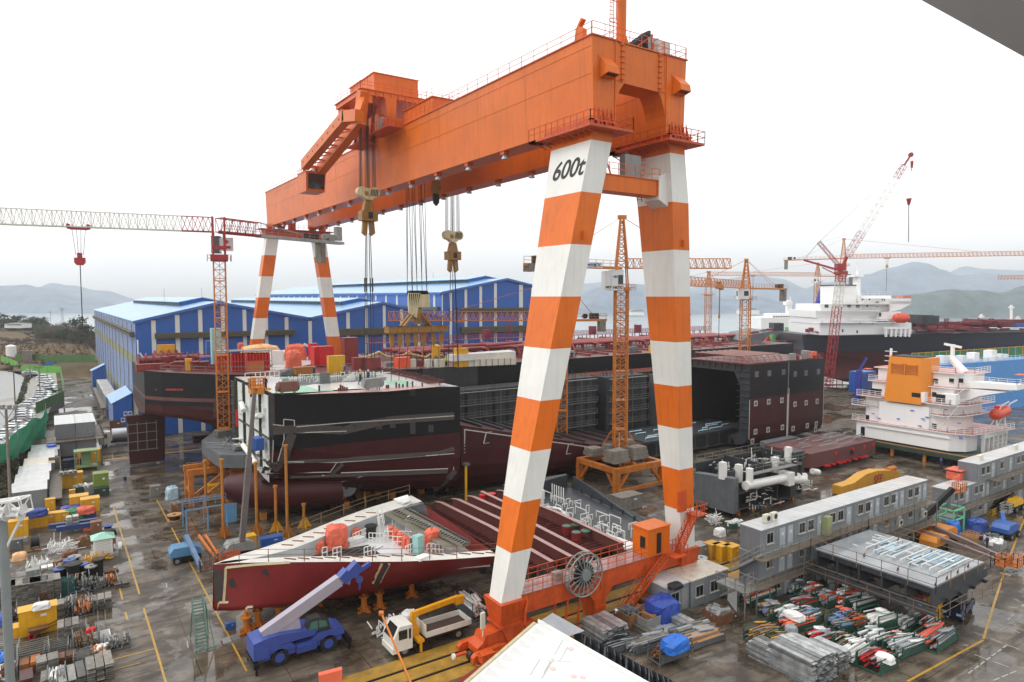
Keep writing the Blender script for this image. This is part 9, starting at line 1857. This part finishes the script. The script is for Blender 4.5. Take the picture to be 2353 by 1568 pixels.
p0,p1=at(*K(800,2030)(1625,950),30),at(*K(800,2030)(1900,1600),27);t=T('jib_pole','thin rusty pole slanting in front of the truck','pole',(p1.x,p1.y,0));b=MB();b.bar(p0,p0+(p1-p0)*4.2,.07);b.tube(p0-RT*.1,p0+RT*.1,.12,8);b.build('shaft',OBK,t)
e=MB();q=[at(2105,-6,7),at(2420,168,4.2),at(2900,180,5),at(2600,-260,9)];e.prism(q,(0,0,.35));o=e.build('eave',mat('dark grey eave',(74,72,70),.6,var=.1));tag(o,'dark grey building eave overhead in the top right corner','eave')
SKN=mat('skin',(205,150,120),.6,var=.05)
def person(lab,p,top,leg,hat,yaw,walk=.25,bend=0.):
 p=Vector(p);t=T('person',lab,'person',p,None);sk=[((0,0,.95),.15),((0,0,1.2),.15),((0,0,1.42),.17),((0,0,1.54),.07),((0,.02,1.66),.1),((0,.02,1.74),.08)];E=[(0,1),(1,2),(2,3),(3,4),(4,5)]
 for s in(-1,1):
  n_=len(sk);sk+=[((s*.1,0,.9),.1),((s*.11,s*walk*.5-.04+.06,.5),.08),((s*.11,s*walk,.09),.055),((s*.11,s*walk-.14,.05),.045)];E+=[(0,n_),(n_,n_+1),(n_+1,n_+2),(n_+2,n_+3)];n_=len(sk);sk+=[((s*.2,0,1.42),.07),((s*.25,-s*walk*.4,1.16),.055),((s*.24,-s*walk*.7-.1,.93),.045),((s*.24,-s*walk*.7-.14,.85),.04)];E+=[(2,n_),(n_,n_+1),(n_+1,n_+2),(n_+2,n_+3)]
 me=bpy.data.meshes.new('body');me.from_pydata([(x,y-bend*max(0,z-.95),z-bend*.3*max(0,z-.95))for(x,y,z),r_ in sk],E,[]);o=bpy.data.objects.new('body',me);COL.objects.link(o);m_=o.modifiers.new('s','SKIN');o.modifiers.new('b','SUBSURF').levels=1
 for i,v in enumerate(me.skin_vertices[0].data):v.radius=(sk[i][1],)*2;v.use_root=i==0
 bpy.context.view_layer.update();m2=bpy.data.meshes.new_from_object(o.evaluated_get(bpy.context.evaluated_depsgraph_get()));bpy.data.objects.remove(o);m2.materials.clear();[m2.materials.append(q)for q in(top,leg,SKN,BLK)]
 for f in m2.polygons:z=f.center.z;f.material_index=3 if z<.13 else 1 if z<.95 and abs(f.center.x)<.19 else 2 if z>1.53-.2*bend or z<.92 else 0;f.use_smooth=True
 o=bpy.data.objects.new('body',m2);COL.objects.link(o);o.parent=t;b=MB();c_=(0,.02-bend*.75,1.78-bend*.24);b.ball(c_,.14,12,0,(1,1.1,.8));b.cb((0,c_[1]-.15,c_[2]-.03),(.2,.12,.02));b.build('helmet',hat,t,True);t.rotation_euler=(0,0,yaw);t.scale=(1.03,)*3
NV=mat('navy coverall',(36,42,70),.8);JEA=mat('pale work trousers',(120,128,142),.8);HY=mat('yellow helmet',(235,180,30),.3);HB=mat('blue helmet',(50,90,190),.3);HW=mat('white helmet',(225,228,230),.3);HV=mat('lime vest',(190,225,60),.6)
person('person in dark jacket, pale trousers and blue helmet walking on the wet lane',gp(288,1117),NV,JEA,HB,2.6)
for(x,y),lab,top,hat,yaw in(((588,360),'person in navy coverall and yellow helmet at the left corner of the white deck',NV,HY,2.8),):person(lab,dkp([k6(x,y)])[0],top,NV,hat,yaw,.1)
for(x,y),lab,hat,yaw,w_ in(((1148,978),'person in navy and yellow helmet walking in front of a workmate on the deck',HY,1.2,.3),((1146,930),'person in navy and yellow helmet behind the walking one on the deck',HY,2,.1),((1255,938),'person in navy standing right of the two yellow helmets',HW,2.2,.15),((525,865),'person in navy at the far rail of the deck, behind the recess',HB,2,.1),((935,842),'person in blue jacket striding beside the yellow cabinet',HB,1.3,.35)):person(lab,dkp([kd(x,y)])[0],NV if y!=842 else BPL,NV,hat,yaw,w_)
person('person in lime vest by the white cover on the far hull',s1(*kd(2297,725)),HV,NV,HW,2.5,.1);person('person in navy and white helmet among the planks by the crane beam',gp(*r2(605,715)),NV,NV,HW,.8,.1,.3);person('person in dark clothes under the edge of the accommodation block',gp(*ko(1140,545)),NV,NV,HB,2,.1);person('person in grey trousers left of another at the timber crate',gp(*ko(1640,1545)),NV,JEA,BLK,3,.15);person('person in dark jacket right of another at the timber crate',gp(*ko(1715,1568)),NV,NV,BLK,3,.15);person('person in dark jacket on the walkway of the container stack',gp(*a1(1680,860),2.8),NV,JEA,BLK,.5,.1)
# ================================================================== TREES AND SLOPE
LEAFD=mat('dark pine needles',(46,60,40),.9,var=.5,scale=.5);LEAFB=mat('bare brown twigs',(98,82,70),.9,var=.4,scale=.5);LEAFG=mat('grey green leaves',(74,86,58),.9,var=.5,scale=.5);BARK=mat('bark',(78,66,58),.9)
def tree(name,lab,h,w,m,n,pine):
 t=T(name,lab,'tree',(0,0,0));r_=random.Random(n);b=MB();b.tube((0,0,-.5),(.2,.1,h*.8),h*.028,7,h*.008);L=MB();cl=[]
 for i in range(11 if pine else 16):
  z=h*r_.uniform(.35,.98);a=r_.uniform(0,6.28);q=w/2*(1-abs(z/h-.6)*1.1)*r_.uniform(.4,1);c_=V(q*math.cos(a),q*math.sin(a),z);b.bar((.1,0,z*.75),c_,h*.012);cl.append((c_,w*r_.uniform(.14,.26)))
 for c_,s_ in cl:
  for j in range(n):
   d=V(r_.gauss(0,1),r_.gauss(0,1),r_.gauss(0,.5 if pine else .8));p=c_+d*s_*.55;u=V(r_.gauss(0,1),r_.gauss(0,1),r_.gauss(0,.6)).normalized()*h*(.035 if m!=LEAFB else .05);v=u.cross(V(r_.gauss(0,1),r_.gauss(0,1),r_.gauss(0,1))).normalized()*h*(.022 if m!=LEAFB else .005);L.face([p-u-v,p+u-v,p+u+v,p-u+v])
 b.build('trunk',BARK,t);L.build('crown',m,t);return t
pr=[tree('pine_tree','dark spreading pine in the wood on the left hillside',8,7,LEAFD,46,True),tree('bare_tree','bare brown tree in the thicket above the back fence',6,6,LEAFB,60,False),tree('leafy_tree','grey green bushy tree in the thicket above the back fence',5.5,6,LEAFG,46,False)]
used=[0,0,0];rr=random.Random(5)
def plant(x,y,D,k,s):
 p=at(x,y,D);z=hgt(p.x,p.y);r=pr[k]if not used[k]else copyt(pr[k],(0,0,0));used[k]=1;r.location=(p.x,p.y,z-.3);r.rotation_euler=(0,0,rr.uniform(0,6));r.scale=(s,)*3;r['group']=['pines on the hillside','bare trees in the thicket','leafy trees in the thicket'][k]
for i in range(58):plant(rr.uniform(-25,105),730,rr.uniform(390,470),0 if i%5 else 1,rr.uniform(.7,1.15))
for i in range(60):plant(rr.uniform(85,222),760,rr.uniform(340,400),(1,2,1,1,0)[i%5]if i%4 else 2,rr.uniform(.8,1.3))
for i in range(24):plant(rr.uniform(0,215),780,rr.uniform(322,338),1,rr.uniform(.35,.6))
t=copyt(pr[0],at(180,760,335),0,'tall lone pine rising above the thicket left of the hall','pines on the hillside');t.location.z=hgt(t.location.x,t.location.y);t.scale=(1.35,1.35,1.7)
p=gp(*a0(205,1060),4.4);t=T('storage_tank','tall white cylindrical tank behind the green fence','tank',p);b=MB();zt=hz(p,a0(205,830)[1]);b.tube(p,V(p.x,p.y,zt),1.9,18);b.tube(V(p.x,p.y,zt),V(p.x,p.y,zt+.6),1.9,18,.6);b.build('shell',WPIPE,t)
p=gp(*a0(490,1160),4);boxcab('concrete_tower','grey concrete switch tower beside the white tank','tower',(p.x-1.5,p.y),3.2,3,hz(p,a0(490,920)[1])-4,CONC,CONC,z=4);p=gp(*a0(860,1185),4);b=MB();b.prism([at(*a0(x,y),262)for x,y in((700,1175),(930,1165),(1000,1105),(850,1125))],(0,.5,-.2));o=b.build('canopy',HBL);tag(o,'blue sloping canopy behind the bright green fence','canopy')
p=at(*a0(230,505),385);z=hgt(p.x,p.y)
t=T('house','long white house among the trees on the left hillside','house',(p.x,p.y,z));b=MB();q=[at(*a0(x,y),372)for x,y in((80,505),(385,508),(385,440),(80,432))];b.prism(q,FW*8);b.build('wall',SUP,t);b=MB();b.prism([at(*a0(x,y),371)for x,y in((70,436),(360,446),(355,424),(78,422))],FW*9);b.build('roof',GREY,t)
DRT=mat('scrub and bramble',(62,62,40),.95,var=.6,scale=.6);b=MB();rr=random.Random(3)
for i in range(5200):
 y=rr.uniform(66,262);x=-37.2-rr.uniform(0,4.2);z=hgt(x,y);s_=rr.uniform(.15,.5);u=V(rr.gauss(0,1),rr.gauss(0,1),rr.gauss(0,1)).normalized()*s_;v=u.cross(V(0,0,1)+V(rr.gauss(0,.5),0,0)).normalized()*s_*.5;p=V(x,y,z+rr.uniform(0,.7));b.face([p-u-v,p+u-v,p+u+v,p-u+v])
for i in range(5200):
 x=rr.uniform(-120,-19);y=rr.uniform(280,345);z=hgt(x,y);s_=rr.uniform(.3,.9);u=V(rr.gauss(0,1),rr.gauss(0,1),rr.gauss(0,1)).normalized()*s_;v=u.cross(V(0,0,1)+V(rr.gauss(0,.5),0,0)).normalized()*s_*.4;p=V(x,y,z+rr.uniform(0,.9));b.face([p-u-v,p+u-v,p+u+v,p-u+v],1)
o=b.build('scrub',[DRT,mat('dry brown grass',(120,96,66),.95,var=.4,scale=.3)]);o['kind']='stuff'
# ================================================================== HAZE
hm=bpy.data.materials.new('haze');hm.use_nodes=True
n=hm.node_tree.nodes;n.remove(n['Principled BSDF'])
pv=n.new('ShaderNodeVolumePrincipled');pv.inputs['Color'].default_value=(.94,.97,1,1);pv.inputs['Density'].default_value=.00019;pv.inputs['Anisotropy'].default_value=.65
hm.node_tree.links.new(pv.outputs[0],n['Material Output'].inputs['Volume'])
b=MB();b.box(-3800,-160,-8,3800,4300,190);hz_=b.build('haze',hm);hz_['kind']='stuff'
